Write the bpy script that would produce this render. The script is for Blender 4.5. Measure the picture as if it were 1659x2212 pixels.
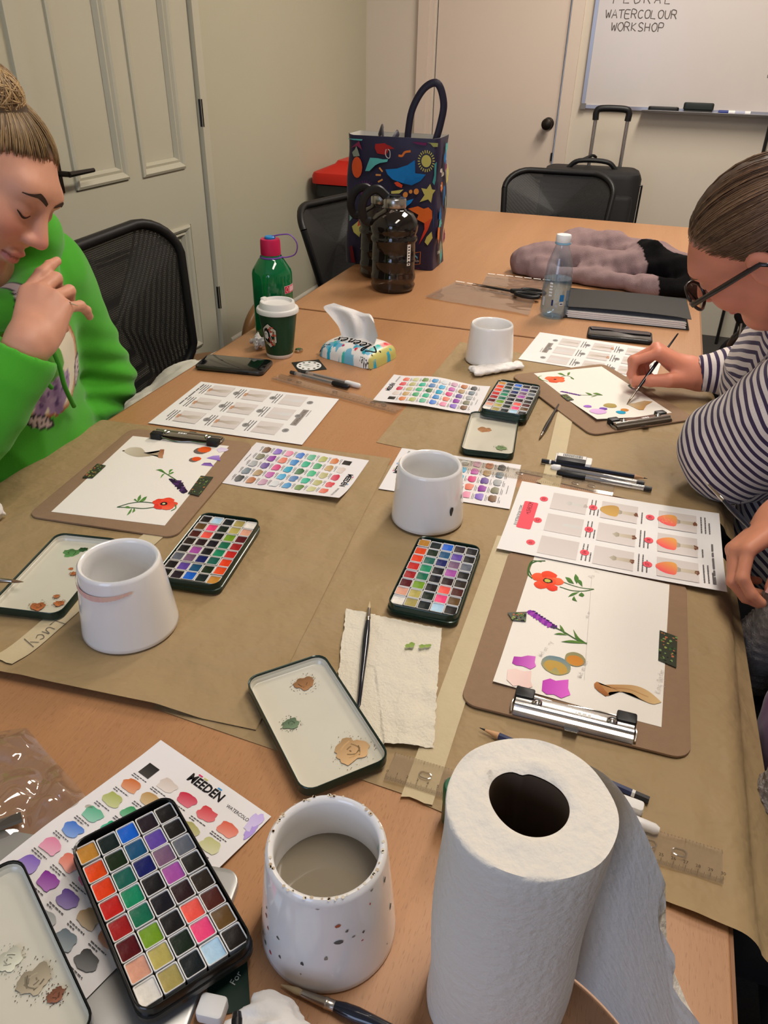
import bpy, math, random
import numpy as np
from mathutils import Matrix, Vector
random.seed(7); NR = np.random.RandomState(11)
for o in list(bpy.data.objects): bpy.data.objects.remove(o)
SC = bpy.context.scene; COL = SC.collection
TZ = 0.74                                     # table top height
# ------------------------------------------------------------------ camera
F_PX = 1627.85; CAMZ = TZ + 0.5926
c_r = np.array([0.9453, 0.3255, 0.0199]); c_w = np.array([-0.2671, 0.8083, -0.5246])
c_r -= c_w * (c_r @ c_w) / (c_w @ c_w); c_r /= np.linalg.norm(c_r); c_w /= np.linalg.norm(c_w)
c_u = np.cross(c_r, c_w)
CAM = np.array([0.0, 0.0, CAMZ])
cd = bpy.data.cameras.new('camera'); cam = bpy.data.objects.new('camera', cd); COL.objects.link(cam)
cd.sensor_fit = 'VERTICAL'; cd.sensor_height = 36.0; cd.lens = 36.0 * F_PX / 2212; cd.clip_start = 0.02; cd.clip_end = 60
cam.matrix_world = Matrix(((c_r[0], c_u[0], -c_w[0], 0), (c_r[1], c_u[1], -c_w[1], 0), (c_r[2], c_u[2], -c_w[2], CAMZ), (0, 0, 0, 1)))
SC.camera = cam
# ------------------------------------------------------------------ world, lamps, exposure
vs = SC.view_settings; vs.view_transform = 'Standard'; vs.look = 'None'; vs.gamma = 1; vs.use_curve_mapping = False
vs.exposure = 0.05
wd = bpy.data.worlds.new('sky'); SC.world = wd; wd.use_nodes = True
wd.node_tree.nodes['Background'].inputs[0].default_value = (0.55, 0.72, 1.0, 1); wd.node_tree.nodes['Background'].inputs[1].default_value = 1.0
def area(name, loc, rot, sx, sy, power, col):
    l = bpy.data.lights.new(name, 'AREA'); l.shape = 'RECTANGLE'; l.size = sx; l.size_y = sy; l.energy = power; l.color = col
    o = bpy.data.objects.new(name, l); COL.objects.link(o); o.location = loc; o.rotation_euler = rot
    return o
WARM = (1.0, 0.91, 0.81)
LAMPS = [(0.15, 0.95, 2.72), (0.15, 3.15, 2.72)]
for q, pw_ in zip(LAMPS, (23, 46)): area('ceiling_tube_light', (q[0], q[1], q[2] - 0.075), (0, 0, 0), 0.34, 1.25, pw_, WARM)
area('window_daylight', (-0.75, -2.12, 1.65), (math.radians(90), 0, 0), 1.3, 1.3, 20, (0.58, 0.70, 1.0))
# ------------------------------------------------------------------ pixel -> place helpers
def ray(px, py):
    d = c_w + (px - 829.5) / F_PX * c_r - (py - 1106) / F_PX * c_u
    return d / np.linalg.norm(d)
def tp(px, py, z=0.0):                        # pixel -> point on the horizontal plane z above the table top
    d = ray(px, py); t = (TZ + z - CAMZ) / d[2]; return CAM + d * t
def rp(px, py, t): return CAM + ray(px, py) * t
def onx(px, py, x): d = ray(px, py); return CAM + d * (x / d[0])
def ony(px, py, y): d = ray(px, py); return CAM + d * (y / d[1])
# ------------------------------------------------------------------ materials
def lin(c):
    c = [v / 255.0 for v in c]; return tuple(v / 12.92 if v <= 0.04045 else ((v + 0.055) / 1.055) ** 2.4 for v in c)
MATS = {}
def mat(name, rgb=(200, 200, 200), rough=0.6, metal=0.0, spec=0.4, var=0.0, vscale=20, bump=0.0, bscale=60, stretch=(1, 1, 1), coat=0.0, sheen=0.0, trans=0.0, ior=1.45, emit=None, estr=0.0, sss=0.0, bdist=0.01):
    if name in MATS: return MATS[name]
    m = bpy.data.materials.new(name); m.use_nodes = True; nt = m.node_tree; N = nt.nodes; L = nt.links; b = N['Principled BSDF']
    c = (*lin(rgb), 1); b.inputs['Base Color'].default_value = c
    b.inputs['Roughness'].default_value = rough; b.inputs['Metallic'].default_value = metal; b.inputs['Specular IOR Level'].default_value = spec
    b.inputs['Coat Weight'].default_value = coat; b.inputs['Sheen Weight'].default_value = sheen; b.inputs['Transmission Weight'].default_value = trans; b.inputs['IOR'].default_value = ior
    if sss: b.inputs['Subsurface Weight'].default_value = sss; b.inputs['Subsurface Radius'].default_value = (0.012, 0.004, 0.002); b.inputs['Subsurface Scale'].default_value = 1.0
    if emit: b.inputs['Emission Color'].default_value = (*emit, 1); b.inputs['Emission Strength'].default_value = estr
    if var or bump:
        tc = N.new('ShaderNodeTexCoord'); mp = N.new('ShaderNodeMapping'); mp.inputs['Scale'].default_value = stretch; L.new(tc.outputs['Object'], mp.inputs['Vector'])
    if var:
        n = N.new('ShaderNodeTexNoise'); n.inputs['Scale'].default_value = vscale; n.inputs['Detail'].default_value = 6; L.new(mp.outputs[0], n.inputs['Vector'])
        mx = N.new('ShaderNodeMix'); mx.data_type = 'RGBA'
        mx.inputs[6].default_value = tuple(min(1, v * (1 - var)) for v in c[:3]) + (1,); mx.inputs[7].default_value = tuple(min(1, v * (1 + var)) for v in c[:3]) + (1,)
        L.new(n.outputs['Fac'], mx.inputs[0]); L.new(mx.outputs[2], b.inputs['Base Color'])
    if bump:
        n2 = N.new('ShaderNodeTexNoise'); n2.inputs['Scale'].default_value = bscale; n2.inputs['Detail'].default_value = 5; L.new(mp.outputs[0], n2.inputs['Vector'])
        bp = N.new('ShaderNodeBump'); bp.inputs['Strength'].default_value = bump; bp.inputs['Distance'].default_value = bdist; L.new(n2.outputs['Fac'], bp.inputs['Height']); L.new(bp.outputs[0], b.inputs['Normal'])
    MATS[name] = m; return m
def attr_mat(name, rough=0.7, spec=0.3, bump=0.0, bscale=300, sss=0.0, sheen=0.0):      # colour from the mesh's own colour attribute (prints, paint, skin tones)
    if name in MATS: return MATS[name]
    m = mat(name, (255, 255, 255), rough, spec=spec, bump=bump, bscale=bscale, sss=sss, sheen=sheen); N = m.node_tree.nodes
    a = N.new('ShaderNodeAttribute'); a.attribute_name = 'Col'; m.node_tree.links.new(a.outputs['Color'], N['Principled BSDF'].inputs['Base Color'])
    return m
def clear_mat(name, tint, gloss=0.12, rough=0.03, solid=0.0, solid_rgb=(255, 255, 255)):     # thin clear plastic: tinted transparency under a fresnel gloss
    if name in MATS: return MATS[name]
    m = bpy.data.materials.new(name); m.use_nodes = True; nt = m.node_tree; N = nt.nodes; L = nt.links; N.clear()
    out = N.new('ShaderNodeOutputMaterial'); tr = N.new('ShaderNodeBsdfTransparent'); tr.inputs[0].default_value = (*lin(tint), 1)
    gl = N.new('ShaderNodeBsdfGlossy'); gl.inputs['Roughness'].default_value = rough
    fr = N.new('ShaderNodeLayerWeight'); fr.inputs[0].default_value = 0.5
    pw = N.new('ShaderNodeMath'); pw.operation = 'POWER'; pw.inputs[1].default_value = 3.5; L.new(fr.outputs['Facing'], pw.inputs[0])
    ad = N.new('ShaderNodeMath'); ad.operation = 'MULTIPLY_ADD'; ad.inputs[1].default_value = 0.55; ad.inputs[2].default_value = 0.03 + gloss * 0.12; ad.use_clamp = True; L.new(pw.outputs[0], ad.inputs[0])
    base = tr
    if solid:
        df = N.new('ShaderNodeBsdfDiffuse'); df.inputs[0].default_value = (*lin(solid_rgb), 1); m0 = N.new('ShaderNodeMixShader'); m0.inputs[0].default_value = solid
        L.new(tr.outputs[0], m0.inputs[1]); L.new(df.outputs[0], m0.inputs[2]); base = m0
    mx = N.new('ShaderNodeMixShader'); L.new(ad.outputs[0], mx.inputs[0]); L.new(base.outputs[0], mx.inputs[1]); L.new(gl.outputs[0], mx.inputs[2]); L.new(mx.outputs[0], out.inputs[0])
    MATS[name] = m; return m
# ------------------------------------------------------------------ mesh builder
class MB:
    def __init__(s): s.v = []; s.f = []; s.m = []; s.c = []; s.usec = False
    def add(s, vs, fs, mi=0, col=None):
        o = len(s.v); s.v += [tuple(map(float, p)) for p in vs]; s.f += [tuple(i + o for i in f) for f in fs]; s.m += [mi] * len(fs)
        if col is not None: s.usec = True
        if col is None: s.c += [(1, 1, 1, 1)] * len(vs)
        elif isinstance(col, list): s.c += [(*k[:3], 1) for k in col]
        else: s.c += [(*col[:3], 1)] * len(vs)
        return s
    def box(s, x0, x1, y0, y1, z0, z1, mi=0, b=0.0):
        if b > 0: return s.rprism((x0 + x1) / 2, (y0 + y1) / 2, x1 - x0, y1 - y0, z0, z1, b, b, 2, mi)
        return s.add([(x0, y0, z0), (x1, y0, z0), (x1, y1, z0), (x0, y1, z0), (x0, y0, z1), (x1, y0, z1), (x1, y1, z1), (x0, y1, z1)],
                     [(3, 2, 1, 0), (4, 5, 6, 7), (0, 1, 5, 4), (1, 2, 6, 5), (2, 3, 7, 6), (3, 0, 4, 7)], mi)
    def loops(s, loops, mi=0, cap0=True, cap1=True, close=True, cols=None):      # skin a list of equally long rings
        n = len(loops[0]); vs = [p for l in loops for p in l]; fs = []
        for k in range(len(loops) - 1):
            for i in range(n if close else n - 1):
                j = (i + 1) % n; fs.append((k * n + i, k * n + j, (k + 1) * n + j, (k + 1) * n + i))
        if cap0: fs.append(tuple(range(n - 1, -1, -1)))
        if cap1: fs.append(tuple((len(loops) - 1) * n + i for i in range(n)))
        return s.add(vs, fs, mi, cols)
    def rprism(s, cx, cy, w, h, z0, z1, r, b=0.0, seg=4, mi=0):                  # rounded rectangle slab with bevelled edges
        def ring(ins, z):
            rr = max(r - ins, 1e-5); return [(cx + x, cy + y, z) for x, y in rrect(w - 2 * ins, h - 2 * ins, rr, seg)]
        L = [ring(b, z0), ring(0, z0 + b), ring(0, z1 - b), ring(b * 0.3, z1 - b * 0.3), ring(b, z1)] if b > 0 else [ring(0, z0), ring(0, z1)]
        return s.loops(L, mi)
    def lathe(s, prof, seg=40, mi=0, c=(0, 0), cap0=False, cap1=False, cols=None):
        L = [[(c[0] + r * math.cos(2 * math.pi * i / seg), c[1] + r * math.sin(2 * math.pi * i / seg), z) for i in range(seg)] for r, z in prof]
        cc = [k for k in cols for _ in range(seg)] if cols else None
        return s.loops(L, mi, cap0, cap1, True, cc)
    def tube(s, pts, r, seg=8, mi=0, caps=True, col=None, flat=1.0):
        P = [np.array(p, float) for p in pts]; n = len(P); R = r if hasattr(r, '__len__') else [r] * n; L = []; u = None
        for i in range(n):
            t = P[min(i + 1, n - 1)] - P[max(i - 1, 0)]; t /= max(np.linalg.norm(t), 1e-9)
            if u is None: u = np.cross(t, (0, 0, 1) if abs(t[2]) < 0.9 else (1, 0, 0))
            u = u - t * (u @ t); u /= max(np.linalg.norm(u), 1e-9); w = np.cross(t, u)
            L.append([P[i] + R[i] * (math.cos(2 * math.pi * k / seg) * u + flat * math.sin(2 * math.pi * k / seg) * w) for k in range(seg)])
        return s.loops(L, mi, caps, caps, True, None if col is None else [col] * (n * seg))
    def grid(s, fn, nu, nv, mi=0, thick=0.0):                                    # fn(i/nu, j/nv) -> point ; optional thickness downwards
        vs = [fn(i / nu, j / nv) for j in range(nv + 1) for i in range(nu + 1)]; W = nu + 1
        fs = [(j * W + i, j * W + i + 1, (j + 1) * W + i + 1, (j + 1) * W + i) for j in range(nv) for i in range(nu)]
        if thick:
            n = len(vs); vs = vs + [(p[0], p[1], p[2] - thick) for p in vs]; fs = fs + [tuple(n + k for k in reversed(f)) for f in fs]
            bd = list(range(W)) + [j * W + nu for j in range(1, nv + 1)] + [nv * W + i for i in range(nu - 1, -1, -1)] + [j * W for j in range(nv - 1, 0, -1)]
            fs += [(a, n + a, n + b_, b_) for a, b_ in zip(bd, bd[1:] + bd[:1])]
        return s.add(vs, fs, mi)
    def xf(s, M, start=0):
        M = np.array(M); V = np.array(s.v[start:]); V = V @ M[:3, :3].T + M[:3, 3]; s.v[start:] = [tuple(p) for p in V]; return s
def rrect(w, h, r, seg=4):
    r = min(r, w / 2, h / 2); P = []
    for cx, cy, a in ((w / 2 - r, h / 2 - r, 0), (-w / 2 + r, h / 2 - r, 90), (-w / 2 + r, -h / 2 + r, 180), (w / 2 - r, -h / 2 + r, 270)):
        for k in range(seg + 1): t = math.radians(a + 90 * k / seg); P.append((cx + r * math.cos(t), cy + r * math.sin(t)))
    return P
def mesh_from(name, b, mats, smooth=False, angle=40):
    me = bpy.data.meshes.new(name); me.from_pydata(b.v, [], b.f)
    for m in (mats if isinstance(mats, (list, tuple)) else [mats]): me.materials.append(m)
    me.polygons.foreach_set('material_index', b.m)
    if b.usec:
        ca = me.color_attributes.new('Col', 'FLOAT_COLOR', 'POINT'); ca.data.foreach_set('color', np.array(b.c, np.float32).ravel())
    if smooth:
        me.polygons.foreach_set('use_smooth', [True] * len(me.polygons)); me.update()
        if angle < 180: me.set_sharp_from_angle(angle=math.radians(angle))
    me.update(); return me
def obj(name, b, mats, parent=None, loc=None, rotz=0.0, smooth=False, angle=40):
    me = b if isinstance(b, bpy.types.Mesh) else mesh_from(name, b, mats, smooth, angle)
    o = bpy.data.objects.new(name, me); COL.objects.link(o); o.parent = parent
    if loc is not None: o.location = loc
    if rotz: o.rotation_euler = (0, 0, rotz)
    return o
def tag(o, label, cat, group=None):
    o['label'] = label; o['category'] = cat
    if group: o['group'] = group
    return o
def thing(name, label, cat, loc=(0, 0, 0), rotz=0.0, group=None):
    o = bpy.data.objects.new(name, None); COL.objects.link(o); o.empty_display_size = 0.05; o.location = loc; o.rotation_euler = (0, 0, rotz); return tag(o, label, cat, group)
def struct(name, b, mats, smooth=False): o = obj(name, b, mats, smooth=smooth); o['kind'] = 'structure'; return o
def fit4(c4, z):                              # centre and heading of a rectangle seen at four pixels TL,TR,BR,BL
    Q = [tp(*c, z) for c in c4]; C = sum(Q) / 4; e = (Q[1] - Q[0]) + (Q[2] - Q[3]); return C, math.atan2(e[1], e[0])
def text_polys(s, size, bold=0.0, shear=0.0):
    cu = bpy.data.curves.new('lettering', 'FONT'); cu.body = s; cu.size = size; cu.align_x = 'CENTER'; cu.align_y = 'CENTER'; cu.resolution_u = 2; cu.offset = bold; cu.shear = shear
    o = bpy.data.objects.new('lettering', cu); me = bpy.data.meshes.new_from_object(o)
    V = [tuple(v.co) for v in me.vertices]; Fc = [tuple(p.vertices) for p in me.polygons]
    bpy.data.objects.remove(o); bpy.data.curves.remove(cu); bpy.data.meshes.remove(me); return V, Fc
class Print:                                  # flat ink on a sheet: local (u, v) in metres, lifted along the sheet's own warp
    def __init__(s, warp=lambda u, v: 0.0, z=0.0003, step=0.000012): s.b = MB(); s.w = warp; s.z = z; s.st = step
    def poly(s, pts, col, col2=None, grad=(0, -1)):
        n = len(pts); cx = sum(p[0] for p in pts) / n; cy = sum(p[1] for p in pts) / n; P = [(cx, cy)] + list(pts)
        if col2 is None: C = lin(col)
        else:
            d = [p[0] * grad[0] + p[1] * grad[1] for p in P]; lo, hi = min(d), max(d) + 1e-9; a, b_ = lin(col), lin(col2)
            C = [tuple(a[k] + (b_[k] - a[k]) * (x - lo) / (hi - lo) for k in range(3)) for x in d]
        s.z += s.st
        s.b.add([(u, v, s.w(u, v) + s.z) for u, v in P], [(0, i + 1, (i + 1) % n + 1) for i in range(n)], 0, C); return s
    def blob(s, cx, cy, rx, ry, col, col2=None, rot=0.0, wob=0.08, n=18, grad=(0, -1), sq=2.0, seed=None):
        rd = random.Random(seed if seed is not None else int((cx * 7919 + cy * 104729) * 1e4)); P = []; ph = [rd.uniform(0, 6.28) for _ in range(4)]
        for i in range(n):
            t = 2 * math.pi * i / n; c, sn = math.cos(t), math.sin(t); k = (abs(c) ** sq + abs(sn) ** sq) ** (-1 / sq)
            k *= 1 + wob * (0.6 * math.sin(3 * t + ph[0]) + 0.5 * math.sin(5 * t + ph[1]) + 0.4 * math.sin(7 * t + ph[2]) + 0.5 * rd.uniform(-1, 1))
            x, y = rx * k * c, ry * k * sn; P.append((cx + x * math.cos(rot) - y * math.sin(rot), cy + x * math.sin(rot) + y * math.cos(rot)))
        return s.poly(P, col, col2, grad)
    def stroke(s, pts, w, col, col2=None):
        P = [np.array(p, float) for p in pts]; n = len(P); W = w if hasattr(w, '__len__') else [w] * n; A, B = [], []
        for i in range(n):
            t = P[min(i + 1, n - 1)] - P[max(i - 1, 0)]; t /= max(np.linalg.norm(t), 1e-9); q = np.array((-t[1], t[0])) * W[i] / 2; A.append(P[i] + q); B.append(P[i] - q)
        s.z += s.st; a = lin(col); c = [a] * (2 * n)
        if col2 is not None: b_ = lin(col2); c = [tuple(a[k] + (b_[k] - a[k]) * i / (n - 1) for k in range(3)) for i in range(n)] * 2
        s.b.add([(*p, s.w(*p) + s.z) for p in A + B], [(i, n + i, n + i + 1, i + 1) for i in range(n - 1)], 0, c); return s
    def rect(s, x0, x1, y0, y1, col, col2=None, grad=(0, -1)):
        n = 8 if max(x1 - x0, y1 - y0) > 0.02 else 1
        if n == 1: return s.poly([(x0, y0), (x1, y0), (x1, y1), (x0, y1)], col, col2, grad)
        s.z += s.st; q = [(x0 + (x1 - x0) * i / n, y0 + (y1 - y0) * j / n) for j in range(n + 1) for i in range(n + 1)]; a = lin(col); b_ = lin(col2 or col); d = [p[0] * grad[0] + p[1] * grad[1] for p in q]; lo, hi = min(d), max(d) + 1e-9
        s.b.add([(u, v, s.w(u, v) + s.z) for u, v in q], [(j * (n + 1) + i, j * (n + 1) + i + 1, (j + 1) * (n + 1) + i + 1, (j + 1) * (n + 1) + i) for j in range(n) for i in range(n)], 0, [tuple(a[k] + (b_[k] - a[k]) * (x - lo) / (hi - lo) for k in range(3)) for x in d]); return s
    def text(s, t, x, y, size, col, rot=0.0, bold=0.0, sx=1.0, shear=0.0):
        V, Fc = text_polys(t, size, bold, shear); c, sn = math.cos(rot), math.sin(rot); s.z += s.st; q = []
        for a, b_, _ in V: a *= sx; q.append((x + a * c - b_ * sn, y + a * sn + b_ * c))
        s.b.add([(u, v, s.w(u, v) + s.z) for u, v in q], Fc, 0, lin(col)); return s
    def lines(s, x, y, w, n, pitch, h, col, rot=0.0, seed=1):                     # unreadable small print: broken word dashes
        rd = random.Random(seed); c, sn = math.cos(rot), math.sin(rot); s.z += s.st
        for k in range(n):
            t = 0; wl = w * (1 if k < n - 1 else rd.uniform(0.35, 0.8))
            while t < wl:
                e = min(wl, t + rd.uniform(0.05, 0.16) * w + 0.0012); yy = -k * pitch; q = [(t, yy - h / 2), (e, yy - h / 2), (e, yy + h / 2), (t, yy + h / 2)]
                q = [(x + a * c - b_ * sn, y + a * sn + b_ * c) for a, b_ in q]; s.b.add([(u, v, s.w(u, v) + s.z) for u, v in q], [(0, 1, 2, 3)], 0, lin(col)); t = e + 0.018 * w + 0.0004
        return s
    def make(s, name, parent, rough=0.75): return obj(name, s.b, [attr_mat('printed_ink', rough, 0.2)], parent)
def curve(pts, n=10):                         # Catmull-Rom through the points
    P = [np.array(p, float) for p in pts]; P = [2 * P[0] - P[1]] + P + [2 * P[-1] - P[-2]]; out = []
    for i in range(1, len(P) - 2):
        for k in range(n):
            t = k / n; a, b, c, d = P[i - 1], P[i], P[i + 1], P[i + 2]
            out.append(0.5 * ((2 * b) + (c - a) * t + (2 * a - 5 * b + 4 * c - d) * t * t + (3 * b - a - 3 * c + d) * t ** 3))
    out.append(P[-2]); return [tuple(p) for p in out]
def vnoise(x, y, seed=0):                     # smooth value noise
    def h(i, j): n = (i * 374761393 + j * 668265263 + seed * 1442695) & 0xffffffff; n = ((n ^ (n >> 13)) * 1274126177) & 0xffffffff; return ((n ^ (n >> 16)) & 0xffff) / 65535.0
    i, j = math.floor(x), math.floor(y); fx, fy = x - i, y - j; fx = fx * fx * (3 - 2 * fx); fy = fy * fy * (3 - 2 * fy)
    return (h(i, j) * (1 - fx) + h(i + 1, j) * fx) * (1 - fy) + (h(i, j + 1) * (1 - fx) + h(i + 1, j + 1) * fx) * fy
# ================================================================== the room
X0, X1, Y0, Y1, H = -1.65, 2.5, -2.2, 4.5, 2.85
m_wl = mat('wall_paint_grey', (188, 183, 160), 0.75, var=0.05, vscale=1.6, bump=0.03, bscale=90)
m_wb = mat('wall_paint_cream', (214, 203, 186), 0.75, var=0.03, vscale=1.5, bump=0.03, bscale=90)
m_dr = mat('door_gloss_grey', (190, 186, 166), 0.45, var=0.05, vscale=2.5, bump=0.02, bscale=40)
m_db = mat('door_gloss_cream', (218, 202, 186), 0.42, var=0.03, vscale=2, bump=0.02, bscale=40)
m_ce = mat('ceiling_white', (232, 228, 220), 0.85, bump=0.03, bscale=50)
m_fl = mat('carpet_charcoal', (58, 56, 54), 0.95, var=0.25, vscale=220, bump=0.25, bscale=400)
m_sk = mat('skirting_white', (204, 199, 184), 0.45, var=0.03, vscale=4)
m_dk = mat('dark_metal', (52, 46, 42), 0.4, 0.8)
m_bk = mat('black_plastic', (20, 20, 21), 0.45, bump=0.03, bscale=200)
struct('floor', MB().box(X0, X1, Y0, Y1, -0.05, 0), m_fl)
struct('ceiling', MB().box(X0, X1, Y0, Y1, H, H + 0.08), m_ce)
D0, D1, DH = 1.88, 2.72, 2.1                   # left door opening along y
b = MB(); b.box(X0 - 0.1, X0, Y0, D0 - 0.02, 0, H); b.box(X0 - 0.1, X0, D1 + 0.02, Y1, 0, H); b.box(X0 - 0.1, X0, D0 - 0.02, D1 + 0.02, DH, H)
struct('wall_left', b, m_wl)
E0, E1 = -1.262, -0.58                         # back door opening along x
b = MB(); b.box(X0, E0, Y1, Y1 + 0.1, 0, H); b.box(E1, X1, Y1, Y1 + 0.1, 0, H); b.box(E0, E1, Y1, Y1 + 0.1, 2.06, H)
struct('wall_back', b, m_wb)
struct('wall_right', MB().box(X1, X1 + 0.1, Y0, Y1, 0, H), m_wb)
W0, W1, WZ0, WZ1 = -1.45, -0.05, 0.95, 2.35    # window opening in the near wall
b = MB(); b.box(X0, W0, Y0 - 0.1, Y0, 0, H); b.box(W1, X1, Y0 - 0.1, Y0, 0, H); b.box(W0, W1, Y0 - 0.1, Y0, 0, WZ0); b.box(W0, W1, Y0 - 0.1, Y0, WZ1, H)
struct('wall_near', b, m_wb)
b = MB()
for x in (W0, (W0 + W1) / 2 - 0.02, W1 - 0.04): b.box(x, x + 0.04, Y0 - 0.07, Y0 - 0.02, WZ0, WZ1)
for z in (WZ0, (WZ0 + WZ1) / 2 - 0.02, WZ1 - 0.04): b.box(W0, W1, Y0 - 0.07, Y0 - 0.02, z, z + 0.04)
wn = struct('window_1', b, m_sk)
for i in range(2):
    for k in range(2):
        xa = W0 + 0.04 + i * 0.7; za = WZ0 + 0.04 + k * 0.7
        obj('pane', MB().box(xa, xa + 0.62, Y0 - 0.05, Y0 - 0.045, za, za + 0.62), clear_mat('window_glass', (245, 250, 252)), wn)
# skirting: tall board with a bevelled top
def skirt(name, p0, p1, nrm):
    d = np.array(p1) - np.array(p0); n = np.array(nrm); b = MB(); prof = [(0, 0), (0.02, 0), (0.02, 0.195), (0.014, 0.215), (0.008, 0.235), (0, 0.243)]
    b.loops([[(*(np.array(q) + n * a), z) for a, z in prof] for q in (p0, p1)]); return struct(name, b, m_sk)
skirt('baseboard_left', (X0, D1 + 0.09), (X0, Y1), (1, 0)); skirt('baseboard_back', (E1 + 0.07, Y1), (X1, Y1), (0, -1))
# left door: stiles, rails, recessed panels with mouldings
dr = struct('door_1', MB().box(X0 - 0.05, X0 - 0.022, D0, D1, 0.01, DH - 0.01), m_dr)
xf = X0 - 0.006
panels = [(2.015, 2.245, 0.965, 1.95), (2.355, 2.585, 0.96, 1.95), (2.015, 2.245, 0.30, 0.735), (2.355, 2.57, 0.30, 0.735)]
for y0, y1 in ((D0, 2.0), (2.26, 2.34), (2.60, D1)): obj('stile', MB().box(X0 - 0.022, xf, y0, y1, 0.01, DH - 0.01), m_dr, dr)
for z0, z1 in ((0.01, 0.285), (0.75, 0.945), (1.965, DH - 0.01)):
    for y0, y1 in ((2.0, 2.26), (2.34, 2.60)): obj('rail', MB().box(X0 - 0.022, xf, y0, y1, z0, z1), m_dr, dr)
for y0, y1, z0, z1 in panels:
    b = MB(); L = []
    for ins, x in ((-0.016, xf), (-0.016, xf + 0.007), (-0.008, xf + 0.011), (0.0, xf + 0.006), (0.006, xf - 0.002), (0.014, xf), (0.022, X0 - 0.021)):
        L.append([(x, y0 + ins, z0 + ins), (x, y1 - ins, z0 + ins), (x, y1 - ins, z1 - ins), (x, y0 + ins, z1 - ins)])
    b.loops(L, cap0=False, cap1=False); obj('panel_moulding', b, m_dr, dr)
for z in (0.44, 1.115, 1.85): obj('hinge', MB().tube([(X0 + 0.006, D1 + 0.012, z - 0.045), (X0 + 0.006, D1 + 0.012, z + 0.045)], 0.008), m_dk, dr)
b = MB(); b.tube([(X0 - 0.006, D0 + 0.045, 1.005), (X0 + 0.045, D0 + 0.045, 1.005)], 0.008); b.tube([(X0 + 0.045, D0 + 0.04, 1.005), (X0 + 0.045, D0 + 0.15, 1.005)], [0.008, 0.006]); b.box(X0 - 0.006, X0 - 0.001, D0 + 0.025, D0 + 0.065, 0.95, 1.06)
obj('door_handle', b, m_dk, dr, smooth=True)
b = MB(); b.box(X0 - 0.02, X0 + 0.012, D1 + 0.006, D1 + 0.05, 0, DH + 0.06); b.box(X0 - 0.02, X0 + 0.012, D0 - 0.05, D0 - 0.006, 0, DH + 0.06); b.box(X0 - 0.02, X0 + 0.012, D0 - 0.006, D1 + 0.006, DH + 0.006, DH + 0.06)
struct('trim_1', b, m_dr)
# back door: flush slab, architrave, round knob
d2 = struct('door_2', MB().box(E0 + 0.006, E1 - 0.006, Y1 + 0.004, Y1 + 0.04, 0.01, 2.05), m_db)
b = MB(); b.lathe([(0.0, 0), (0.03, 0), (0.03, 0.006), (0.012, 0.012), (0.011, 0.03), (0.022, 0.038), (0.029, 0.052), (0.026, 0.064), (0.014, 0.070), (0.0, 0.071)], 28)
b.xf(Matrix.Translation((-0.626, Y1 + 0.004, 1.008)) @ Matrix.Rotation(math.radians(90), 4, 'X')); obj('door_knob', b, m_dk, d2, smooth=True)
obj('latch_plate', MB().box(E1 - 0.012, E1 - 0.004, Y1 - 0.004, Y1 + 0.004, 0.83, 0.87), m_dk, d2)
b = MB()
for x0, x1 in ((E0 - 0.095, E0 - 0.035), (E0 - 0.035, E0 - 0.008), (E1 + 0.006, E1 + 0.066)): b.box(x0, x1, Y1 - (0.022 if x1 - x0 > 0.05 else 0.012), Y1 + 0.02, 0, 2.12)
b.box(E0 - 0.095, E1 + 0.066, Y1 - 0.022, Y1 + 0.02, 2.06, 2.12); struct('trim_2', b, m_db)
# ceiling lamps: twin tube battens
m_tube = mat('lamp_tube', (255, 240, 220), 0.5, emit=(1.0, 0.84, 0.66), estr=6.0)
for i, (lx, ly, lz) in enumerate(LAMPS):
    t = thing('ceiling_lamp', ['long twin tube ceiling lamp above the paint-covered near table', 'long twin tube ceiling lamp above the bare far table'][i], 'lamp', (lx, ly, lz))
    obj('housing', MB().box(-0.15, 0.15, -0.66, 0.66, 0.0, H - lz), mat('lamp_housing', (235, 235, 232), 0.5), t)
    for dx in (-0.09, 0.09): obj('tube', MB().tube([(dx, -0.62, -0.028), (dx, 0.62, -0.028)], 0.016, 12), m_tube, t, smooth=True)
# whiteboard
wb = thing('whiteboard', 'wall-mounted whiteboard with handwritten workshop title and aluminium tray', 'whiteboard', (-0.467, Y1, 1.088))
m_al = mat('aluminium', (176, 176, 182), 0.35, 0.85); m_wbs = mat('whiteboard_enamel', (206, 198, 192), 0.22, spec=0.5, var=0.02, vscale=3)
obj('panel', MB().box(0.012, 1.78, -0.012, -0.001, 0.012, 1.18), m_wbs, wb)
for x0, x1, z0, z1 in ((0, 0.018, 0, 1.19), (1.775, 1.793, 0, 1.19), (0.018, 1.775, 0, 0.016), (0.018, 1.775, 1.175, 1.19)): obj('frame_rail', MB().box(x0, x1, -0.02, -0.001, z0, z1), m_al, wb)
obj('frame_corner', MB().box(-0.003, 0.024, -0.023, 0.0, -0.004, 0.022), mat('corner_grey', (120, 118, 116), 0.5), wb)
b = MB(); b.loops([[(x, 0, -0.004), (x, -0.075, -0.004), (x, -0.085, 0.006), (x, -0.082, 0.008), (x, -0.073, 0.0), (x, 0, 0.0)] for x in (0.305, 1.55)]); obj('pen_tray', b, m_al, wb)
P = Print(); ink = (96, 88, 84)
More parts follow.
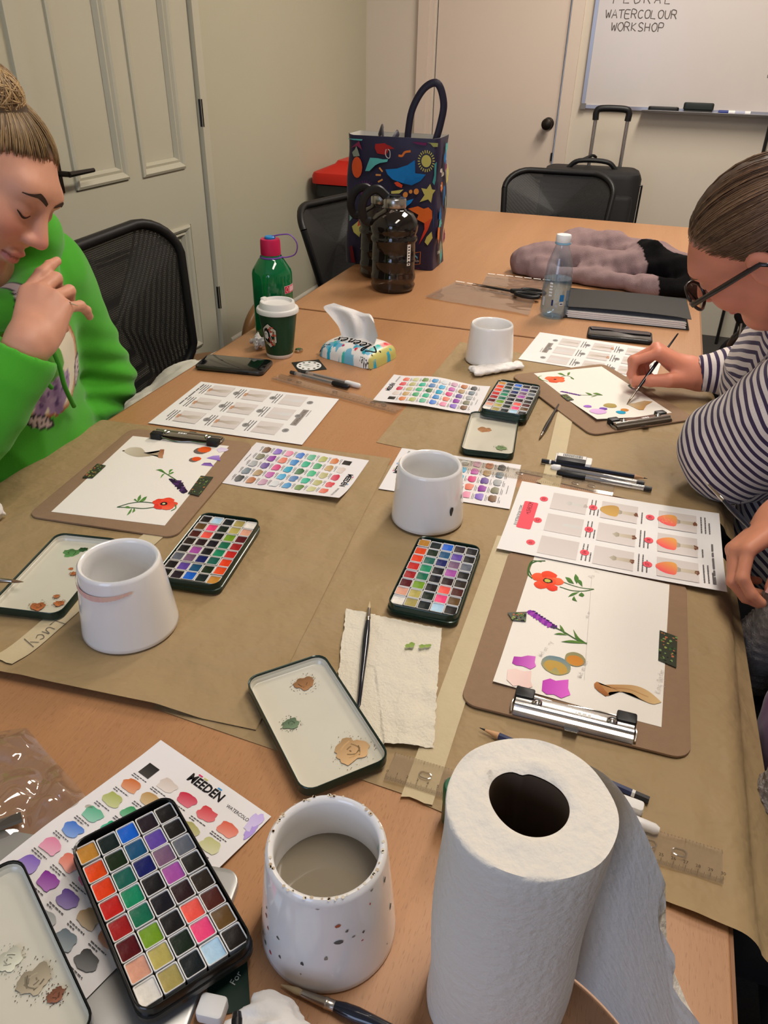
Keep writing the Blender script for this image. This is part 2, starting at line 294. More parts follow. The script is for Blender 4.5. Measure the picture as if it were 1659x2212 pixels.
GL = {'W': [[(0, 1), (.25, 0), (.5, .7), (.75, 0), (1, 1)]], 'A': [[(0, 0), (.5, 1), (1, 0)], [(.2, .38), (.8, .38)]], 'T': [[(0, 1), (1, 1)], [(.5, 1), (.5, 0)]], 'E': [[(.9, 1), (0, 1), (0, 0), (.9, 0)], [(0, .5), (.75, .5)]],
      'R': [[(0, 0), (0, 1), (.7, 1), (.85, .75), (.7, .52), (0, .5)], [(.4, .5), (.95, 0)]], 'C': [[(.9, .9), (.5, 1), (.1, .75), (0, .4), (.25, .05), (.6, 0), (.95, .15)]], 'O': [[(.5, 1), (.1, .8), (0, .45), (.2, .08), (.55, 0), (.9, .2), (1, .6), (.8, .92), (.5, 1)]],
      'L': [[(0, 1), (0, 0), (.85, 0)]], 'U': [[(0, 1), (.02, .3), (.25, 0), (.65, 0), (.9, .3), (.95, 1)]], 'K': [[(0, 1), (0, 0)], [(.85, 1), (0, .45), (.9, 0)]], 'S': [[(.9, .88), (.5, 1), (.1, .8), (.3, .55), (.75, .42), (.9, .2), (.55, 0), (.05, .1)]],
      'H': [[(0, 1), (0, 0)], [(.9, 1), (.9, 0)], [(0, .5), (.9, .5)]], 'P': [[(0, 0), (0, 1), (.7, 1), (.9, .75), (.7, .5), (0, .46)]], 'F': [[(.9, 1), (0, 1), (0, 0)], [(0, .52), (.7, .52)]],
      'u': [[(0, .6), (.05, .1), (.5, .1), (.8, .6), (.85, 0)]], 'c': [[(.8, .5), (.4, .62), (.05, .3), (.3, 0), (.8, .1)]], 'y': [[(0, .6), (.4, .1)], [(.9, .65), (.2, -.5)]],
      'i': [[(.3, .6), (.3, 0)]], 'n': [[(0, 0), (0, .6), (.5, .55), (.6, 0)]], 'g': [[(.7, .6), (.1, .5), (.2, .05), (.7, .2), (.7, -.5), (.1, -.4)]], 'o': [[(.4, .6), (0, .3), (.35, 0), (.75, .3), (.4, .6)]], 's': [[(.7, .55), (.2, .5), (.6, .2), (.1, .0)]], 't': [[(.3, 1), (.35, 0), (.6, .05)], [(0, .6), (.7, .65)]], 'e': [[(.05, .3), (.7, .35), (.4, .6), (.05, .3), (.3, 0), (.7, .1)]], 'r': [[(0, 0), (0, .6)], [(0, .4), (.6, .6)]]}
def hand_text(P, s, x, y, h, pitch, w, col, rot=0.0, wk=0.72):
    c, sn = math.cos(rot), math.sin(rot); rd = random.Random(len(s) * 31 + int(abs(x) * 1e4))
    for ch in s:
        for st in GL.get(ch, []):
            jit = [(a + rd.uniform(-.05, .05), d + rd.uniform(-.05, .05)) for a, d in st]; q = curve(jit, 4) if len(jit) > 3 else jit
            P.stroke([(x + (a * h * wk) * c - d * h * sn, y + (a * h * wk) * sn + d * h * c) for a, d in q], w, col)
        x += pitch * c; y += pitch * sn
    return P
for s_, x_, y_, h_, p_ in (('FLORAL', 0.085, 0.447, 0.04, 0.047), ('WATERCOLOUR', 0.056, 0.388, 0.034, 0.0305), ('WORKSHOP', 0.092, 0.336, 0.034, 0.0315), ('', 0, 0, 0, 0)):
    P = Print(); hand_text(P, s_, x_, y_, h_, p_, 0.0042, ink)
    if not s_: P.stroke([(0.872, 0.34), (0.846, 0.165), (0.845, 0.16), (1.3, 0.158)], 0.004, ink)
    P.b.xf(Matrix.Translation((0, -0.012, 0)) @ Matrix.Rotation(math.radians(90), 4, 'X')); P.make('handwriting' if s_ else 'drawn_box', wb)
b = MB().rprism(0, 0, 0.145, 0.05, 0, 0.022, 0.012, 0.005); tag(obj('marker_case', b, m_bk, None, (-0.062, Y1 - 0.04, 1.0885), 0.03, smooth=True), 'flat black marker case lying on the whiteboard tray', 'case')
t = thing('board_eraser', 'chunky black whiteboard eraser standing on the tray beside the flat case', 'eraser', (0.10, Y1 - 0.045, 1.0885))
obj('grip', MB().rprism(0, 0, 0.14, 0.045, 0.012, 0.045, 0.012, 0.006), mat('eraser_grip', (30, 38, 36), 0.6), t, smooth=True); obj('felt_pad', MB().box(-0.066, 0.066, -0.02, 0.02, 0, 0.013), mat('felt_grey', (60, 60, 58), 0.95, bump=0.3, bscale=500), t)
t = thing('board_marker', 'white whiteboard marker with blue cap on the tray', 'marker', (0.27, Y1 - 0.045, 1.0975), 0.04)
obj('barrel', MB().tube([(-0.03, 0, 0), (0.07, 0, 0)], 0.009, 14), mat('marker_white', (232, 230, 228), 0.4), t, smooth=True); obj('cap', MB().tube([(-0.075, 0, 0), (-0.03, 0, 0)], 0.0092, 14), mat('marker_blue', (24, 44, 120), 0.4), t, smooth=True); obj('print_band', MB().tube([(0.0, 0, 0), (0.045, 0, 0)], 0.0093, 14), mat('marker_band', (170, 172, 190), 0.4), t, smooth=True)
t = thing('easel', 'black folded easel leaning on the wall under the whiteboard tray', 'easel', (0.44, Y1 - 0.10, 0))
for dx, tx in ((0.0, -0.022), (0.16, 0.0), (0.08, -0.01)): obj('leg', MB().tube([(dx, -0.06, 0), (dx + tx * 0, 0.06, 1.075)], 0.012, 8, flat=0.7), m_bk, t)
obj('crossbar', MB().box(0, 0.16, 0.03, 0.05, 0.78, 0.80), m_bk, t)
# ================================================================== tables
def wood(name, rgb, rgb2):
    m = bpy.data.materials.new(name); m.use_nodes = True; nt = m.node_tree; N = nt.nodes; L = nt.links; bs = N['Principled BSDF']; bs.inputs['Roughness'].default_value = 0.38; bs.inputs['Specular IOR Level'].default_value = 0.45
    tc = N.new('ShaderNodeTexCoord')
    def nz(sc, st, det):
        mp = N.new('ShaderNodeMapping'); mp.inputs['Scale'].default_value = st; n = N.new('ShaderNodeTexNoise'); n.inputs['Scale'].default_value = sc; n.inputs['Detail'].default_value = det; L.new(tc.outputs['Object'], mp.inputs[0]); L.new(mp.outputs[0], n.inputs['Vector']); return n
    a = nz(11, (1, 0.08, 1), 5); f = nz(380, (1, 0.03, 1), 3); k = nz(900, (1, 0.12, 1), 2)
    mx = N.new('ShaderNodeMix'); mx.data_type = 'RGBA'; mx.inputs[6].default_value = (*lin(rgb), 1); mx.inputs[7].default_value = (*lin(rgb2), 1)
    s1 = N.new('ShaderNodeMath'); s1.operation = 'MULTIPLY_ADD'; s1.inputs[1].default_value = 0.45; L.new(f.outputs['Fac'], s1.inputs[0]); L.new(a.outputs['Fac'], s1.inputs[2])
    s2 = N.new('ShaderNodeMath'); s2.operation = 'SUBTRACT'; s2.inputs[1].default_value = 0.22; s2.use_clamp = True; L.new(s1.outputs[0], s2.inputs[0]); L.new(s2.outputs[0], mx.inputs[0])
    rp_ = N.new('ShaderNodeValToRGB'); rp_.color_ramp.elements[0].position = 0.30; rp_.color_ramp.elements[0].color = (0.72, 0.68, 0.64, 1); rp_.color_ramp.elements[1].position = 0.42; rp_.color_ramp.elements[1].color = (1, 1, 1, 1); L.new(k.outputs['Fac'], rp_.inputs[0])
    m2 = N.new('ShaderNodeMix'); m2.data_type = 'RGBA'; m2.blend_type = 'MULTIPLY'; m2.inputs[0].default_value = 0.8; L.new(mx.outputs[2], m2.inputs[6]); L.new(rp_.outputs[0], m2.inputs[7]); L.new(m2.outputs[2], bs.inputs['Base Color'])
    MATS[name] = m; return m
m_wood = wood('beech_laminate', (189, 141, 98), (161, 114, 77)); m_edge = mat('edge_band', (138, 96, 62), 0.5, var=0.1, vscale=30, stretch=(1, 0.1, 1)); m_leg = mat('table_leg_grey', (92, 92, 94), 0.4, 0.6)
TX0, TX1 = -0.883, 0.165
def table(y0, y1, label):
    t = thing('meeting_table', label, 'table', ((TX0 + TX1) / 2, (y0 + y1) / 2, 0)); w, l = TX1 - TX0, y1 - y0
    obj('table_top', MB().box(-w / 2 + 0.003, w / 2 - 0.003, -l / 2 + 0.003, l / 2 - 0.003, TZ - 0.025, TZ, b=0.0015), m_wood, t)
    for x0, x1, ya, yb in ((-w / 2, -w / 2 + 0.003, -l / 2, l / 2), (w / 2 - 0.003, w / 2, -l / 2, l / 2), (-w / 2, w / 2, -l / 2, -l / 2 + 0.003), (-w / 2, w / 2, l / 2 - 0.003, l / 2)): obj('edge_band', MB().box(x0, x1, ya, yb, TZ - 0.0255, TZ - 0.0012), m_edge, t)
    for sx in (-1, 1):
        for sy in (-1, 1): obj('leg', MB().tube([(sx * (w / 2 - 0.08), sy * (l / 2 - 0.1), 0), (sx * (w / 2 - 0.08), sy * (l / 2 - 0.1), TZ - 0.025)], 0.025, 16), m_leg, t, smooth=True)
    for sx in (-1, 1): obj('apron_rail', MB().box(sx * (w / 2 - 0.08) - 0.015, sx * (w / 2 - 0.08) + 0.015, -l / 2 + 0.12, l / 2 - 0.12, TZ - 0.075, TZ - 0.026), m_leg, t)
    return t
table(0.02, 1.803, 'beech laminate meeting table spread with brown paper and paint sets'); table(1.8075, 3.42, 'bare beech laminate meeting table at the far end by the wall')
# ================================================================== chairs
def mesh_fabric():
    m = bpy.data.materials.new('chair_mesh_fabric'); m.use_nodes = True; nt = m.node_tree; N = nt.nodes; L = nt.links; bs = N['Principled BSDF']; bs.inputs['Base Color'].default_value = (0.006, 0.006, 0.006, 1); bs.inputs['Roughness'].default_value = 0.55
    tc = N.new('ShaderNodeTexCoord'); vo = N.new('ShaderNodeTexVoronoi'); vo.inputs['Scale'].default_value = 210; vo.inputs['Randomness'].default_value = 0.0; L.new(tc.outputs['Object'], vo.inputs['Vector'])
    lt = N.new('ShaderNodeMath'); lt.operation = 'LESS_THAN'; lt.inputs[1].default_value = 0.36; L.new(vo.outputs['Distance'], lt.inputs[0]); ml = N.new('ShaderNodeMath'); ml.operation = 'MULTIPLY'; ml.inputs[1].default_value = 0.16; L.new(lt.outputs[0], ml.inputs[0])
    tr = N.new('ShaderNodeBsdfTransparent'); mx = N.new('ShaderNodeMixShader'); L.new(ml.outputs[0], mx.inputs[0]); L.new(bs.outputs[0], mx.inputs[1]); L.new(tr.outputs[0], mx.inputs[2]); L.new(mx.outputs[0], N['Material Output'].inputs[0]); MATS['chair_mesh_fabric'] = m; return m
m_mesh = mesh_fabric(); m_seat = mat('seat_fabric_black', (26, 26, 27), 0.9, bump=0.2, bscale=400)
def office_chair(loc, face, label, bw=0.48, top=0.95, lean=0.10, low=0.52):
    t = thing('mesh_office_chair', label, 'chair', (*loc, 0), face, 'black mesh office chairs')          # local +Y is the way the sitter looks
    obj('seat', MB().rprism(0, 0.02, 0.49, 0.47, 0.44, 0.50, 0.10, 0.022, 6), m_seat, t, smooth=True)
    def bp(u, v):                                                                                          # u across -1..1, v 0..1 up
        w = bw / 2 * (0.86 + 0.14 * math.sin(min(1, v * 1.6) * math.pi / 2)); return (u * w, -0.23 - lean * v + 0.05 * (u * u) + 0.03 * math.sin(v * 3.1), low + (top - low) * v)
    ring = [bp(*((a * 2 - 1, c))) for a, c in [((x / 2 + 0.5), (y / 2 + 0.5)) for x, y in rrect(2, 2, 0.42, 7)]]
    obj('back_frame', MB().tube(ring + ring[:1], 0.0135, 8), m_bk, t, smooth=True, angle=80)
    ctr = bp(0, 0.5); R = [ring] + [[tuple(np.array(bp(0, 0.5)) * (1 - k) + np.array(q) * k + np.array((0, -0.02 * (1 - k * k), 0))) for q in ring] for k in (0.8, 0.55, 0.3, 0.05)]
    obj('back_mesh', MB().loops(R, cap0=False, cap1=True), m_mesh, t, smooth=True, angle=180)
    obj('back_bracket', MB().tube([(0, -0.05, 0.43), (0, -0.24, 0.42), (0, -0.285, 0.5), (0, -0.29, 0.62)], [0.02, 0.022, 0.022, 0.015], 8, flat=1.6), m_bk, t, smooth=True)
    obj('gas_column', MB().tube([(0, 0, 0.09), (0, 0, 0.44)], 0.026, 14), m_bk, t, smooth=True)
    for k in range(5):
        a = k * 2 * math.pi / 5 + 0.3; c, s = math.cos(a), math.sin(a)
        obj('base_arm', MB().tube([(0, 0, 0.10), (0.29 * c, 0.29 * s, 0.07)], [0.026, 0.017], 8), m_bk, t, smooth=True)
        obj('caster', MB().tube([(0.29 * c - 0.022 * s, 0.29 * s + 0.022 * c, 0.028), (0.29 * c + 0.022 * s, 0.29 * s - 0.022 * c, 0.028)], 0.027, 14), m_bk, t, smooth=True)
    return t
R90 = math.radians(90)
office_chair((-0.98, 1.545), -R90 + 0.10, 'black mesh office chair with a white cloth bag on its seat, beside the green hoodie', 0.56, 0.94, 0.03)
office_chair((-0.93, 2.86), -R90 - 0.25, 'black mesh office chair behind the patterned shopping bag and the water jugs', 0.50, 0.815, low=0.5)
office_chair((-0.43, 3.52), math.radians(180) + 0.05, 'black mesh office chair pushed in at the far table end before the suitcase', 0.49, 0.862)
office_chair((0.50, 1.32), R90 + 0.1, 'black mesh office chair carrying the person in the striped zip jumper', 0.48, 0.86)
office_chair((0.52, 0.62), R90, 'black mesh office chair carrying the person in the grey knitted cardigan', 0.48, 0.86)
office_chair((-1.25, 0.88), -R90, 'black mesh office chair carrying the person in the bright green hoodie', 0.46, 0.80)
office_chair((0.42, 2.04), 0.1, 'empty black mesh office chair beyond the striped jumper at the table side', 0.46, 0.86)
# bent-wood armchair whose arm shows left of the green bottle
m_bent = mat('bentwood', (122, 88, 52), 0.35, var=0.15, vscale=12, stretch=(1, 1, 0.2))
t = thing('bentwood_chair', 'brown bentwood chair behind the green bottle, only its curved back hoop showing', 'chair', (-1.19, 1.93, 0), R90)
obj('seat', MB().rprism(0, 0, 0.40, 0.38, 0.43, 0.46, 0.14, 0.01, 6), m_bent, t, smooth=True)
for s in (-1, 1):
    obj('front_leg', MB().tube([(s * 0.17, 0.17, 0), (s * 0.15, 0.14, 0.43)], [0.013, 0.017], 10), m_bent, t, smooth=True)
obj('back_hoop', MB().tube(curve([(0.15, -0.22, 0.0), (0.145, -0.18, 0.44), (0.145, -0.185, 0.58), (0.13, -0.19, 0.665), (0.08, -0.195, 0.708), (0.0, -0.195, 0.718), (-0.08, -0.195, 0.708), (-0.13, -0.19, 0.665), (-0.145, -0.185, 0.58), (-0.145, -0.18, 0.44), (-0.15, -0.22, 0.0)], 6), 0.016, 10), m_bent, t, smooth=True)
obj('inner_hoop', MB().tube(curve([(0.07, -0.17, 0.45), (0.075, -0.185, 0.56), (0.05, -0.19, 0.63), (0, -0.192, 0.65), (-0.05, -0.19, 0.63), (-0.075, -0.185, 0.56), (-0.07, -0.17, 0.45)], 6), 0.010, 8), m_bent, t, smooth=True)
# suitcase with telescopic handle
m_case = mat('suitcase_nylon', (27, 26, 27), 0.6, bump=0.15, bscale=350)
t = thing('suitcase', 'black soft suitcase with raised chrome telescopic handle against the back wall', 'suitcase', (-0.33, 4.10, 0), 0.10)
obj('shell', MB().rprism(0, 0, 0.46, 0.28, 0.04, 0.855, 0.07, 0.03, 6), m_case, t, smooth=True); obj('front_pocket', MB().rprism(0, -0.15, 0.40, 0.06, 0.12, 0.76, 0.028, 0.02, 5), m_case, t, smooth=True)
obj('zip', MB().tube([(x * 1.005, y * 1.005 - 0.05, 0.45) for x, y in []] or [(-0.235, -0.09, 0.1), (-0.235, -0.09, 0.8), (0.235, -0.09, 0.8), (0.235, -0.09, 0.1)], 0.006, 6), m_bk, t)
for x in (-0.02, 0.13): obj('handle_rod', MB().tube([(x - 0.0, 0.11, 0.80), (x, 0.11, 1.075)], 0.0095, 10), mat('chrome_rod', (170, 168, 166), 0.25, 0.9), t, smooth=True)
obj('handle_grip', MB().tube(curve([(-0.02, 0.11, 1.055), (-0.02, 0.11, 1.092), (0.005, 0.11, 1.105), (0.105, 0.11, 1.105), (0.13, 0.11, 1.092), (0.13, 0.11, 1.055)], 5), 0.0155, 10), m_bk, t, smooth=True)
obj('carry_handle', MB().tube(curve([(-0.12, 0, 0.85), (-0.07, 0, 0.885), (0.06, 0, 0.885), (0.11, 0, 0.85)], 5), 0.011, 8), m_bk, t, smooth=True)
obj('luggage_tie', MB().tube(curve([(-0.09, 0.05, 0.865), (-0.05, 0.07, 0.885), (-0.01, 0.10, 0.90), (0.01, 0.12, 0.89)], 4), 0.007, 6), m_bk, t, smooth=True)
for x in (-0.18, 0.18): obj('wheel', MB().tube([(x - 0.015, 0.1, 0.035), (x + 0.015, 0.1, 0.035)], 0.035, 16), m_bk, t, smooth=True)
# bin with red lid
t = thing('wheelie_bin', 'dark plastic bin with red lid in the room corner', 'bin', (-1.39, 3.84, 0), 0.0)
b = MB(); b.loops([[(x * k, y * k, z) for x, y in rrect(0.42, 0.36, 0.05, 4)] for k, z in ((0.78, 0.0), (0.98, 0.70), (1.06, 0.705), (1.06, 0.755), (1.0, 0.76))]); obj('body', b, mat('bin_body', (44, 44, 42), 0.5), t, smooth=True)
b = MB(); b.loops([[(x * k, y * k, z) for x, y in rrect(0.47, 0.41, 0.05, 4)] for k, z in ((1.0, 0.762), (1.0, 0.795), (0.97, 0.81), (0.60, 0.845), (0.55, 0.86), (0.3, 0.865))]); obj('lid', b, mat('bin_lid_red', (196, 36, 24), 0.4), t, smooth=True)
obj('hinge_bar', MB().tube([(-0.2, 0.19, 0.78), (0.2, 0.19, 0.78)], 0.014, 8), m_bk, t, smooth=True)
# ================================================================== brown paper, tape
m_kr = mat('kraft_paper', (160, 136, 99), 0.62, spec=0.35, var=0.08, vscale=7, bump=0.9, bscale=7, bdist=0.03)
m_tape = mat('masking_tape', (196, 180, 146), 0.7, var=0.06, vscale=40, bump=0.12, bscale=120)
def drape(x, y, z, phiL=62, phiR=38):
    if x < TX0: s = TX0 - x; a = math.radians(phiL) * min(1, s / 0.05); return (TX0 - s * math.cos(a), y, z - s * math.sin(a))
    if x > TX1: s = x - TX1; a = math.radians(phiR) * min(1, s / 0.03); return (TX1 + s * math.cos(a), y, z - s * math.sin(a))
    return (x, y, z)
def kraft(label, c4, z, seed, amp=0.0012, creases=(), lift=None):
    P = [np.array(c, float) for c in c4]; C = sum(P) / 4
    def fn(u, v):
        q = P[3] * (1 - u) * (1 - v) + P[2] * u * (1 - v) + P[1] * u * v + P[0] * (1 - u) * v
        zz = z + amp * (vnoise(q[0] * 9, q[1] * 9, seed) * 0.6 + vnoise(q[0] * 28, q[1] * 28, seed + 3) * 0.4)
        for a, b_, w, hgt in creases:                           # ridge along the segment a-b
            a = np.array(a); b_ = np.array(b_); d = b_ - a; t = max(0, min(1, (q - a) @ d / (d @ d))); zz += hgt * math.exp(-(np.linalg.norm(q - a - d * t) / w) ** 2)
        if lift: zz += lift(q)
        x, y, zz = drape(q[0], q[1], zz); return (x - C[0], y - C[1], zz)
    o = obj('kraft_paper_sheet', MB().grid(fn, 84, 84), m_kr, None, (C[0], C[1], TZ), smooth=True, angle=180); return tag(o, label, 'paper', 'brown kraft paper table covers')
T2 = lambda px, py: tuple(tp(px, py)[:2])
kraft('brown kraft paper under the thumb-marked white pot between the two taped strips', [(-0.395, 1.055), (-0.085, 1.06), (-0.083, 0.443), (-0.40, 0.457)], 0.0003, 2, 0.0009)
kraft('brown kraft paper under the right-hand clipboard, hanging over the table edge', [(-0.115, 0.99), (0.205, 0.97), (0.243, 0.40), (-0.10, 0.44)], 0.0007, 5, 0.0010, [((0.128, 0.98), (0.135, 0.40), 0.012, 0.0012)], lambda q: 0.006 * math.exp(-((q[1] - 0.40) / 0.03) ** 2) * max(0, min(1, (q[0] - 0.0) / 0.1)))
kraft('brown kraft paper under the left clipboard, with curled lower corner', [(-0.945, 1.026), (-0.345, 1.078), (-0.285, 0.466), (-0.885, 0.41)], 0.0016, 9, 0.0014, [((-0.60, 1.05), (-0.55, 0.43), 0.012, 0.001), ((-0.40, 0.93), (-0.32, 0.90), 0.008, 0.001)], lambda q: 0.009 * math.exp(-((q[1] - (0.466 + (q[0] + 0.285) * 0.0933)) / 0.028) ** 2) * max(0, min(1, (-0.345 - q[0]) / 0.05)))
kraft('brown kraft paper with pointed corner under the far paint tin and white pot', [(-0.382, 1.705), (-0.06, 1.66), (-0.06, 1.105), (-0.39, 1.128)], 0.0003, 14, 0.0012, [((-0.30, 1.62), (-0.28, 1.15), 0.010, 0.001), ((-0.2, 1.4), (-0.12, 1.2), 0.008, 0.0012)])
kraft('brown kraft paper under the far clipboard and striped sleeve', [(-0.09, 1.64), (0.225, 1.60), (0.215, 1.06), (-0.09, 1.10)], 0.0010, 21, 0.0012, [((-0.02, 1.5), (0.1, 1.12), 0.01, 0.0014)])
def tape(label, a, b, w, z, extra=None):
    a = np.array(a); b = np.array(b); d = (b - a) / np.linalg.norm(b - a); n = np.array((-d[1], d[0])); C = (a + b) / 2; rd = random.Random(int(a[0] * 1e4))
    def fn(u, v): q = a + (b - a) * u + n * w * (v - 0.5); k = (rd.uniform(-1, 1) * 0.0015 if u in (0, 1) else 0); q = q + d * k; return (q[0] - C[0], q[1] - C[1], z + 0.0004 * vnoise(q[0] * 60, q[1] * 60, 4) + (extra(q) if extra else 0))
    o = obj('masking_tape_strip', MB().grid(fn, 40, 4), m_tape, None, (C[0], C[1], TZ), smooth=True, angle=180); return tag(o, label, 'tape', 'masking tape strips')
tape('long cream masking tape strip beside the right-hand clipboard', T2(1096, 1165), T2(900, 1733), 0.030, 0.0031)
tape('short cream masking tape strip beyond the eraser and pencils', T2(1226, 872), T2(1187, 1060), 0.030, 0.0032)
lt = tape('cream masking tape strip with a handwritten name by the left pot', T2(8, 1444), T2(346, 1150), 0.030, 0.0040, lambda q: 0.0095 * math.exp(-((q[1] - (0.466 + (q[0] + 0.285) * 0.0933)) / 0.028) ** 2))
P = Print(lambda u, v: 0.0095 * math.exp(-((v + lt.location[1] - (0.466 + (u + lt.location[0] + 0.285) * 0.0933)) / 0.028) ** 2), z=0.0049); q = tp(122, 1347); q2 = tp(72, 1388); an = math.atan2(q2[1] - q[1], q2[0] - q[0]); C = lt.location
hand_text(P, 'Lucy', q[0] - C[0], q[1] - C[1], 0.017, 0.0125, 0.0009, (96, 90, 84), an, 0.62); P.make('handwriting', lt)
tape('torn end of cream masking tape under the clear ruler by the toadstool sheet', T2(1165, 1040), T2(1190, 1052), 0.018, 0.0034)
# ================================================================== sheets of paper
m_paper = mat('copy_paper', (232, 230, 228), 0.7, spec=0.25, bump=0.02, bscale=300); m_wcp = mat('watercolour_paper', (236, 231, 222), 0.85, spec=0.15, bump=0.10, bscale=700); m_card = mat('chart_card', (230, 227, 228), 0.45, spec=0.35)
def frame2(TL, TR, w, h, z):                   # sheet frame from the pixels of its top edge (as read): centre, heading
    a = tp(*TL, z); b = tp(*TR, z); e = (b - a) / np.linalg.norm(b - a); up = np.array((-e[1], e[0], 0)); m = (a + b) / 2; C = m - up * h / 2; return C, math.atan2(e[1], e[0])
def to_local(C, ang):
    c, s = math.cos(ang), math.sin(ang)
    def f(px, py, z=0.004): q = tp(px, py, z) - C; return (q[0] * c + q[1] * s, -q[0] * s + q[1] * c)
    return f
def sheet(name, label, cat, C, ang, w, h, z, warp, m, group=None, n=24, thick=0.00025):
    o = obj(name, MB().grid(lambda u, v: ((u - 0.5) * w, (v - 0.5) * h, warp((u - 0.5) * w, (v - 0.5) * h)), n, n, thick=thick), m, None, (C[0], C[1], TZ + z), ang, smooth=True, angle=60); tag(o, label, cat, group); return o
MUSH = (196, 160, 128)
def mini_mush(P, x, y, k, s=1.0, ghost=0.0):     # pale king-oyster study, stalk to the left in page coords (rotated picture)
    g = lambda c: tuple(int(v + (214 - v) * ghost) for v in c)
    P.poly([(x - 0.010 * s, y + 0.019 * s), (x - 0.004 * s, y + 0.026 * s), (x + 0.006 * s, y + 0.020 * s), (x + 0.009 * s, y + 0.004 * s), (x + 0.005 * s, y - 0.010 * s), (x + 0.005 * s, y - 0.022 * s), (x - 0.003 * s, y - 0.022 * s), (x - 0.004 * s, y - 0.008 * s), (x - 0.009 * s, y + 0.006 * s)], g((206, 198, 188)), g((168, 150, 134)), (0, -1))
    if k: P.poly([(x - 0.008 * s, y - 0.021 * s), (x + 0.010 * s, y - 0.021 * s), (x + 0.011 * s, y - 0.027 * s), (x - 0.006 * s, y - 0.029 * s)], g((176, 124, 92)), g((206, 160, 130)))
def step_sheet(label, TL, TR, z, kind, group, warp=lambda u, v: 0.0):
    w, h = 0.210, 0.297; C, ang = frame2(TL, TR, w, h, z); o = sheet('instruction_sheet', label, 'sheet', C, ang, w, h, z, warp, m_paper, group)
    P = Print(warp); T = lambda a, b_: (a * w - w / 2, h / 2 - b_ * h)            # page fractions, a across, b down
    acc = (236, 92, 104) if kind == 'toad' else (146, 144, 142)
    if kind == 'toad':
        x, y = T(0.52, 0.085); P.poly([(x + a, y + b_) for a, b_ in rrect(0.080, 0.021, 0.003, 3)], acc); P.text('TOADSTOOL MUSHROOM', x, y, 0.0105, (88, 26, 34), sx=0.62)
        x, y = T(0.50, 0.045); P.text('ILLUSTRATION STEPS', x, y, 0.008, (120, 118, 120), sx=0.78)
    else:
        x, y = T(0.50, 0.145); P.rect(x - 0.036, x + 0.036, y - 0.006, y + 0.006, (150, 142, 136)); P.text('KING OYSTER MUSHROOM', x, y, 0.0085, (60, 54, 50), sx=0.60); x, y = T(0.50, 0.112); P.lines(x - 0.036, y, 0.072, 1, 0.003, 0.0018, (168, 166, 166))
    for r in range(3):
        for c in range(3):
            a = 0.165 + 0.31 * c; b_ = (0.27, 0.52, 0.80)[r] if kind == 'toad' else (0.28, 0.54, 0.80)[r]; x, y = T(a, b_)
            pw, ph = (0.050, 0.053) if kind == 'toad' else (0.048, 0.046)
            P.rect(x - pw / 2, x + pw / 2, y - ph / 2, y + ph / 2, (216, 208, 204), (208, 200, 196), (1, -0.3))
            bx, by = x - (0.0 if kind == 'toad' else 0.0), y + ph / 2 + 0.012; n = r * 3 + c + 1
            P.blob(bx, by, 0.0075, 0.0062, acc, wob=0.0, n=20, seed=1); P.text('%02d' % n, bx, by, 0.0075, (60, 16, 24) if kind == 'toad' else (40, 38, 38))
            P.lines(x - pw / 2 + 0.003, y - ph / 2 - 0.0065, pw * 0.92, 1 if (kind == 'toad' and n in (6, 8)) else 3, 0.0055, 0.0017, (104, 100, 100), seed=n)
            if kind != 'toad':
                mini_mush(P, x, y - 0.0, n > 3, 0.9, (0.9 if n < 3 else 0.35 if n == 3 else 0.1))
            else:
                g = {1: 0.96, 2: 0.86, 3: 0.72}.get(n, 0.0); gg = lambda cc: tuple(int(v + (212 - v) * g) for v in cc)
                if n > 1: P.poly([(x - 0.004, y + 0.002), (x + 0.004, y + 0.002), (x + 0.0055, y - 0.018), (x + 0.006, y - 0.026), (x - 0.005, y - 0.026), (x - 0.0045, y - 0.018)], gg((208, 198, 180)), gg((186, 172, 152)))
                if n > 2: P.blob(x, y - 0.0245, 0.0055, 0.003, gg((120, 78, 58)), wob=0.25); P.poly([(x - 0.007, y + 0.0), (x, y + 0.006), (x + 0.007, y), (x + 0.004, y - 0.004), (x - 0.004, y - 0.004)], gg((196, 188, 170)), gg((160, 150, 134)))
                if n >= 6: P.poly(curve([(x - 0.016, y + 0.005), (x - 0.015, y + 0.015), (x - 0.008, y + 0.025), (x + 0.003, y + 0.028), (x + 0.013, y + 0.019), (x + 0.017, y + 0.008), (x + 0.013, y + 0.0015), (x, y + 0.0005), (x - 0.012, y + 0.002), (x - 0.016, y + 0.005)], 3)[:-1], (206, 166, 92) if n == 6 else (226, 168, 84), (190, 150, 84) if n == 6 else (238, 84, 96), (-0.8, 0.5) if n > 6 else (1, 0))
                if n == 9:
                    for i in range(14): rd = random.Random(i); P.blob(x + rd.uniform(-0.011, 0.012), y + rd.uniform(0.006, 0.022), 0.0011, 0.0011, (244, 150, 110), n=6)
    x, y = T(0.06, 0.955); P.lines(x, y, 0.185, 1, 0.003, 0.0024, (110, 106, 108), seed=9); P.make('printed_steps', o); return o
step_sheet('printed sheet of pale oyster mushroom painting steps on bare wood before the coffee cup', (730, 865), (655.7, 956.7), 0.0022, 'oyster', 'printed step sheets')
step_sheet('printed sheet of pale oyster mushroom painting steps between far pot and hand with brush', (1120, 775), (1166, 718), 0.0022, 'oyster', 'printed step sheets')
step_sheet('printed sheet of red toadstool painting steps with pink title box', (1077, 1177), (1124, 1049), 0.0042, 'toad', 'printed step sheets', lambda u, v: 0.004 * max(0, -u / 0.1) ** 2 + 0.003 * (max(0, -v / 0.148)) ** 2)
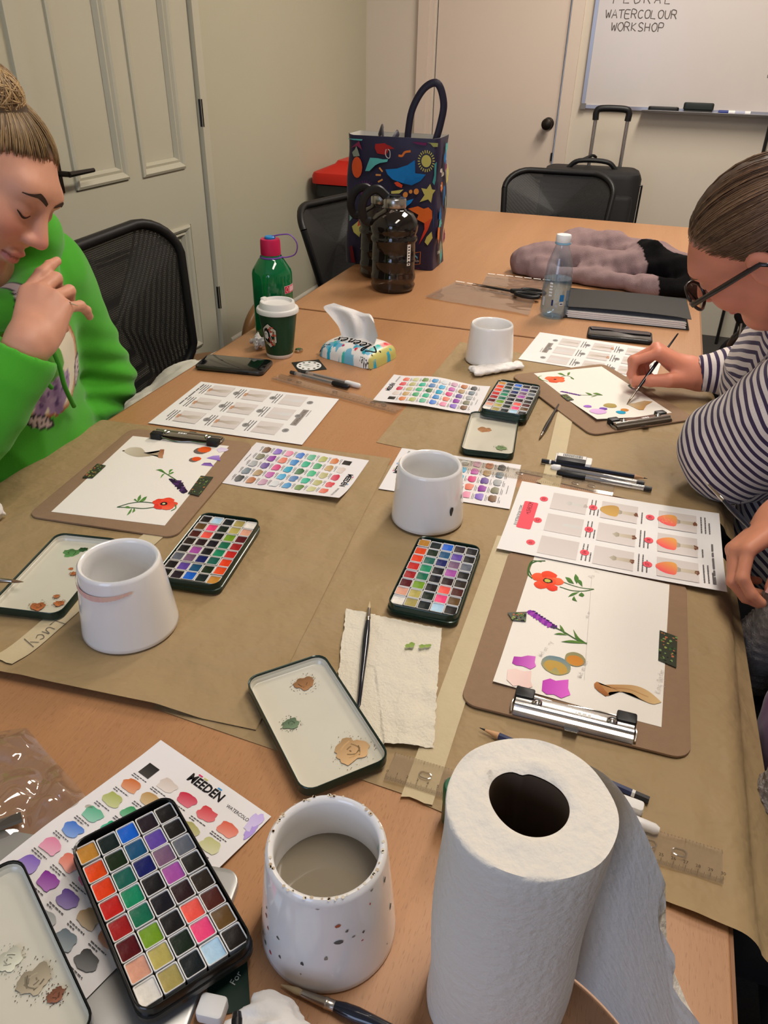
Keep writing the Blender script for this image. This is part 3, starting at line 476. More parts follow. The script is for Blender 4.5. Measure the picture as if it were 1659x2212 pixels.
# ------------------------------------------------------------------ colour chart cards
CH = [[(66, 62, 58), (222, 206, 196), (214, 44, 74), (222, 56, 66), (232, 104, 78)], [(216, 116, 56), (198, 158, 96), (190, 184, 122), (184, 180, 108), (206, 206, 142)],
      [(178, 186, 96), (60, 164, 102), (58, 188, 128), (32, 178, 140), (96, 136, 62)], [(92, 184, 146), (28, 176, 128), (48, 104, 56), (72, 122, 184), (66, 148, 210)],
      [(66, 122, 218), (44, 128, 208), (24, 160, 200), (70, 172, 224), (222, 228, 232)], [(240, 142, 178), (238, 124, 100), (222, 60, 124), (198, 92, 176), (206, 156, 184)],
      [(136, 102, 206), (140, 44, 160), (98, 68, 152), (176, 142, 96), (186, 108, 62)], [(116, 78, 50), (124, 122, 96), (170, 174, 176), (112, 128, 140), (62, 62, 62)]]
def chart_card(label, TL, TR, z, warp):
    w, h = 0.148, 0.206; C, ang = frame2(TL, TR, w, h, z); o = sheet('colour_chart_card', label, 'card', C, ang, w, h, z, warp, m_card, 'watercolour chart cards'); P = Print(warp)
    x0 = -w / 2 + 0.022; P.text('MEEDEN', 0.004, h / 2 - 0.0135, 0.0125, (28, 26, 28), bold=0.0004, sx=0.92); P.text('WATERCOLOUR', 0.05, h / 2 - 0.0155, 0.0048, (70, 68, 72), sx=0.9)
    for dx, cc in ((-0.010, (214, 60, 110)), (-0.003, (200, 196, 120)), (0.0155, (60, 150, 210))): P.rect(dx - 0.002, dx + 0.003, h / 2 - 0.0075, h / 2 - 0.006, cc)
    for r in range(8):
        for c in range(5):
            x = x0 + c * 0.0262; y = h / 2 - 0.034 - r * 0.0205 + 0.0
            if r == 0 and c == 0: P.rect(x - 0.008, x + 0.006, y - 0.005, y + 0.009, (40, 38, 36), (70, 66, 62))
            else:
                a = CH[r][c]; lt_ = tuple(int(v + (228 - v) * 0.42) for v in a); P.blob(x, y + 0.001, 0.0095, 0.0064, tuple(int(v * 0.92) for v in a), lt_, wob=0.10, n=22, sq=3.6, grad=(0.35, -1), seed=r * 5 + c)
            P.lines(x - 0.010, y - 0.0085, 0.018, 2, 0.0022, 0.0008, (90, 88, 92), seed=r * 7 + c)
    P.lines(-0.03, -h / 2 + 0.011, 0.06, 1, 0.003, 0.001, (130, 128, 130)); P.make('printed_swatches', o); return C, ang, o
chart_card('watercolour chart card with upturned edge beside the left clipboard', (793, 1001), (738, 1080), 0.0032, lambda u, v: 0.010 * max(0, u / 0.074) ** 2 * max(0, (v + 0.05) / 0.15))
chart_card('wavy watercolour chart card under the far paint tin', (806, 866), (851, 810), 0.0024, lambda u, v: 0.004 + 0.004 * math.sin(v * 38 + 1.2) * (0.6 + u * 3))
chart_card('watercolour chart card mostly hidden behind the middle white pot', (818, 1055), (868, 968), 0.0028, lambda u, v: 0.0)
cN, aN, oN = chart_card('nearest watercolour chart card with a purple corner smudge, under the nearest paint tin', (345, 1587), (585, 1752), 0.0100, lambda u, v: -0.0075 * max(0.0, min(1.0, (v + 0.02) / 0.10)) ** 0.8)
P = Print(lambda u, v: -0.0075 * max(0.0, min(1.0, (v + 0.02) / 0.10)) ** 0.8, z=0.0006); P.blob(0.066, 0.090, 0.006, 0.010, (196, 176, 232), (214, 204, 236), wob=0.2); P.blob(0.070, 0.080, 0.0035, 0.008, (180, 156, 226), wob=0.2); P.make('purple_smudge', oN)
# ================================================================== clipboards with painted studies
m_hard = mat('hardboard', (146, 118, 92), 0.8, var=0.10, vscale=120, bump=0.06, bscale=500); m_chr = mat('clip_chrome', (190, 188, 184), 0.18, 1.0)
BW, BH = 0.232, 0.305
def clipboard(label, c4, z=0.0028):
    C, ang = fit4(c4, z + 0.003); t = thing('clipboard', label, 'clipboard', (C[0], C[1], TZ + z), ang, 'hardboard clipboards')
    obj('board', MB().rprism(0, 0, BW, BH, 0, 0.0032, 0.018, 0.0006, 6), m_hard, t, smooth=True); y = BH / 2 - 0.0145; k = 0.060; zb = 0.0032
    b = MB(); b.loops([[(x, y - 0.012, zb + 0.0075), (x, y - 0.006, zb + 0.0095), (x, y + 0.004, zb + 0.0095), (x, y + 0.012, zb + 0.006), (x, y + 0.014, zb + 0.0012), (x, y + 0.012, zb + 0.0045), (x, y + 0.004, zb + 0.0085), (x, y - 0.006, zb + 0.0085)] for x in (-k, k)]); obj('clip_plate', b, m_chr, t, smooth=True, angle=30)
    obj('clip_spine', MB().tube([(-k, y + 0.004, zb + 0.006), (k, y + 0.004, zb + 0.006)], 0.0048, 12), m_chr, t, smooth=True)
    obj('clip_jaw', MB().tube(curve([(-k + 0.006, y - 0.013, zb + 0.006), (-k * 0.6, y - 0.016, zb + 0.0045), (-k * 0.2, y - 0.018, zb + 0.002), (k * 0.25, y - 0.014, zb + 0.0035), (k * 0.7, y - 0.015, zb + 0.0045), (k - 0.006, y - 0.013, zb + 0.006)], 6), 0.0013, 6), m_chr, t, smooth=True)
    for s in (-1, 1):
        obj('jaw_cap', MB().rprism(s * (k - 0.008), y - 0.012, 0.020, 0.014, zb + 0.0005, zb + 0.0115, 0.002, 0.001, 2), m_bk, t, smooth=True)
        b = MB(); b.lathe([(0.0055, 0.0), (0.0055, 0.0012), (0.0042, 0.0022), (0.003, 0.0012), (0.0018, 0.002), (0.0, 0.0022)], 20); b.xf(Matrix.Translation((s * (k - 0.022), y - 0.002, zb + 0.0094))); obj('rivet', b, m_chr, t, smooth=True)
        obj('spring_wire', MB().tube(curve([(s * k, y - 0.010, zb + 0.003), (s * (k + 0.003), y, zb + 0.004), (s * (k + 0.002), y + 0.012, zb + 0.003)], 4), 0.0013, 6), m_chr, t, smooth=True)
    obj('hanging_tab', MB().loops([[(x, y + 0.013, zb + 0.001), (x * 0.8, y + 0.021, zb + 0.004), (x * 0.8, y + 0.021, zb + 0.0047), (x, y + 0.013, zb + 0.0017)] for x in (-0.008, 0.008)]), m_chr, t)
    P = Print(z=0); P.lines(-0.017, 0, 0.034, 1, 0.004, 0.0045, (226, 224, 220), seed=4); P.b.xf(Matrix.Translation((0, y - 0.0008, zb + 0.0101))); P.make('embossed_mark', t); return C, ang
cR, aR = clipboard('hardboard clipboard at lower right with clip towards the viewer', [(1496.5, 1639), (1000, 1514), (1098, 1187), (1479, 1260)])
cL, aL = clipboard('hardboard clipboard before the green hoodie with clip at its far end', [(281, 924), (550, 958), (378.5, 1161), (58, 1115)])
cF, aF = clipboard('hardboard clipboard being painted on under the hand with the brush', [(1468, 905), (1304, 930), (1116, 812), (1302, 789)])
ZP = 0.0064
def painting(label, c4, lift, size=(0.176, 0.258)):
    C, ang = fit4(c4, ZP); w, h = size; o = sheet('watercolour_paper', label, 'paper', C, ang, w, h, ZP, lift, m_wcp, 'taped watercolour studies'); L = to_local(C, ang); return o, Print(lift, z=0.0003), lambda *q: [L(x, y, ZP) for x, y in q]
GR = (74, 112, 52); GD = (50, 84, 42); GL2 = (112, 146, 70)
def leaf(P, L, a, m1, b_, m2, c=GR, c2=GL2): P.poly(L(*curve([a, m1, b_], 4)) + L(*curve([b_, m2, a], 4))[1:-1], c, c2)
# right-hand study
o, P, L = painting('watercolour study of poppy, lavender, swatches and mushroom on the lower-right clipboard', [(1438.4, 1572.5), (1078, 1478), (1147, 1200.5), (1435, 1260.6)], lambda u, v: 0.003 * max(0, (v - 0.09) / 0.04) * max(0, u / 0.088))
for q, wd in (([(1148, 1244), (1142, 1228), (1150, 1212), (1170, 1214)], 0.0018), ([(1206, 1253), (1228, 1262), (1255, 1270), (1283, 1273)], 0.0014), ([(1209, 1268), (1235, 1276), (1262, 1277), (1283, 1273)], 0.0016)): P.stroke(L(*curve(q, 6)), wd, GD, GR)
P.stroke(L(*curve([(1150, 1250), (1141, 1240), (1144, 1222), (1158, 1213), (1178, 1212)], 6)), 0.0022, GR, GD)
for c, r, col in (((1165, 1247), 17, (232, 84, 48)), ((1186, 1243), 17, (226, 66, 38)), ((1203, 1256), 15, (236, 96, 58)), ((1168, 1264), 15, (224, 72, 42)), ((1192, 1270), 13, (220, 58, 40)), ((1184, 1256), 18, (230, 76, 44))):
    (x, y), (x2, _) = L(c, (c[0] + r, c[1])); P.blob(x, y, abs(x2 - x) * 1.05, abs(x2 - x) * 0.95, col, tuple(min(255, v + 20) for v in col), wob=0.06)
x, y = L((1183, 1255))[0]; P.blob(x, y, 0.0062, 0.0054, (44, 26, 30)); P.blob(x + 0.0003, y, 0.0042, 0.0036, (196, 188, 84))
for q in (((1240, 1262), (1232, 1250), (1221, 1247), (1228, 1258)), ((1246, 1262), (1240, 1250), (1243, 1240), (1250, 1250)), ((1258, 1268), (1248, 1258), (1244, 1250), (1256, 1256)), ((1252, 1279), (1240, 1286), (1227, 1290), (1236, 1282)), ((1240, 1288), (1244, 1296), (1247, 1300), (1236, 1296)), ((1256, 1280), (1262, 1286), (1258, 1290), (1250, 1286))): leaf(P, L, *q, GR, (86, 134, 62))
P.make('painted_poppy', o); P = Print(P.w, z=P.z)
for i in range(17):
    t_ = i / 16; cx, cy = 1145 + 48 * t_, 1322 + 32 * t_; x, y = L((cx, cy))[0]; P.blob(x + (0.0022 if i % 2 else -0.0020), y, 0.0046, 0.0030, [(88, 34, 122), (134, 48, 160), (60, 22, 84), (164, 70, 178)][i % 4], rot=0.6 + 0.8 * (i % 2), wob=0.2)
P.stroke(L(*curve([(1192, 1354), (1215, 1364), (1245, 1382), (1268, 1391)], 6)), [0.0016] * 18 + [0.003], GD, GR)
for q in (((1222, 1371), (1216, 1358), (1209, 1350), (1212, 1362)), ((1266, 1390), (1250, 1378), (1238, 1360), (1246, 1384)), ((1228, 1373), (1210, 1372), (1196, 1371), (1210, 1368)), ((1268, 1391), (1238, 1390), (1211, 1387), (1236, 1384))): leaf(P, L, *q, (66, 108, 48), (104, 142, 64))
P.make('painted_lavender', o); P = Print(P.w, z=P.z)
def swatch(pts, col, col2): P.poly(L(*pts), col, col2, (1, 0))
swatch([(1110, 1419), (1126, 1420), (1140, 1417), (1157, 1419), (1155, 1432), (1158, 1440), (1146, 1447), (1130, 1440), (1114, 1438), (1106, 1433)], (218, 120, 206), (172, 60, 170))
swatch([(1172, 1472), (1188, 1467), (1200, 1472), (1228, 1469), (1227, 1488), (1232, 1502), (1212, 1510), (1196, 1502), (1180, 1502), (1170, 1494)], (224, 106, 208), (190, 70, 182))
swatch([(1096, 1449), (1112, 1446), (1130, 1452), (1148, 1451), (1146, 1474), (1150, 1486), (1136, 1492), (1120, 1484), (1108, 1486), (1094, 1472)], (234, 202, 196), (240, 214, 206))
def oval(c, rx, ry, col, col2, rot, top=None):
    (x, y), (x2, y2), (x3, y3) = L(c, (c[0] + rx, c[1] + rot * rx), (c[0], c[1] + ry)); a = math.atan2(y2 - y, x2 - x); P.blob(x, y, math.hypot(x2 - x, y2 - y), math.hypot(x3 - x, y3 - y) * 0.9, col, col2, rot=a, wob=0.02, n=26, grad=(0, 1))
oval((1201, 1438), 30, 22, (108, 136, 150), (176, 164, 96), 0.45); oval((1200, 1442), 24, 15, (186, 158, 84), (196, 152, 72), 0.45)
oval((1242, 1425), 22, 17, (144, 142, 104), (168, 150, 96), 0.3); oval((1242, 1428), 18, 12, (202, 132, 52), (206, 140, 60), 0.3)
P.make('colour_swatches', o); P = Print(P.w, z=P.z)
P.poly(L(*curve([(1283, 1478), (1290, 1474), (1298, 1480), (1330, 1480), (1370, 1482), (1400, 1494), (1429, 1518)], 5)) + L(*curve([(1429, 1518), (1410, 1522), (1385, 1512), (1360, 1498), (1318, 1496), (1314, 1504), (1300, 1498), (1286, 1488), (1283, 1478)], 5))[1:-1], (176, 122, 70), (214, 184, 134), (-1, 0))
P.poly(L((1283, 1478), (1290, 1474), (1298, 1481), (1306, 1492), (1316, 1502), (1308, 1505), (1292, 1494), (1284, 1486)), (150, 92, 48), (186, 126, 76))
P.stroke(L(*curve([(1320, 1487), (1360, 1491), (1400, 1507)], 6)), 0.0016, (160, 114, 72), (190, 150, 100))
P.make('painted_mushroom', o); P = Print(P.w, z=P.z)
P.stroke(L((1278, 1250), (1262, 1470)), 0.0003, (206, 200, 196)); pc = (176, 168, 164)
ax, ay = L((1262, 1432), (1258, 1470))
for s, a, b_, hh in (('Poppy', (1281, 1250), (1288, 1240), 0.006), ('lavender', (1266, 1345), (1276, 1322), 0.0045), ('Wet on dry', (1170, 1420), (1182, 1404), 0.005), ('Wet on wet', (1256, 1466), (1266, 1440), 0.005), ('King Oyster', (1426, 1500), (1434, 1452), 0.006)):
    p0, p1 = L(a, b_); hand_text(P, s.replace('W', 'w').replace('K', 'K').replace('w', 'W'), p0[0], p0[1], hh, hh * 0.62, 0.00035, pc, math.atan2(p1[1] - p0[1], p1[0] - p0[0]), 0.5)
P.make('pencil_notes', o)
# left study
o, P, L = painting('watercolour study of mushroom, lavender and poppy on the clipboard by the green hoodie', [(293.3, 942.3), (501.3, 964.5), (348.3, 1133.7), (102.8, 1104.4)], lambda u, v: 0.0)
P.poly(L(*curve([(266, 974), (282, 967), (305, 968), (318, 980), (338, 978), (352, 972)], 5)) + L(*curve([(352, 990), (338, 984), (318, 986), (296, 987), (278, 982), (266, 974)], 5))[:-1], (206, 198, 178), (150, 130, 98), (1, 0))
P.poly(L((346, 971), (355, 971), (354, 980), (350, 990), (341, 989), (343, 980)), (150, 92, 60), (186, 138, 104)); P.blob(*L((267, 974))[0], 0.002, 0.002, (70, 54, 44))
P.make('painted_mushroom', o); P = Print(P.w, z=P.z)
def two(c, r, a, b_):
    (x, y), (x2, _) = L(c, (c[0] + r, c[1])); r_ = abs(x2 - x); P.blob(x - r_ * 0.25, y - r_ * 0.35, r_, r_, b_, wob=0.03); P.blob(x + r_ * 0.1, y + r_ * 0.1, r_ * 0.95, r_ * 0.9, a, wob=0.03)
two((440, 972), 16, (226, 92, 32), (110, 98, 88)); two((423, 992), 11, (224, 82, 30), (116, 102, 92))
P.poly(L((434, 1005), (462, 1008), (455, 1000), (441, 1000)), (96, 62, 148), (150, 112, 192)); P.poly(L((446, 990), (476, 996), (474, 984), (460, 985)), (176, 150, 214), (140, 100, 196)); P.blob(*L((480, 972))[0], 0.010, 0.008, (214, 198, 226), (226, 216, 232), wob=0.15)
P.make('colour_swatches', o); P = Print(P.w, z=P.z)
P.stroke(L(*curve([(340, 1015), (356, 1022), (374, 1033), (384, 1040)], 5)), 0.0018, (86, 134, 60), GD)
for q in (((358, 1022), (348, 1014), (336, 1016), (348, 1017)), ((365, 1026), (366, 1016), (374, 1014), (368, 1020)), ((356, 1023), (350, 1030), (346, 1034), (350, 1026)), ((362, 1026), (372, 1020), (376, 1021), (370, 1024))): leaf(P, L, *q, (70, 132, 52), (110, 160, 70))
for i in range(13):
    t_ = i / 12; x, y = L((377 + 22 * t_, 1038 + 26 * t_))[0]; P.blob(x + (0.004 if i % 2 else -0.004) * (1 - 0.5 * t_), y, 0.0062 * (1.1 - 0.5 * t_), 0.0036, [(50, 26, 66), (76, 42, 96), (38, 20, 50)][i % 3], rot=0.5 * (1 if i % 2 else -1), wob=0.25)
P.make('painted_lavender', o); P = Print(P.w, z=P.z)
for q in ([(253, 1096), (280, 1088), (305, 1085), (332, 1087)], [(253, 1096), (282, 1097), (310, 1099), (334, 1096)]): P.stroke(L(*curve(q, 6)), 0.0016, (54, 92, 56), GD)
for q in (((297, 1086), (298, 1076), (304, 1069), (304, 1078)), ((300, 1085), (310, 1076), (318, 1073), (312, 1082)), ((300, 1086), (290, 1080), (292, 1078), (296, 1082)), ((286, 1098), (280, 1104), (274, 1114), (282, 1108)), ((284, 1098), (274, 1098), (270, 1096), (276, 1094)), ((290, 1098), (292, 1104), (286, 1108), (288, 1102))): leaf(P, L, *q, (70, 124, 56), (104, 150, 70))
for c, r, col in (((345, 1085), 15, (222, 58, 38)), ((362, 1083), 15, (230, 70, 44)), ((372, 1090), 12, (226, 76, 50)), ((346, 1094), 14, (216, 50, 36)), ((362, 1096), 13, (232, 88, 58)), ((355, 1089), 14, (228, 66, 42))):
    (x, y), (x2, _) = L(c, (c[0] + r, c[1])); P.blob(x, y, abs(x2 - x), abs(x2 - x) * 0.95, col, tuple(min(255, v + 16) for v in col), wob=0.07)
x, y = L((354, 1089))[0]; P.blob(x, y, 0.0056, 0.005, (40, 26, 28)); P.blob(x, y, 0.0024, 0.0022, (220, 210, 150)); P.stroke(L(*curve([(378, 1090), (380, 1098), (370, 1104)], 5)), 0.0016, (90, 130, 70))
P.make('painted_poppy', o)
# far study
o, P, L = painting('watercolour study with orange poppy under the brush on the far clipboard', [(1461, 890), (1304, 909), (1143, 808), (1287, 793)], lambda u, v: 0.006 * max(0, (v - 0.02) / 0.1) * max(0, u / 0.088), (0.165, 0.254))
for c, r, col in (((1192, 818), 13, (222, 104, 66)), ((1205, 818), 13, (226, 92, 52)), ((1198, 822), 13, (214, 84, 50)), ((1209, 822), 10, (226, 104, 64))):
    (x, y), (x2, _) = L(c, (c[0] + r, c[1])); P.blob(x, y, abs(x2 - x) * 1.2, abs(x2 - x), col, tuple(min(255, v + 16) for v in col), wob=0.08)
P.blob(*L((1199, 820))[0], 0.003, 0.003, (60, 40, 30))
P.stroke(L(*curve([(1184, 824), (1168, 820), (1164, 814), (1170, 812)], 5)), 0.0016, (104, 150, 62)); P.stroke(L(*curve([(1210, 815), (1222, 812), (1232, 814), (1240, 819)], 5)), 0.0014, (76, 116, 58))
for q in (((1222, 812), (1212, 806), (1204, 807), (1212, 810)), ((1226, 812), (1226, 806), (1232, 804), (1230, 809)), ((1232, 815), (1238, 818), (1240, 820), (1234, 818))): leaf(P, L, *q)
P.make('painted_poppy', o); P = Print(P.w, z=P.z)
for i in range(9): x, y = L((1214 + 38 * i / 8, 846 + 8 * i / 8))[0]; P.blob(x, y, 0.004, 0.0022, [(84, 44, 128), (110, 60, 150)][i % 2], wob=0.2)
P.stroke(L((1252, 854), (1302, 854)), 0.0012, GR); leaf(P, L, (1280, 854), (1274, 850), (1264, 848), (1272, 853)); leaf(P, L, (1302, 854), (1290, 849), (1280, 850), (1290, 853)); leaf(P, L, (1290, 855), (1282, 857), (1276, 858), (1284, 855))
P.make('painted_lavender', o); P = Print(P.w, z=P.z)
for c, rx, col, c2 in (((1318, 877), 15, (168, 146, 82), (176, 158, 100)), ((1349, 886), 9, (198, 128, 58), (204, 140, 70)), ((1341, 892), 11, (22, 150, 190), (40, 160, 196)), ((1303, 885), 9, (110, 68, 168), (126, 86, 180)), ((1269, 880), 9, (150, 96, 200), (170, 120, 210)), ((1291, 892), 19, (214, 170, 222), (222, 186, 228))):
    (x, y), (x2, y2) = L(c, (c[0] + rx, c[1])); P.blob(x, y, math.hypot(x2 - x, y2 - y), math.hypot(x2 - x, y2 - y) * 0.8, col, c2, wob=0.05)
P.make('colour_swatches', o); P = Print(P.w, z=P.z)
P.poly(L((1353, 873), (1372, 871), (1392, 866), (1410, 868), (1396, 876), (1390, 886), (1380, 886), (1368, 880)), (184, 136, 72), (206, 190, 160), (0.6, -1)); P.make('painted_mushroom', o)
# washi tape holding the studies
def washi(label, c4, seed):
    Q = [tp(*c, ZP + 0.001) for c in c4]; C = sum(Q) / 4; rd = random.Random(seed); L = [(q - C) for q in Q]; o = obj('washi_tape', MB().add([(*q[:2], 0) for q in L] + [(*q[:2], 0.0002) for q in L], [(3, 2, 1, 0), (4, 5, 6, 7), (0, 1, 5, 4), (1, 2, 6, 5), (2, 3, 7, 6), (3, 0, 4, 7)]), mat('washi_dark', (52, 58, 44), 0.4), None, (C[0], C[1], TZ + ZP + 0.0014))
    P = Print(z=0.00025, step=0.000004)
    for i in range(46):
        u, v = rd.uniform(0.04, 0.96), rd.uniform(0.05, 0.95); q = L[0] * (1 - u) * (1 - v) + L[1] * u * (1 - v) + L[2] * u * v + L[3] * (1 - u) * v; k = rd.uniform(0.0006, 0.0018); P.blob(q[0], q[1], k, k * rd.uniform(0.5, 1.4), rd.choice([(92, 120, 60), (60, 92, 50), (150, 160, 84), (40, 44, 40), (178, 108, 72), (120, 150, 90)]), n=6, wob=0.2)
    P.make('leaf_pattern', o); return tag(o, label, 'tape', 'patterned washi tape pieces')
washi('small dark leaf-patterned tape on the left edge of the lower-right study', [(1096, 1324), (1138, 1322), (1136, 1343), (1108, 1341)], 1); washi('large dark leaf-patterned tape on the right edge of the lower-right study', [(1425, 1362), (1463, 1376), (1461, 1443), (1422, 1426)], 2)
washi('dark leaf-patterned tape on the left edge of the mushroom and poppy study', [(210, 1002), (229, 1006), (200, 1033), (178, 1032)], 3); washi('dark leaf-patterned tape with orange patch beside the painted lavender', [(434, 1028), (461, 1031), (430, 1072), (406, 1066)], 4)
washi('dark tape scrap on the far study below the striped sleeve elbow', [(1210, 853), (1224, 852), (1240, 864), (1226, 866)], 5); washi('dark tape scrap half hidden beside the painting hand', [(1356, 832), (1366, 830), (1376, 838), (1366, 840)], 6)
# ================================================================== paint tins, lids, pots, brushes
m_tin = mat('tin_dark_green', (16, 44, 36), 0.3, 0.3, coat=0.3); m_tinb = mat('tin_black', (18, 19, 20), 0.3, 0.2, coat=0.3); m_pan = mat('pan_white', (232, 230, 226), 0.35); m_enam = mat('lid_enamel', (208, 204, 188), 0.22, spec=0.6, coat=0.2, var=0.04, vscale=30)
TW, TL_ = 0.089, 0.161
PANS = [[(190, 134, 52), (22, 36, 36), (10, 94, 200), (38, 28, 38), (26, 24, 26)], [(222, 72, 16), (24, 42, 22), (14, 78, 118), (92, 66, 158), (28, 26, 26)], [(222, 60, 14), (16, 92, 80), (20, 28, 96), (116, 86, 116), (92, 98, 110)], [(190, 26, 22), (6, 132, 92), (24, 22, 26), (160, 76, 160), (30, 28, 26)],
        [(158, 22, 26), (12, 104, 76), (22, 20, 30), (44, 24, 28), (42, 32, 26)], [(86, 16, 24), (112, 152, 30), (24, 22, 24), (232, 84, 72), (78, 32, 26)], [(214, 156, 132), (178, 166, 90), (24, 38, 26), (232, 66, 122), (96, 68, 30)], [(226, 222, 214), (162, 148, 84), (20, 28, 30), (172, 206, 230), (34, 28, 26)]]
PW, PH = 0.0158, 0.0176
def ring(w, h, r, z): return [(x, y, z) for x, y in rrect(w, h, r, 5)]
def tray(b, w, h, hgt, r, wall=0.0013, floor=0.0012, lip=True):
    L = [ring(w - 0.004, h - 0.004, r, 0), ring(w, h, r, 0.002)]
    if lip: L += [ring(w, h, r, hgt * 0.42), ring(w - 0.0022, h - 0.0022, r, hgt * 0.46)]; w -= 0.0022; h -= 0.0022
    L += [ring(w, h, r, hgt - 0.0006), ring(w - wall * 0.6, h - wall * 0.6, r, hgt), ring(w - 2 * wall, h - 2 * wall, r, hgt - 0.0006), ring(w - 2 * wall, h - 2 * wall, r, floor + 0.002), ring(w - 2 * wall - 0.003, h - 2 * wall - 0.003, r, floor)]
    return b.loops(L)
b = MB(); b.loops([[(x, y, z) for x, y in rrect(w, h, 0.0012, 2)] for w, h, z in ((PW - 0.0014, PH - 0.0014, 0), (PW, PH, 0.0095), (PW - 0.0008, PH - 0.0008, 0.0099), (PW - 0.0017, PH - 0.0017, 0.0095), (PW - 0.0022, PH - 0.0022, 0.003))]); ME_PAN = mesh_from('paint_pan', b, m_pan, True, 40)
ME_PAINT = {}
for r in range(8):
    for c in range(5):
        rd = random.Random(r * 5 + c); w, h = PW - 0.0019, PH - 0.0019; col = PANS[r][c]; dark = sum(col) < 150
        dd = [rd.uniform(-0.0014, 0.0) for _ in range(25)]
        def fn(u, v): k = dd[int(round(v * 4)) * 5 + int(round(u * 4))] * (0.3 if u in (0, 1) or v in (0, 1) else 1); return ((u - 0.5) * w, (v - 0.5) * h, 0.0085 + k - 0.0010 * math.exp(-((u - 0.5) ** 2 + (v - 0.5) ** 2) * 8))
        m = mat('paint_%d_%d' % (r, c), col, 0.5, spec=0.22 if dark else 0.35, var=0.16 if not dark else 0.3, vscale=160, bump=0.10, bscale=260); ME_PAINT[r, c] = mesh_from('paint', MB().grid(fn, 4, 4), m, True, 180)
def paint_tin(label, c4, z, m, rimz=0.0165, gaps=()):
    C, ang = fit4(c4, z + rimz); t = thing('paint_tin', label, 'paint set', (C[0], C[1], TZ + z), ang, 'open watercolour tins')
    obj('tin_base', tray(MB(), TW, TL_, rimz, 0.012), m, t, smooth=True, angle=35); rd = random.Random(int(abs(C[0]) * 1e5))
    for r in range(8):
        for c in range(5):
            x = (c - 2) * 0.01655 + rd.uniform(-1, 1) * 0.00022; y = (3.5 - r) * 0.01855 + rd.uniform(-1, 1) * 0.0003 + (0.0012 if c == 0 and r < 1 else 0)
            p = obj('paint_pan', ME_PAN, None, t, (x, y, 0.0042 + rd.uniform(0, 0.0007))); obj('paint', ME_PAINT[r, c], None, p)
    return C, ang
paint_tin('open tin of forty watercolour pans just beyond the lower-right clipboard and white tape', [(909, 1158), (1041, 1183), (983, 1329), (835, 1300)], 0.0028, m_tin)
paint_tin('open tin of forty watercolour pans beside the left white pot', [(462, 1262), (341, 1246), (440, 1105), (558, 1122)], 0.0042, m_tin)
paint_tin('smallest-looking open tin of forty watercolour pans near the far clipboard', [(1070, 822), (1161, 831), (1144, 898), (1047, 877)], 0.0085, m_tin)
paint_tin('nearest open black tin of forty watercolour pans lying on a chart card', [(131, 1822), (355, 1713), (562, 2035), (329, 2195)], 0.0150, m_tinb, 0.018)
def lid(label, C, ang, z, spots, m=None):
    t = thing('tin_lid', label, 'tin lid', (C[0], C[1], TZ + z), ang, 'tin lids used as mixing trays'); m = m or m_tin
    obj('lid_shell', tray(MB(), TW + 0.002, TL_ + 0.002, 0.0125, 0.013, lip=False), m, t, smooth=True, angle=35)
    w, h = TW - 0.0016, TL_ - 0.0016; b = MB(); b.loops([ring(w - 0.007, h - 0.007, 0.010, 0.0020), ring(w - 0.004, h - 0.004, 0.011, 0.0026), ring(w - 0.0016, h - 0.0016, 0.011, 0.0060), ring(w - 0.0005, h - 0.0005, 0.012, 0.0064), ring(w, h, 0.012, 0.0100)], cap0=True, cap1=False); obj('mixing_surface', b, m_enam, t, smooth=True, angle=35)
    for i_, (x, y, r, col, kind) in enumerate(spots):
        P = Print(z=0.0022 + 0.00012 * i_); rd = random.Random(int((x + y) * 1e5))
        if kind == 'd':
            for i in range(60):
                a = rd.uniform(0, 6.28); q = r * rd.uniform(0.75, 1.45); k = rd.uniform(0.0002, 0.0006); P.blob(x + q * math.cos(a), y + q * math.sin(a), k, k, tuple(int(v * 0.8) for v in col), n=5)
        P.blob(x, y, r, r * 0.82, col, tuple(min(255, int(v * 1.25) + 12) for v in col), wob=0.16, n=30, seed=int(r * 1e5))
        for i in range(9): a = rd.uniform(0, 6.28); q = r * rd.uniform(0.1, 0.7); P.stroke(curve([(x + q * math.cos(a), y + q * math.sin(a)), (x + q * math.cos(a + 0.7) * 0.8, y + q * math.sin(a + 0.7) * 0.8), (x + q * math.cos(a + 1.4) * 0.9, y + q * math.sin(a + 1.4) * 0.9)], 4), r * 0.09, (lambda k_: tuple(min(255, int(v * k_)) for v in col))(rd.choice((0.75, 0.88, 1.2))))
        P.make('paint_puddle', t, 0.4)
    return t
C, a = fit4([(527, 1465), (697, 1412), (844, 1631), (658, 1711)], 0.0175); lid('tin lid with brown and green puddles in the middle of the table', C, a, 0.0052, [(0.012, 0.055, 0.011, (126, 90, 58), 'd'), (-0.022, 0.008, 0.0085, (86, 104, 80), 'd'), (0.018, -0.050, 0.0175, (160, 130, 92), 'd')])
C, a = fit4([(1021, 886), (1122, 896), (1104, 985), (996, 972)], 0.014); lid('tin lid with one brown and one green puddle in front of the far paint tin', C, a, 0.0022, [(-0.014, 0.026, 0.0125, (142, 100, 66), 's'), (0.022, -0.042, 0.0095, (98, 118, 80), 'd')])
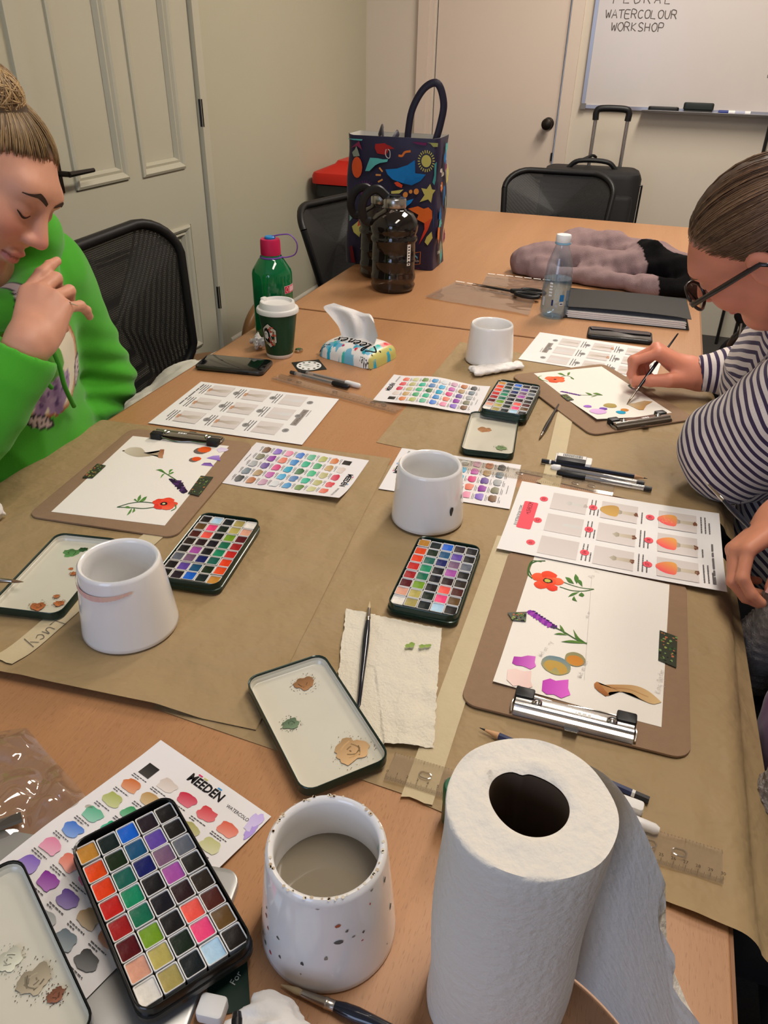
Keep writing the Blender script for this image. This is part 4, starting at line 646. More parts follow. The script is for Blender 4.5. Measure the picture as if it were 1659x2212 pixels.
C, a = fit4([(115, 1150), (262, 1165), (135, 1335), (-25, 1315)], 0.014); lid('tin lid with green blot and rusty splashes left of the left white pot', C, a, 0.0042, [(-0.012, 0.052, 0.011, (70, 112, 62), 's'), (0.0, 0.062, 0.006, (30, 62, 30), 's'), (0.030, 0.045, 0.009, (146, 92, 56), 'd'), (0.006, 0.018, 0.003, (150, 84, 44), 's'), (0.015, 0.008, 0.004, (148, 86, 46), 'd'), (0.028, -0.052, 0.006, (146, 84, 44), 'd'), (0.006, -0.062, 0.009, (140, 82, 46), 'd'), (0.018, -0.040, 0.0035, (150, 90, 50), 'd')])
zN = 0.024; A = tp(40, 1848, zN); B = tp(207, 2212, zN); dN = (B - A) / np.linalg.norm(B - A); nN = np.array((-dN[1], dN[0], 0)); nN = nN if nN[0] < 0 else -nN
C = A + dN * (TL_ / 2) + nN * (TW / 2); lid('nearest tin lid with grey-green smears at the lower-left corner', C, math.atan2(-dN[1], -dN[0]) - R90, 0.0120, [(-0.004, 0.046, 0.012, (116, 132, 108), 'd'), (0.012, 0.006, 0.010, (170, 170, 154), 'd'), (0.022, -0.020, 0.012, (140, 130, 110), 'd'), (0.030, -0.040, 0.006, (110, 70, 52), 'd')], m_tinb)
# silver tablet under card and tin
A = tp(524, 1878, 0.009); B = tp(416, 2180, 0.009); d = (B - A) / np.linalg.norm(B - A); n = np.array((d[1], -d[0], 0)); n = n if n[0] < 0 else -n; C = A + d * 0.092 + n * 0.12
t = thing('tablet', 'flat silver tablet underneath the nearest chart card and paint tin', 'tablet', (C[0], C[1], TZ + 0.0005), math.atan2(d[1], d[0]) + math.radians(90))
obj('body', MB().rprism(0, 0, 0.24, 0.184, 0, 0.0072, 0.014, 0.002, 6), mat('tablet_silver', (170, 170, 168), 0.35, 0.5), t, smooth=True); obj('speaker_dot', MB().lathe([(0, 0), (0.0012, 0), (0.0012, 0.0003), (0, 0.0003)], 10, c=(-0.105, 0.078)).xf(Matrix.Translation((0, 0, 0.0071))), m_bk, t)
# ------------------------------------------------------------------ white water pots
m_cer = mat('pot_ceramic', (238, 236, 234), 0.16, spec=0.55, coat=0.35, var=0.015, vscale=12); m_wat = mat('murky_water', (136, 126, 108), 0.06, spec=0.6)
m_wat2 = mat('clear_rinse_water', (170, 168, 160), 0.06, spec=0.6)
def pot(label, x, y, z0=0.002, hgt=0.086, rb=0.0540, rt=0.0462, water=None, wm=None, tilt=0.0):
    t = thing('water_pot', label, 'pot', (x, y, TZ + z0), random.uniform(0, 6), 'white ceramic water pots')
    pr = [(0.0, 0.0), (rb - 0.002, 0.0), (rb, 0.0015), (rb - 0.0005, 0.006)] + [(rb + (rt - rb) * k, 0.006 + (hgt - 0.011) * k) for k in (0.33, 0.66, 1)] + [(rt - 0.0006, hgt - 0.0022), (rt - 0.0026, hgt), (rt - 0.0052, hgt - 0.0012), (rt - 0.0064, hgt - 0.005), (rt - 0.0060, hgt - 0.02), (rb - 0.0075, 0.012), (rb - 0.014, 0.007), (0.0, 0.0065)]
    obj('pot_body', MB().lathe(pr, 64), m_cer, t, smooth=True, angle=60)
    if water: k = water / hgt; obj('water', MB().lathe([(0.0, water), ((rt - 0.0060) + (rb - rt) * (1 - k) - 0.0012, water)], 48), wm or m_wat, t, smooth=True)
    return t
def splash(t, n, seed, cols, inside=0.6, rb=0.0540, rt=0.0462, hgt=0.086, zl=(0.1, 0.98)):
    rd = random.Random(seed); b = MB()
    for i in range(n):
        k = rd.uniform(*zl); a = rd.uniform(0, 6.283); ins = rd.random() < inside; z = hgt * k
        R = (rb - 0.0066 + (rt - rb) * k + 0.0006) if ins else (rb + (rt - rb) * k + 0.00025)
        if ins and k < 0.5: continue
        s = rd.uniform(0.0006, 0.0022) * (1.0 if rd.random() < 0.85 else 1.8); st = rd.uniform(0.6, 2.4); pts = []
        for j in range(9): q = 2 * math.pi * j / 9; da = s * math.cos(q) * rd.uniform(0.7, 1.2) / R; dz = s * st * math.sin(q) * rd.uniform(0.7, 1.2); pts.append((R * math.cos(a + da), R * math.sin(a + da), min(z + dz, hgt - 0.006)))
        b.add(pts, [tuple(range(9))] if not ins else [tuple(reversed(range(9)))], 0, lin(rd.choice(cols)))
    o = obj('paint_splashes', b, attr_mat('printed_ink', 0.75, 0.2), t); o['kind'] = 'stuff'; return o
pn = pot('nearest white water pot, paint-splashed and half full of murky water', -0.140, 0.309, 0.0006, 0.101, 0.0530, 0.0445, water=0.056)
pn.rotation_euler = (0, 0, 0); splash(pn, 170, 3, [(120, 112, 100), (150, 142, 128), (176, 96, 66), (104, 100, 96), (160, 150, 136), (196, 62, 70), (88, 84, 80), (150, 140, 120)], 0.62, 0.0530, 0.0445, 0.101)
b = MB()
for a0, col in ((0.35, (60, 168, 116)), (0.15, (224, 90, 76)), (-0.1, (210, 70, 60))):
    for k in range(5): a = a0 + k * 0.04; z = 0.092 - 0.004 * abs(k - 2); R = 0.0380; b.add([(R * math.cos(a + dx), R * math.sin(a + dx), z + dz) for dx, dz in ((0, 0), (0.03, 0.001), (0.03, 0.004), (0, 0.003))], [(3, 2, 1, 0)], 0, lin(col))
obj('paint_marks', b, attr_mat('printed_ink', 0.75, 0.2), pn)
b = MB(); rd = random.Random(5)
for i in range(60):
    a = rd.uniform(0, 6.283); s = rd.uniform(0.0005, 0.0011); R = 0.0416 + rd.uniform(-0.0010, 0.0010); b.add([(R * math.cos(a) + s * math.cos(q) * 1.3, R * math.sin(a) + s * math.sin(q) * 1.3, 0.1011) for q in np.linspace(0, 6.28, 7)[:-1]], [tuple(range(6))], 0, lin(rd.choice([(206, 194, 170), (190, 172, 146), (210, 200, 180), (180, 158, 132)])))
o = obj('rim_stains', b, attr_mat('printed_ink', 0.75, 0.2), pn); o['kind'] = 'stuff'
pl = pot('white water pot with a pink brush smear below its rim, on the left', -0.499, 0.562, 0.0035, 0.093, 0.0555, 0.0460, water=0.03, wm=m_wat2)
pl.rotation_euler = (0, 0, 0); b = MB()
for k in range(22):
    a = math.radians(205 + k * 5.2); w = 0.0030 * (0.4 + 0.6 * math.sin(k / 21 * 3.14)) + 0.0004; z = 0.0785 - 0.006 * math.sin(k / 21 * 3.14); vs_ = []
    for dx in (0, 0.095):
        for dz in (-w, w): kk = (z + dz) / 0.093; R = 0.0555 + (0.0460 - 0.0555) * kk + 0.0011; vs_.append((R * math.cos(a + dx), R * math.sin(a + dx), z + dz))
    b.add(vs_, [(0, 2, 3, 1)], 0, lin((228, 186 + rd.randint(-8, 8), 174)))
obj('pink_smear', b, attr_mat('printed_ink', 0.75, 0.2), pl)
pm = pot('white water pot standing in the middle before a chart card', -0.236, 0.918, 0.0036, 0.089, 0.0530, 0.0460, water=0.03, wm=m_wat2); splash(pm, 10, 8, [(150, 146, 126), (70, 70, 66)], 0.5)
pot('farthest white water pot beyond the far paint tin', -0.292, 1.605, 0.0026, 0.084, 0.0530, 0.0465)
# ------------------------------------------------------------------ brushes, pencils, pens, rulers
m_navy = mat('brush_lacquer', (16, 20, 34), 0.18, coat=0.5); m_blk = mat('brush_black', (22, 22, 26), 0.25, coat=0.3); m_fer = mat('ferrule', (186, 178, 168), 0.25, 1.0); m_bris = mat('bristle', (120, 92, 66), 0.7, bump=0.3, bscale=400); m_bris2 = mat('bristle_pale', (196, 176, 140), 0.7)
def along(P0, P1): P0 = np.array(P0, float); P1 = np.array(P1, float); L = np.linalg.norm(P1 - P0); d = (P1 - P0) / L; return P0, d, L
def brush(label, P0, P1, m=None, bm=None, s=1.0, bl=0.014, fl=0.024):
    P0, d, L = along(P0, P1); t = thing('paint_brush', label, 'brush', tuple(P0), 0, 'paint brushes'); K = lambda q: tuple(d * q)
    obj('bristles', MB().tube([K(0), K(bl * 0.35), K(bl * 0.75), K(bl)], [0.0003, 0.0012 * s, 0.0020 * s, 0.0018 * s], 10), bm or m_bris, t, smooth=True)
    obj('ferrule', MB().tube([K(bl), K(bl + fl * 0.7), K(bl + fl * 0.72), K(bl + fl * 0.78), K(bl + fl * 0.8), K(bl + fl)], [0.0020 * s, 0.0029 * s, 0.0032 * s, 0.0032 * s, 0.0029 * s, 0.0030 * s], 12), m_fer, t, smooth=True)
    e = bl + fl; obj('handle', MB().tube([K(e), K(e + (L - e) * 0.12), K(e + (L - e) * 0.28), K(e + (L - e) * 0.7), K(L - 0.003), K(L)], [0.0030 * s, 0.0040 * s, 0.0043 * s, 0.0027 * s, 0.0019 * s, 0.0010 * s], 12), m or m_navy, t, smooth=True); return t
tz = lambda px, py, z: tp(px, py, z)
brush('dark-handled brush lying across the crumpled white towel', tz(799, 1299, 0.010), tz(775, 1527, 0.009), m_navy, m_bris2, 1.0)
brush('small dark brush lying beside the far lid, handle under the far clipboard', tz(1166, 946, 0.006), tz(1207, 873, 0.006), m_blk, m_bris, 0.9, 0.010, 0.014)
A = tz(51, 1257, 0.020); B = tz(-120, 1246, 0.024); brush('brush resting on the left tin lid with wet brown tip', A, B, m_navy, m_bris, 1.1)
brush('black brush with pale wet tip lying before the nearest pot', tz(607, 2127, 0.004), tz(900, 2246, 0.006), m_navy, m_bris2, 1.3, 0.017, 0.026)
def pencil(label, P0, P1, col=(26, 40, 84), end=(20, 20, 24)):
    P0, d, L = along(P0, P1); t = thing('pencil', label, 'pencil', tuple(P0), 0, 'pencils'); K = lambda q: tuple(d * q)
    obj('lead', MB().tube([K(0), K(0.006)], [0.0003, 0.0011], 8), mat('graphite', (48, 46, 48), 0.4, 0.3), t, smooth=True); obj('sharpened_wood', MB().tube([K(0.006), K(0.021)], [0.0011, 0.0036], 10), mat('pencil_wood', (206, 160, 118), 0.6), t, smooth=True)
    obj('barrel', MB().tube([K(0.021), K(L - 0.016)], 0.0037, 6), mat('pencil_lacquer_%d' % col[2], col, 0.25, coat=0.4), t); obj('end_band', MB().tube([K(L - 0.016), K(L - 0.013)], 0.0038, 6), mat('band_white', (220, 218, 214), 0.4), t); obj('end_cap', MB().tube([K(L - 0.013), K(L)], 0.0037, 6), mat('pencil_end_%d' % end[2], end, 0.3, coat=0.4), t); return t
pencil('dark blue pencil lying below the lower-right clipboard, half behind the towel roll', tz(1036, 1572, 0.0055), tz(1402, 1729, 0.0055))
pencil('dark blue pencil lying beside the white eraser on brown paper', tz(1399, 1034, 0.0065), tz(1170, 995, 0.0065), (22, 26, 44), (18, 18, 24))
m_clr = clear_mat('pen_clear', (226, 224, 222), 0.3, 0.05, 0.25, (210, 208, 206)); m_wht = mat('pen_white', (230, 228, 226), 0.35)
def pen(label, P0, P1, capcol, cap, body=None, back=False):
    P0, d, L = along(P0, P1); t = thing('ballpoint_pen', label, 'pen', tuple(P0), 0, 'ballpoint pens'); K = lambda q: tuple(d * q); mc = m_bk if capcol == 'k' else m_wht
    obj('cap', MB().tube([K(0), K(0.004), K(cap * 0.9), K(cap)], [0.0030, 0.0050, 0.0056, 0.0046], 12), mc, t, smooth=True); obj('barrel', MB().tube([K(cap), K(L - 0.012)], 0.0042, 12), body or m_clr, t, smooth=True)
    obj('ink_tube', MB().tube([K(cap), K(L - 0.03)], 0.0016, 8), mat('ink_black', (30, 28, 30), 0.4), t); obj('end_plug', MB().tube([K(L - 0.012), K(L)], [0.0043, 0.004], 12), mat('plug_dark', (52, 50, 50), 0.4), t, smooth=True); return t
pen('ballpoint pen with black cap and clear barrel beside the toadstool sheet ruler', tz(1203, 1020, 0.0065), tz(1408, 1057, 0.0065), 'k', 0.046); pen('ballpoint pen with white tip and clear barrel between pencil and black-capped pen', tz(1190, 1008, 0.0065), tz(1392, 1045, 0.0065), 'w', 0.016)
pen('ballpoint pen with black grip by the round-printed black card', tz(754, 836, 0.0065), tz(628, 804, 0.0065), 'k', 0.040); pen('white-ended clear pen beside the black-gripped pen', tz(779, 834, 0.0065), tz(652, 803, 0.0065), 'w', 0.036)
pen('white pen poking out behind the towel roll', tz(1424, 1795, 0.006), tz(1290, 1742, 0.006), 'w', 0.03)
m_rul = clear_mat('ruler_clear', (252, 250, 246), 0.3, 0.06, 0.04, (240, 236, 230))
def ruler(label, A, B, L=0.31, w=0.034, z=0.0035, side=1):
    A = tp(*A, z); B = tp(*B, z); d = (B - A) / np.linalg.norm(B - A); C = A + d * L / 2; t = thing('clear_ruler', label, 'ruler', (C[0], C[1], TZ + z), math.atan2(d[1], d[0]), 'clear plastic rulers')
    obj('blade', MB().loops([[(x, -w / 2, 0), (x, -w / 2, 0.0008), (x, -w / 2 + 0.008, 0.0024), (x, w / 2 - 0.008, 0.0024), (x, w / 2, 0.0008), (x, w / 2, 0)] for x in (-L / 2, L / 2)]), m_rul, t)
    for x in (-0.115, -0.09, 0.0, 0.09, 0.115): b = MB(); b.loops([[(x + a * k, c * k, zz) for a, c in rrect(0.013, 0.008, 0.004, 4)] for k, zz in ((1, 0.0026), (0.82, 0.0028), (0.80, 0.0004))], cap0=False, cap1=False); obj('hole_rim', b, clear_mat('ruler_hole', (190, 180, 164), 0.8, 0.1, 0.1), t)
    P = Print(z=0.0012)
    for i in range(301):
        l = 0.006 if i % 10 == 0 else 0.0045 if i % 5 == 0 else 0.003; x = -0.15 + i * 0.001; q = lin((60, 52, 46)); P.b.add([(x - 0.00012, -w / 2, 0.0012), (x + 0.00012, -w / 2, 0.0012), (x + 0.00012, -w / 2 + l, 0.0030), (x - 0.00012, -w / 2 + l, 0.0030)], [(0, 1, 2, 3)], 0, q)
        if i % 3 == 0: P.b.add([(x - 0.00012, w / 2 - l, 0.0030), (x + 0.00012, w / 2 - l, 0.0030), (x + 0.00012, w / 2, 0.0012), (x - 0.00012, w / 2, 0.0012)], [(0, 1, 2, 3)], 0, q)
    P.z = 0.0028
    for i in range(0, 31): P.text(str(i), -0.15 + i * 0.01, -w / 2 + 0.0085, 0.0042, (60, 52, 46))
    o = P.make('graduations', t); o['kind'] = 'stuff'; return t
ruler('clear plastic ruler lying half under the towel roll and lid', (843, 1655), (1484, 1850), 0.30)
ruler('clear plastic ruler lying between chart card, pens and toadstool sheet', (1325, 1061), (1000, 1003), 0.30)
ruler('clear plastic ruler lying on bare wood beside two pens, end under the far chart card', (597, 814), (815, 874), 0.30)
# ================================================================== signed-distance modelling (smooth unions, surface nets)
def sd_cone(a, b_, r1, r2):                     # tapered capsule
    a = np.array(a, np.float32); b_ = np.array(b_, np.float32); ba = b_ - a; L2 = float(ba @ ba) + 1e-12
    def f(P): t = np.clip(((P - a) @ ba) / L2, 0, 1); return np.linalg.norm(P - a - t[:, None] * ba, axis=1) - (r1 + (r2 - r1) * t)
    return f, np.minimum(a - r1, b_ - r2), np.maximum(a + r1, b_ + r2)
def sd_ell(c, r, Rm=None):
    c = np.array(c, np.float32); r = np.array(r, np.float32); M = np.eye(3, dtype=np.float32) if Rm is None else np.array(Rm, np.float32)
    def f(P): q = (P - c) @ M; k0 = np.linalg.norm(q / r, axis=1); k1 = np.linalg.norm(q / (r * r), axis=1) + 1e-9; return k0 * (k0 - 1.0) / k1
    m = float(max(r)); return f, c - m, c + m
def sd_box(c, s, r, Rm=None):
    c = np.array(c, np.float32); s = np.array(s, np.float32); M = np.eye(3, dtype=np.float32) if Rm is None else np.array(Rm, np.float32)
    def f(P): q = np.abs((P - c) @ M) - s; return np.linalg.norm(np.maximum(q, 0), axis=1) + np.minimum(q.max(axis=1), 0) - r
    m = float(np.linalg.norm(s)) + r; return f, c - m, c + m
class SDF:
    def __init__(s): s.ops = []; s.mg = 0
    def u(s, prim, k=0.01): s.ops.append(('u', prim, k)); return s
    def sub(s, prim, k=0.005): s.ops.append(('s', prim, k)); return s
    def cut(s, fn): s.ops.append(('c', fn, 0)); return s              # intersect with a function of P (negative inside)
    def disp(s, fn): s.ops.append(('d', fn, 0)); return s
    def __call__(s, P):
        d = np.full(len(P), 1e3, np.float32); lo, hi = P.min(0), P.max(0); mg = s.mg
        for op, pr, k in s.ops:
            if mg and op in 'us' and np.any((pr[1] - k - mg > hi) | (pr[2] + k + mg < lo)): continue
            if op == 'd': d = d + pr(P); continue
            if op == 'c': d = np.maximum(d, pr(P)); continue
            e = pr[0](P)
            if op == 'u': h = np.clip(0.5 + 0.5 * (d - e) / k, 0, 1); d = d + (e - d) * h - k * h * (1 - h)
            else: h = np.clip(0.5 - 0.5 * (d + e) / k, 0, 1); d = d + (-e - d) * h + k * h * (1 - h)
        return d
    def bounds(s):
        lo = np.min([p[1] for o, p, k in s.ops if o == 'u'], axis=0); hi = np.max([p[2] for o, p, k in s.ops if o == 'u'], axis=0); return lo, hi
def surfnet(f, h, lo=None, hi=None, B=6):
    l, u = f.bounds(); lo = (l if lo is None else np.array(lo)) - 3 * h; hi = (u if hi is None else np.array(hi)) + 3 * h
    n = np.ceil((hi - lo) / h / B).astype(int) + 1; N = n * B + 1
    ax = [lo[i] + (np.arange(n[i]) + 0.5) * B * h for i in range(3)]; G = np.stack(np.meshgrid(*ax, indexing='ij'), -1).reshape(-1, 3).astype(np.float32)
    dc = np.concatenate([f(G[i:i + 200000]) for i in range(0, len(G), 200000)]).reshape(n); near = np.argwhere(np.abs(dc) < B * h * 1.35)
    V = np.repeat(np.repeat(np.repeat(np.where(dc > 0, 1.0, -1.0).astype(np.float32), B, 0), B, 1), B, 2); V = np.pad(V, ((0, 1),) * 3, mode='edge')
    loc = np.stack(np.meshgrid(*[np.arange(B + 1)] * 3, indexing='ij'), -1).reshape(-1, 3)
    f.mg = 0.03; near = near[np.lexsort((near[:, 2] // 8, near[:, 1] // 8, near[:, 0] // 8))]
    for i in range(0, len(near), 120):
        idx = (near[i:i + 120, None, :] * B + loc[None]).reshape(-1, 3); V[idx[:, 0], idx[:, 1], idx[:, 2]] = f((lo + idx * h).astype(np.float32))
    S = V < 0; c = S[:-1, :-1, :-1].astype(np.int8); cnt = np.zeros(tuple(np.array(V.shape) - 1), np.int8)
    for a in (0, 1):
        for b_ in (0, 1):
            for d in (0, 1): cnt += S[a:a + cnt.shape[0], b_:b_ + cnt.shape[1], d:d + cnt.shape[2]]
    cells = np.argwhere((cnt > 0) & (cnt < 8)); ids = np.full(cnt.shape, -1, np.int64); ids[cells[:, 0], cells[:, 1], cells[:, 2]] = np.arange(len(cells))
    acc = np.zeros((len(cells), 3)); k = np.zeros(len(cells)); cor = [(a, b_, d) for a in (0, 1) for b_ in (0, 1) for d in (0, 1)]
    for p in cor:
        for axis in range(3):
            if p[axis]: continue
            q = list(p); q[axis] = 1; va = V[cells[:, 0] + p[0], cells[:, 1] + p[1], cells[:, 2] + p[2]]; vb = V[cells[:, 0] + q[0], cells[:, 1] + q[1], cells[:, 2] + q[2]]; m = (va < 0) != (vb < 0)
            t = np.where(m, va / np.where(m, va - vb, 1), 0); pt = np.array(p, float)[None] + np.zeros((len(cells), 3)); pt[:, axis] += t; acc[m] += pt[m]; k[m] += 1
    verts = lo + (cells + acc / k[:, None]) * h; quads = []
    for axis in range(3):
        sl0 = [slice(None)] * 3; sl1 = [slice(None)] * 3; sl0[axis] = slice(0, -1); sl1[axis] = slice(1, None); a, b_ = S[tuple(sl0)], S[tuple(sl1)]; e = np.argwhere(a != b_); o1, o2 = [(1, 2), (2, 0), (0, 1)][axis]
        e = e[(e[:, o1] > 0) & (e[:, o2] > 0) & (e[:, o1] < V.shape[o1] - 1) & (e[:, o2] < V.shape[o2] - 1)]
        if not len(e): continue
        def at(d1, d2): q = e.copy(); q[:, o1] -= d1; q[:, o2] -= d2; return ids[q[:, 0], q[:, 1], q[:, 2]]
        Q = np.stack([at(1, 1), at(0, 1), at(0, 0), at(1, 0)], 1); flip = ~a[e[:, 0], e[:, 1], e[:, 2]]; Q[flip] = Q[flip][:, ::-1]; quads.append(Q[(Q >= 0).all(1)])
    return verts, np.concatenate(quads)
def np_obj(name, V, Q, mats, parent=None, loc=(0, 0, 0), cols=None, mi=None, smooth=True, attrs=None):
    me = bpy.data.meshes.new(name); V = np.asarray(V, np.float32) - np.array(loc, np.float32); me.vertices.add(len(V)); me.vertices.foreach_set('co', V.ravel()); me.loops.add(len(Q) * 4); me.loops.foreach_set('vertex_index', np.asarray(Q, np.int32).ravel()); me.polygons.add(len(Q)); me.polygons.foreach_set('loop_start', np.arange(0, len(Q) * 4, 4, dtype=np.int32))
    for m in (mats if isinstance(mats, (list, tuple)) else [mats]): me.materials.append(m)
    me.update(calc_edges=True); me.validate()
    if smooth: me.polygons.foreach_set('use_smooth', [True] * len(me.polygons))
    if mi is not None: me.polygons.foreach_set('material_index', np.asarray(mi, np.int32))
    if cols is not None: ca = me.color_attributes.new('Col', 'FLOAT_COLOR', 'POINT'); ca.data.foreach_set('color', np.concatenate([np.asarray(cols, np.float32), np.ones((len(V), 1), np.float32)], 1).ravel())
    for k, v in (attrs or {}).items(): a = me.attributes.new(k, 'FLOAT', 'POINT'); a.data.foreach_set('value', np.asarray(v, np.float32))
    o = bpy.data.objects.new(name, me); COL.objects.link(o); o.parent = parent; o.location = loc; return o
def wob(P, f, seed=0, amp=1.0):                 # cheap smooth pseudo-noise for folds
    r = np.random.RandomState(seed); d = 0
    for i in range(5): k = r.normal(size=3) * f * (1 + 0.5 * i); d = d + np.sin(P @ k.astype(np.float32) + r.uniform(0, 6.28)) / (1 + 0.6 * i)
    return (d * amp * 0.4).astype(np.float32)
# ------------------------------------------------------------------ upright things measured from the photograph
def upright(xl, xr, yb, yt):
    mx = (xl + xr) / 2; r = 0.04
    for _ in range(8):
        q = tp(mx, yb); h = q[:2] / np.linalg.norm(q[:2]); C = q[:2] + h * r; dep = (np.array([C[0], C[1], TZ + 0.1]) - CAM) @ c_w; r = (xr - xl) / 2 / F_PX * dep
    z = np.linspace(0, 0.6, 601); P = np.stack([C[0] + 0 * z, C[1] + 0 * z, TZ + z], 1) - CAM; py = 1106 - F_PX * (P @ c_u) / (P @ c_w); return C, r, float(z[np.argmin(np.abs(py - yt))])
def crumple(name, label, cat, c, r, seed, m, f=60, amp=0.35, hh=0.004, group=None, flat=0.7):
    c = np.array(c, float); S = SDF().u(sd_ell(c, (r, r * 0.9, r * flat)), 0.01).disp(lambda P: wob(P - c.astype(np.float32), f, seed, r * amp) + np.abs(wob(P - c.astype(np.float32), f * 1.8, seed + 5, r * amp * 0.9)) * 0.8); lo = c - r * 1.6; lo[2] = c[2] - r * flat * 1.0
    V, Q = surfnet(S, hh, c - r * 1.8, c + r * 1.8); o = np_obj(name, V, Q, m, None, tuple(c)); return tag(o, label, cat, group)
m_tis = mat('tissue_white', (236, 232, 228), 0.9, spec=0.1, bump=0.15, bscale=250); m_twl = mat('paper_towel', (224, 218, 208), 0.95, spec=0.1, bump=0.28, bscale=160)
# paper towel roll
rc = np.array((-0.006, 0.300)); RR, RHt = 0.0488, 0.220
t = thing('paper_towel_roll', 'large white paper towel roll standing at the near end with a loose sheet', 'paper towel', (rc[0], rc[1], TZ + 0.0006), 0)
def rw(a, z): return RR * (1 + 0.016 * math.sin(2 * a + 1.0) + 0.010 * math.sin(3 * a + 2) + 0.006 * math.sin(7 * a)) + 0.0014 * math.sin(z * 40 + a)
S_ = 72; an = [2 * math.pi * i / S_ for i in range(S_)]
def hole(a): return 0.0225 * (1 + 0.06 * math.sin(2 * a + 2.2) + 0.03 * math.sin(3 * a)) - 0.0022 * math.exp(-((a - 1.95) / 0.16) ** 2)
b = MB(); L = [[(rw(a, z) * math.cos(a), rw(a, z) * math.sin(a), z) for a in an] for z in np.linspace(0, RHt - 0.004, 14)]
for k in (0.995, 0.95, 0.82, 0.66, 0.55): L.append([((hole(a) + (rw(a, 0.2) - hole(a)) * (k - 0.44) / 0.56) * math.cos(a), (hole(a) + (rw(a, 0.2) - hole(a)) * (k - 0.44) / 0.56) * math.sin(a), RHt - 0.003 + 0.0035 * (vnoise(math.cos(a) * 2 + 5, math.sin(a) * 2 + k * 6, 3) - 0.4) + (0.0035 if k < 0.6 else 0.0015)) for a in an])
L.append([(hole(a) * math.cos(a), hole(a) * math.sin(a), RHt - 0.002) for a in an]); b.loops(L, cap0=True, cap1=False); obj('towel_layers', b, m_twl, t, smooth=True, angle=70)
b = MB(); b.loops([[(hole(a) * k * math.cos(a), hole(a) * k * math.sin(a), z) for a in an] for k, z in ((1.0, RHt - 0.003), (0.985, RHt - 0.006), (0.985, 0.002))], cap0=False, cap1=True); obj('cardboard_core', b, mat('core_board', (92, 74, 58), 0.9), t, smooth=True)
# loose sheet: leaves the roll at its right rear, hangs away to the right
def sh(u, v):                                    # u along the sheet away from the roll, v up
    a0 = math.radians(62); s = u * 0.112; z = v * (RHt - 0.002 - 0.012 * u) + 0.001; 
    if u < 0.28: a = a0 - (0.28 - u) * 1.9 + 0.25; R = rw(a, z) + 0.0008 + 0.004 * u; x, y = R * math.cos(a - 0.0), R * math.sin(a); a1 = a
    k = max(0, (u - 0.0)); px_ = RR * math.cos(0.95) + k * 0.078 + 0.006 * math.sin(v * 5 + 1) * k; py_ = RR * math.sin(0.95) - 0.030 * k * k - 0.05 * k + 0.012 * math.sin(u * 3.3) - 0.010 * k * math.sin(v * 3 + 0.6)
    flare = (1 - v) ** 1.3 * 0.042 * k - 0.020 * (v ** 3) * k; jag = 0.004 * math.sin(v * 31) * (u > 0.97) + 0.006 * math.sin(v * 11 + 1) * (u > 0.9)
    return (px_ + flare + jag, py_ - flare * 0.3, z)
obj('loose_sheet', MB().grid(sh, 30, 30), m_twl, t, smooth=True, angle=180)
# towel sheets on the brown paper
def flat_towel(label, c4, z, seed, amp=0.007):
    Q = [tp(*c, z) for c in c4]; C = sum(Q) / 4
    def fn(u, v): q = Q[0] * (1 - u) * v + Q[1] * u * v + Q[2] * u * (1 - v) + Q[3] * (1 - u) * (1 - v); e = min(u, 1 - u, v, 1 - v); j = 0.0016 * (vnoise(u * 40, v * 40, seed) - 0.5) * (e < 0.02); return (q[0] - C[0] + j, q[1] - C[1] + j, 0.0012 + amp * (0.5 * vnoise(q[0] * 45, q[1] * 45, seed) + 0.35 * vnoise(q[0] * 120, q[1] * 120, seed + 1)) * (0.4 + 0.6 * vnoise(q[0] * 15, q[1] * 15, seed + 2)) * (0.12 if u < 0.42 + 0.3 * (0.35 - v) and v < 0.55 else 1.0))
    o = obj('paper_towel_sheet', MB().grid(fn, 90, 90), mat('towel_sheet', (222, 214, 196), 0.95, spec=0.1, var=0.05, vscale=30, bump=0.35, bscale=300), None, (C[0], C[1], TZ + z), smooth=True, angle=180); tag(o, label, 'paper towel', 'used paper towels'); return o, C
o, C = flat_towel('crumpled used paper towel with green dabs under the dark-handled brush', [(748, 1318), (953, 1362), (936, 1620), (712, 1600)], 0.0025, 6)
P = Print(z=0.0066)
for c, r in (((886, 1401), 0.004), ((912, 1403), 0.003), ((924, 1402), 0.0026), ((880, 1404), 0.002)): q = tp(*c, 0.004) - C; P.blob(q[0], q[1], r * 1.5, r, (120, 150, 62), (150, 170, 96), rot=0.7, wob=0.2)
P.make('green_dabs', o)
# ------------------------------------------------------------------ tissue packet
A = tp(685, 770); B = tp(806, 802); E_ = tp(862, 768); e = (B - A); w = np.linalg.norm(e); d = np.linalg.norm(E_ - B); an_ = math.atan2(e[1], e[0]); C = (A + E_) / 2; HK = 0.040
def khz(u, v): k = max(0.0, 1 - (abs(2 * u / w) ** 6 + abs(2 * v / d) ** 5)); return HK * (k ** 0.34) * (0.80 + 0.20 * math.cos(math.pi * u / w) * math.cos(math.pi * v / d))
t = thing('tissue_packet', 'soft packet of tissues printed in white, red, teal and yellow', 'tissues', (C[0], C[1], TZ + 0.0006), an_)
NU, NV = 150, 90; vs_, cs_ = [], []; rd = random.Random(4); spots = [(rd.uniform(-0.5, 0.5), rd.uniform(-0.6, 0.6), rd.uniform(0.03, 0.09), rd.choice([(196, 36, 96), (40, 170, 200), (20, 150, 170), (224, 60, 70), (60, 190, 180)])) for _ in range(46)]
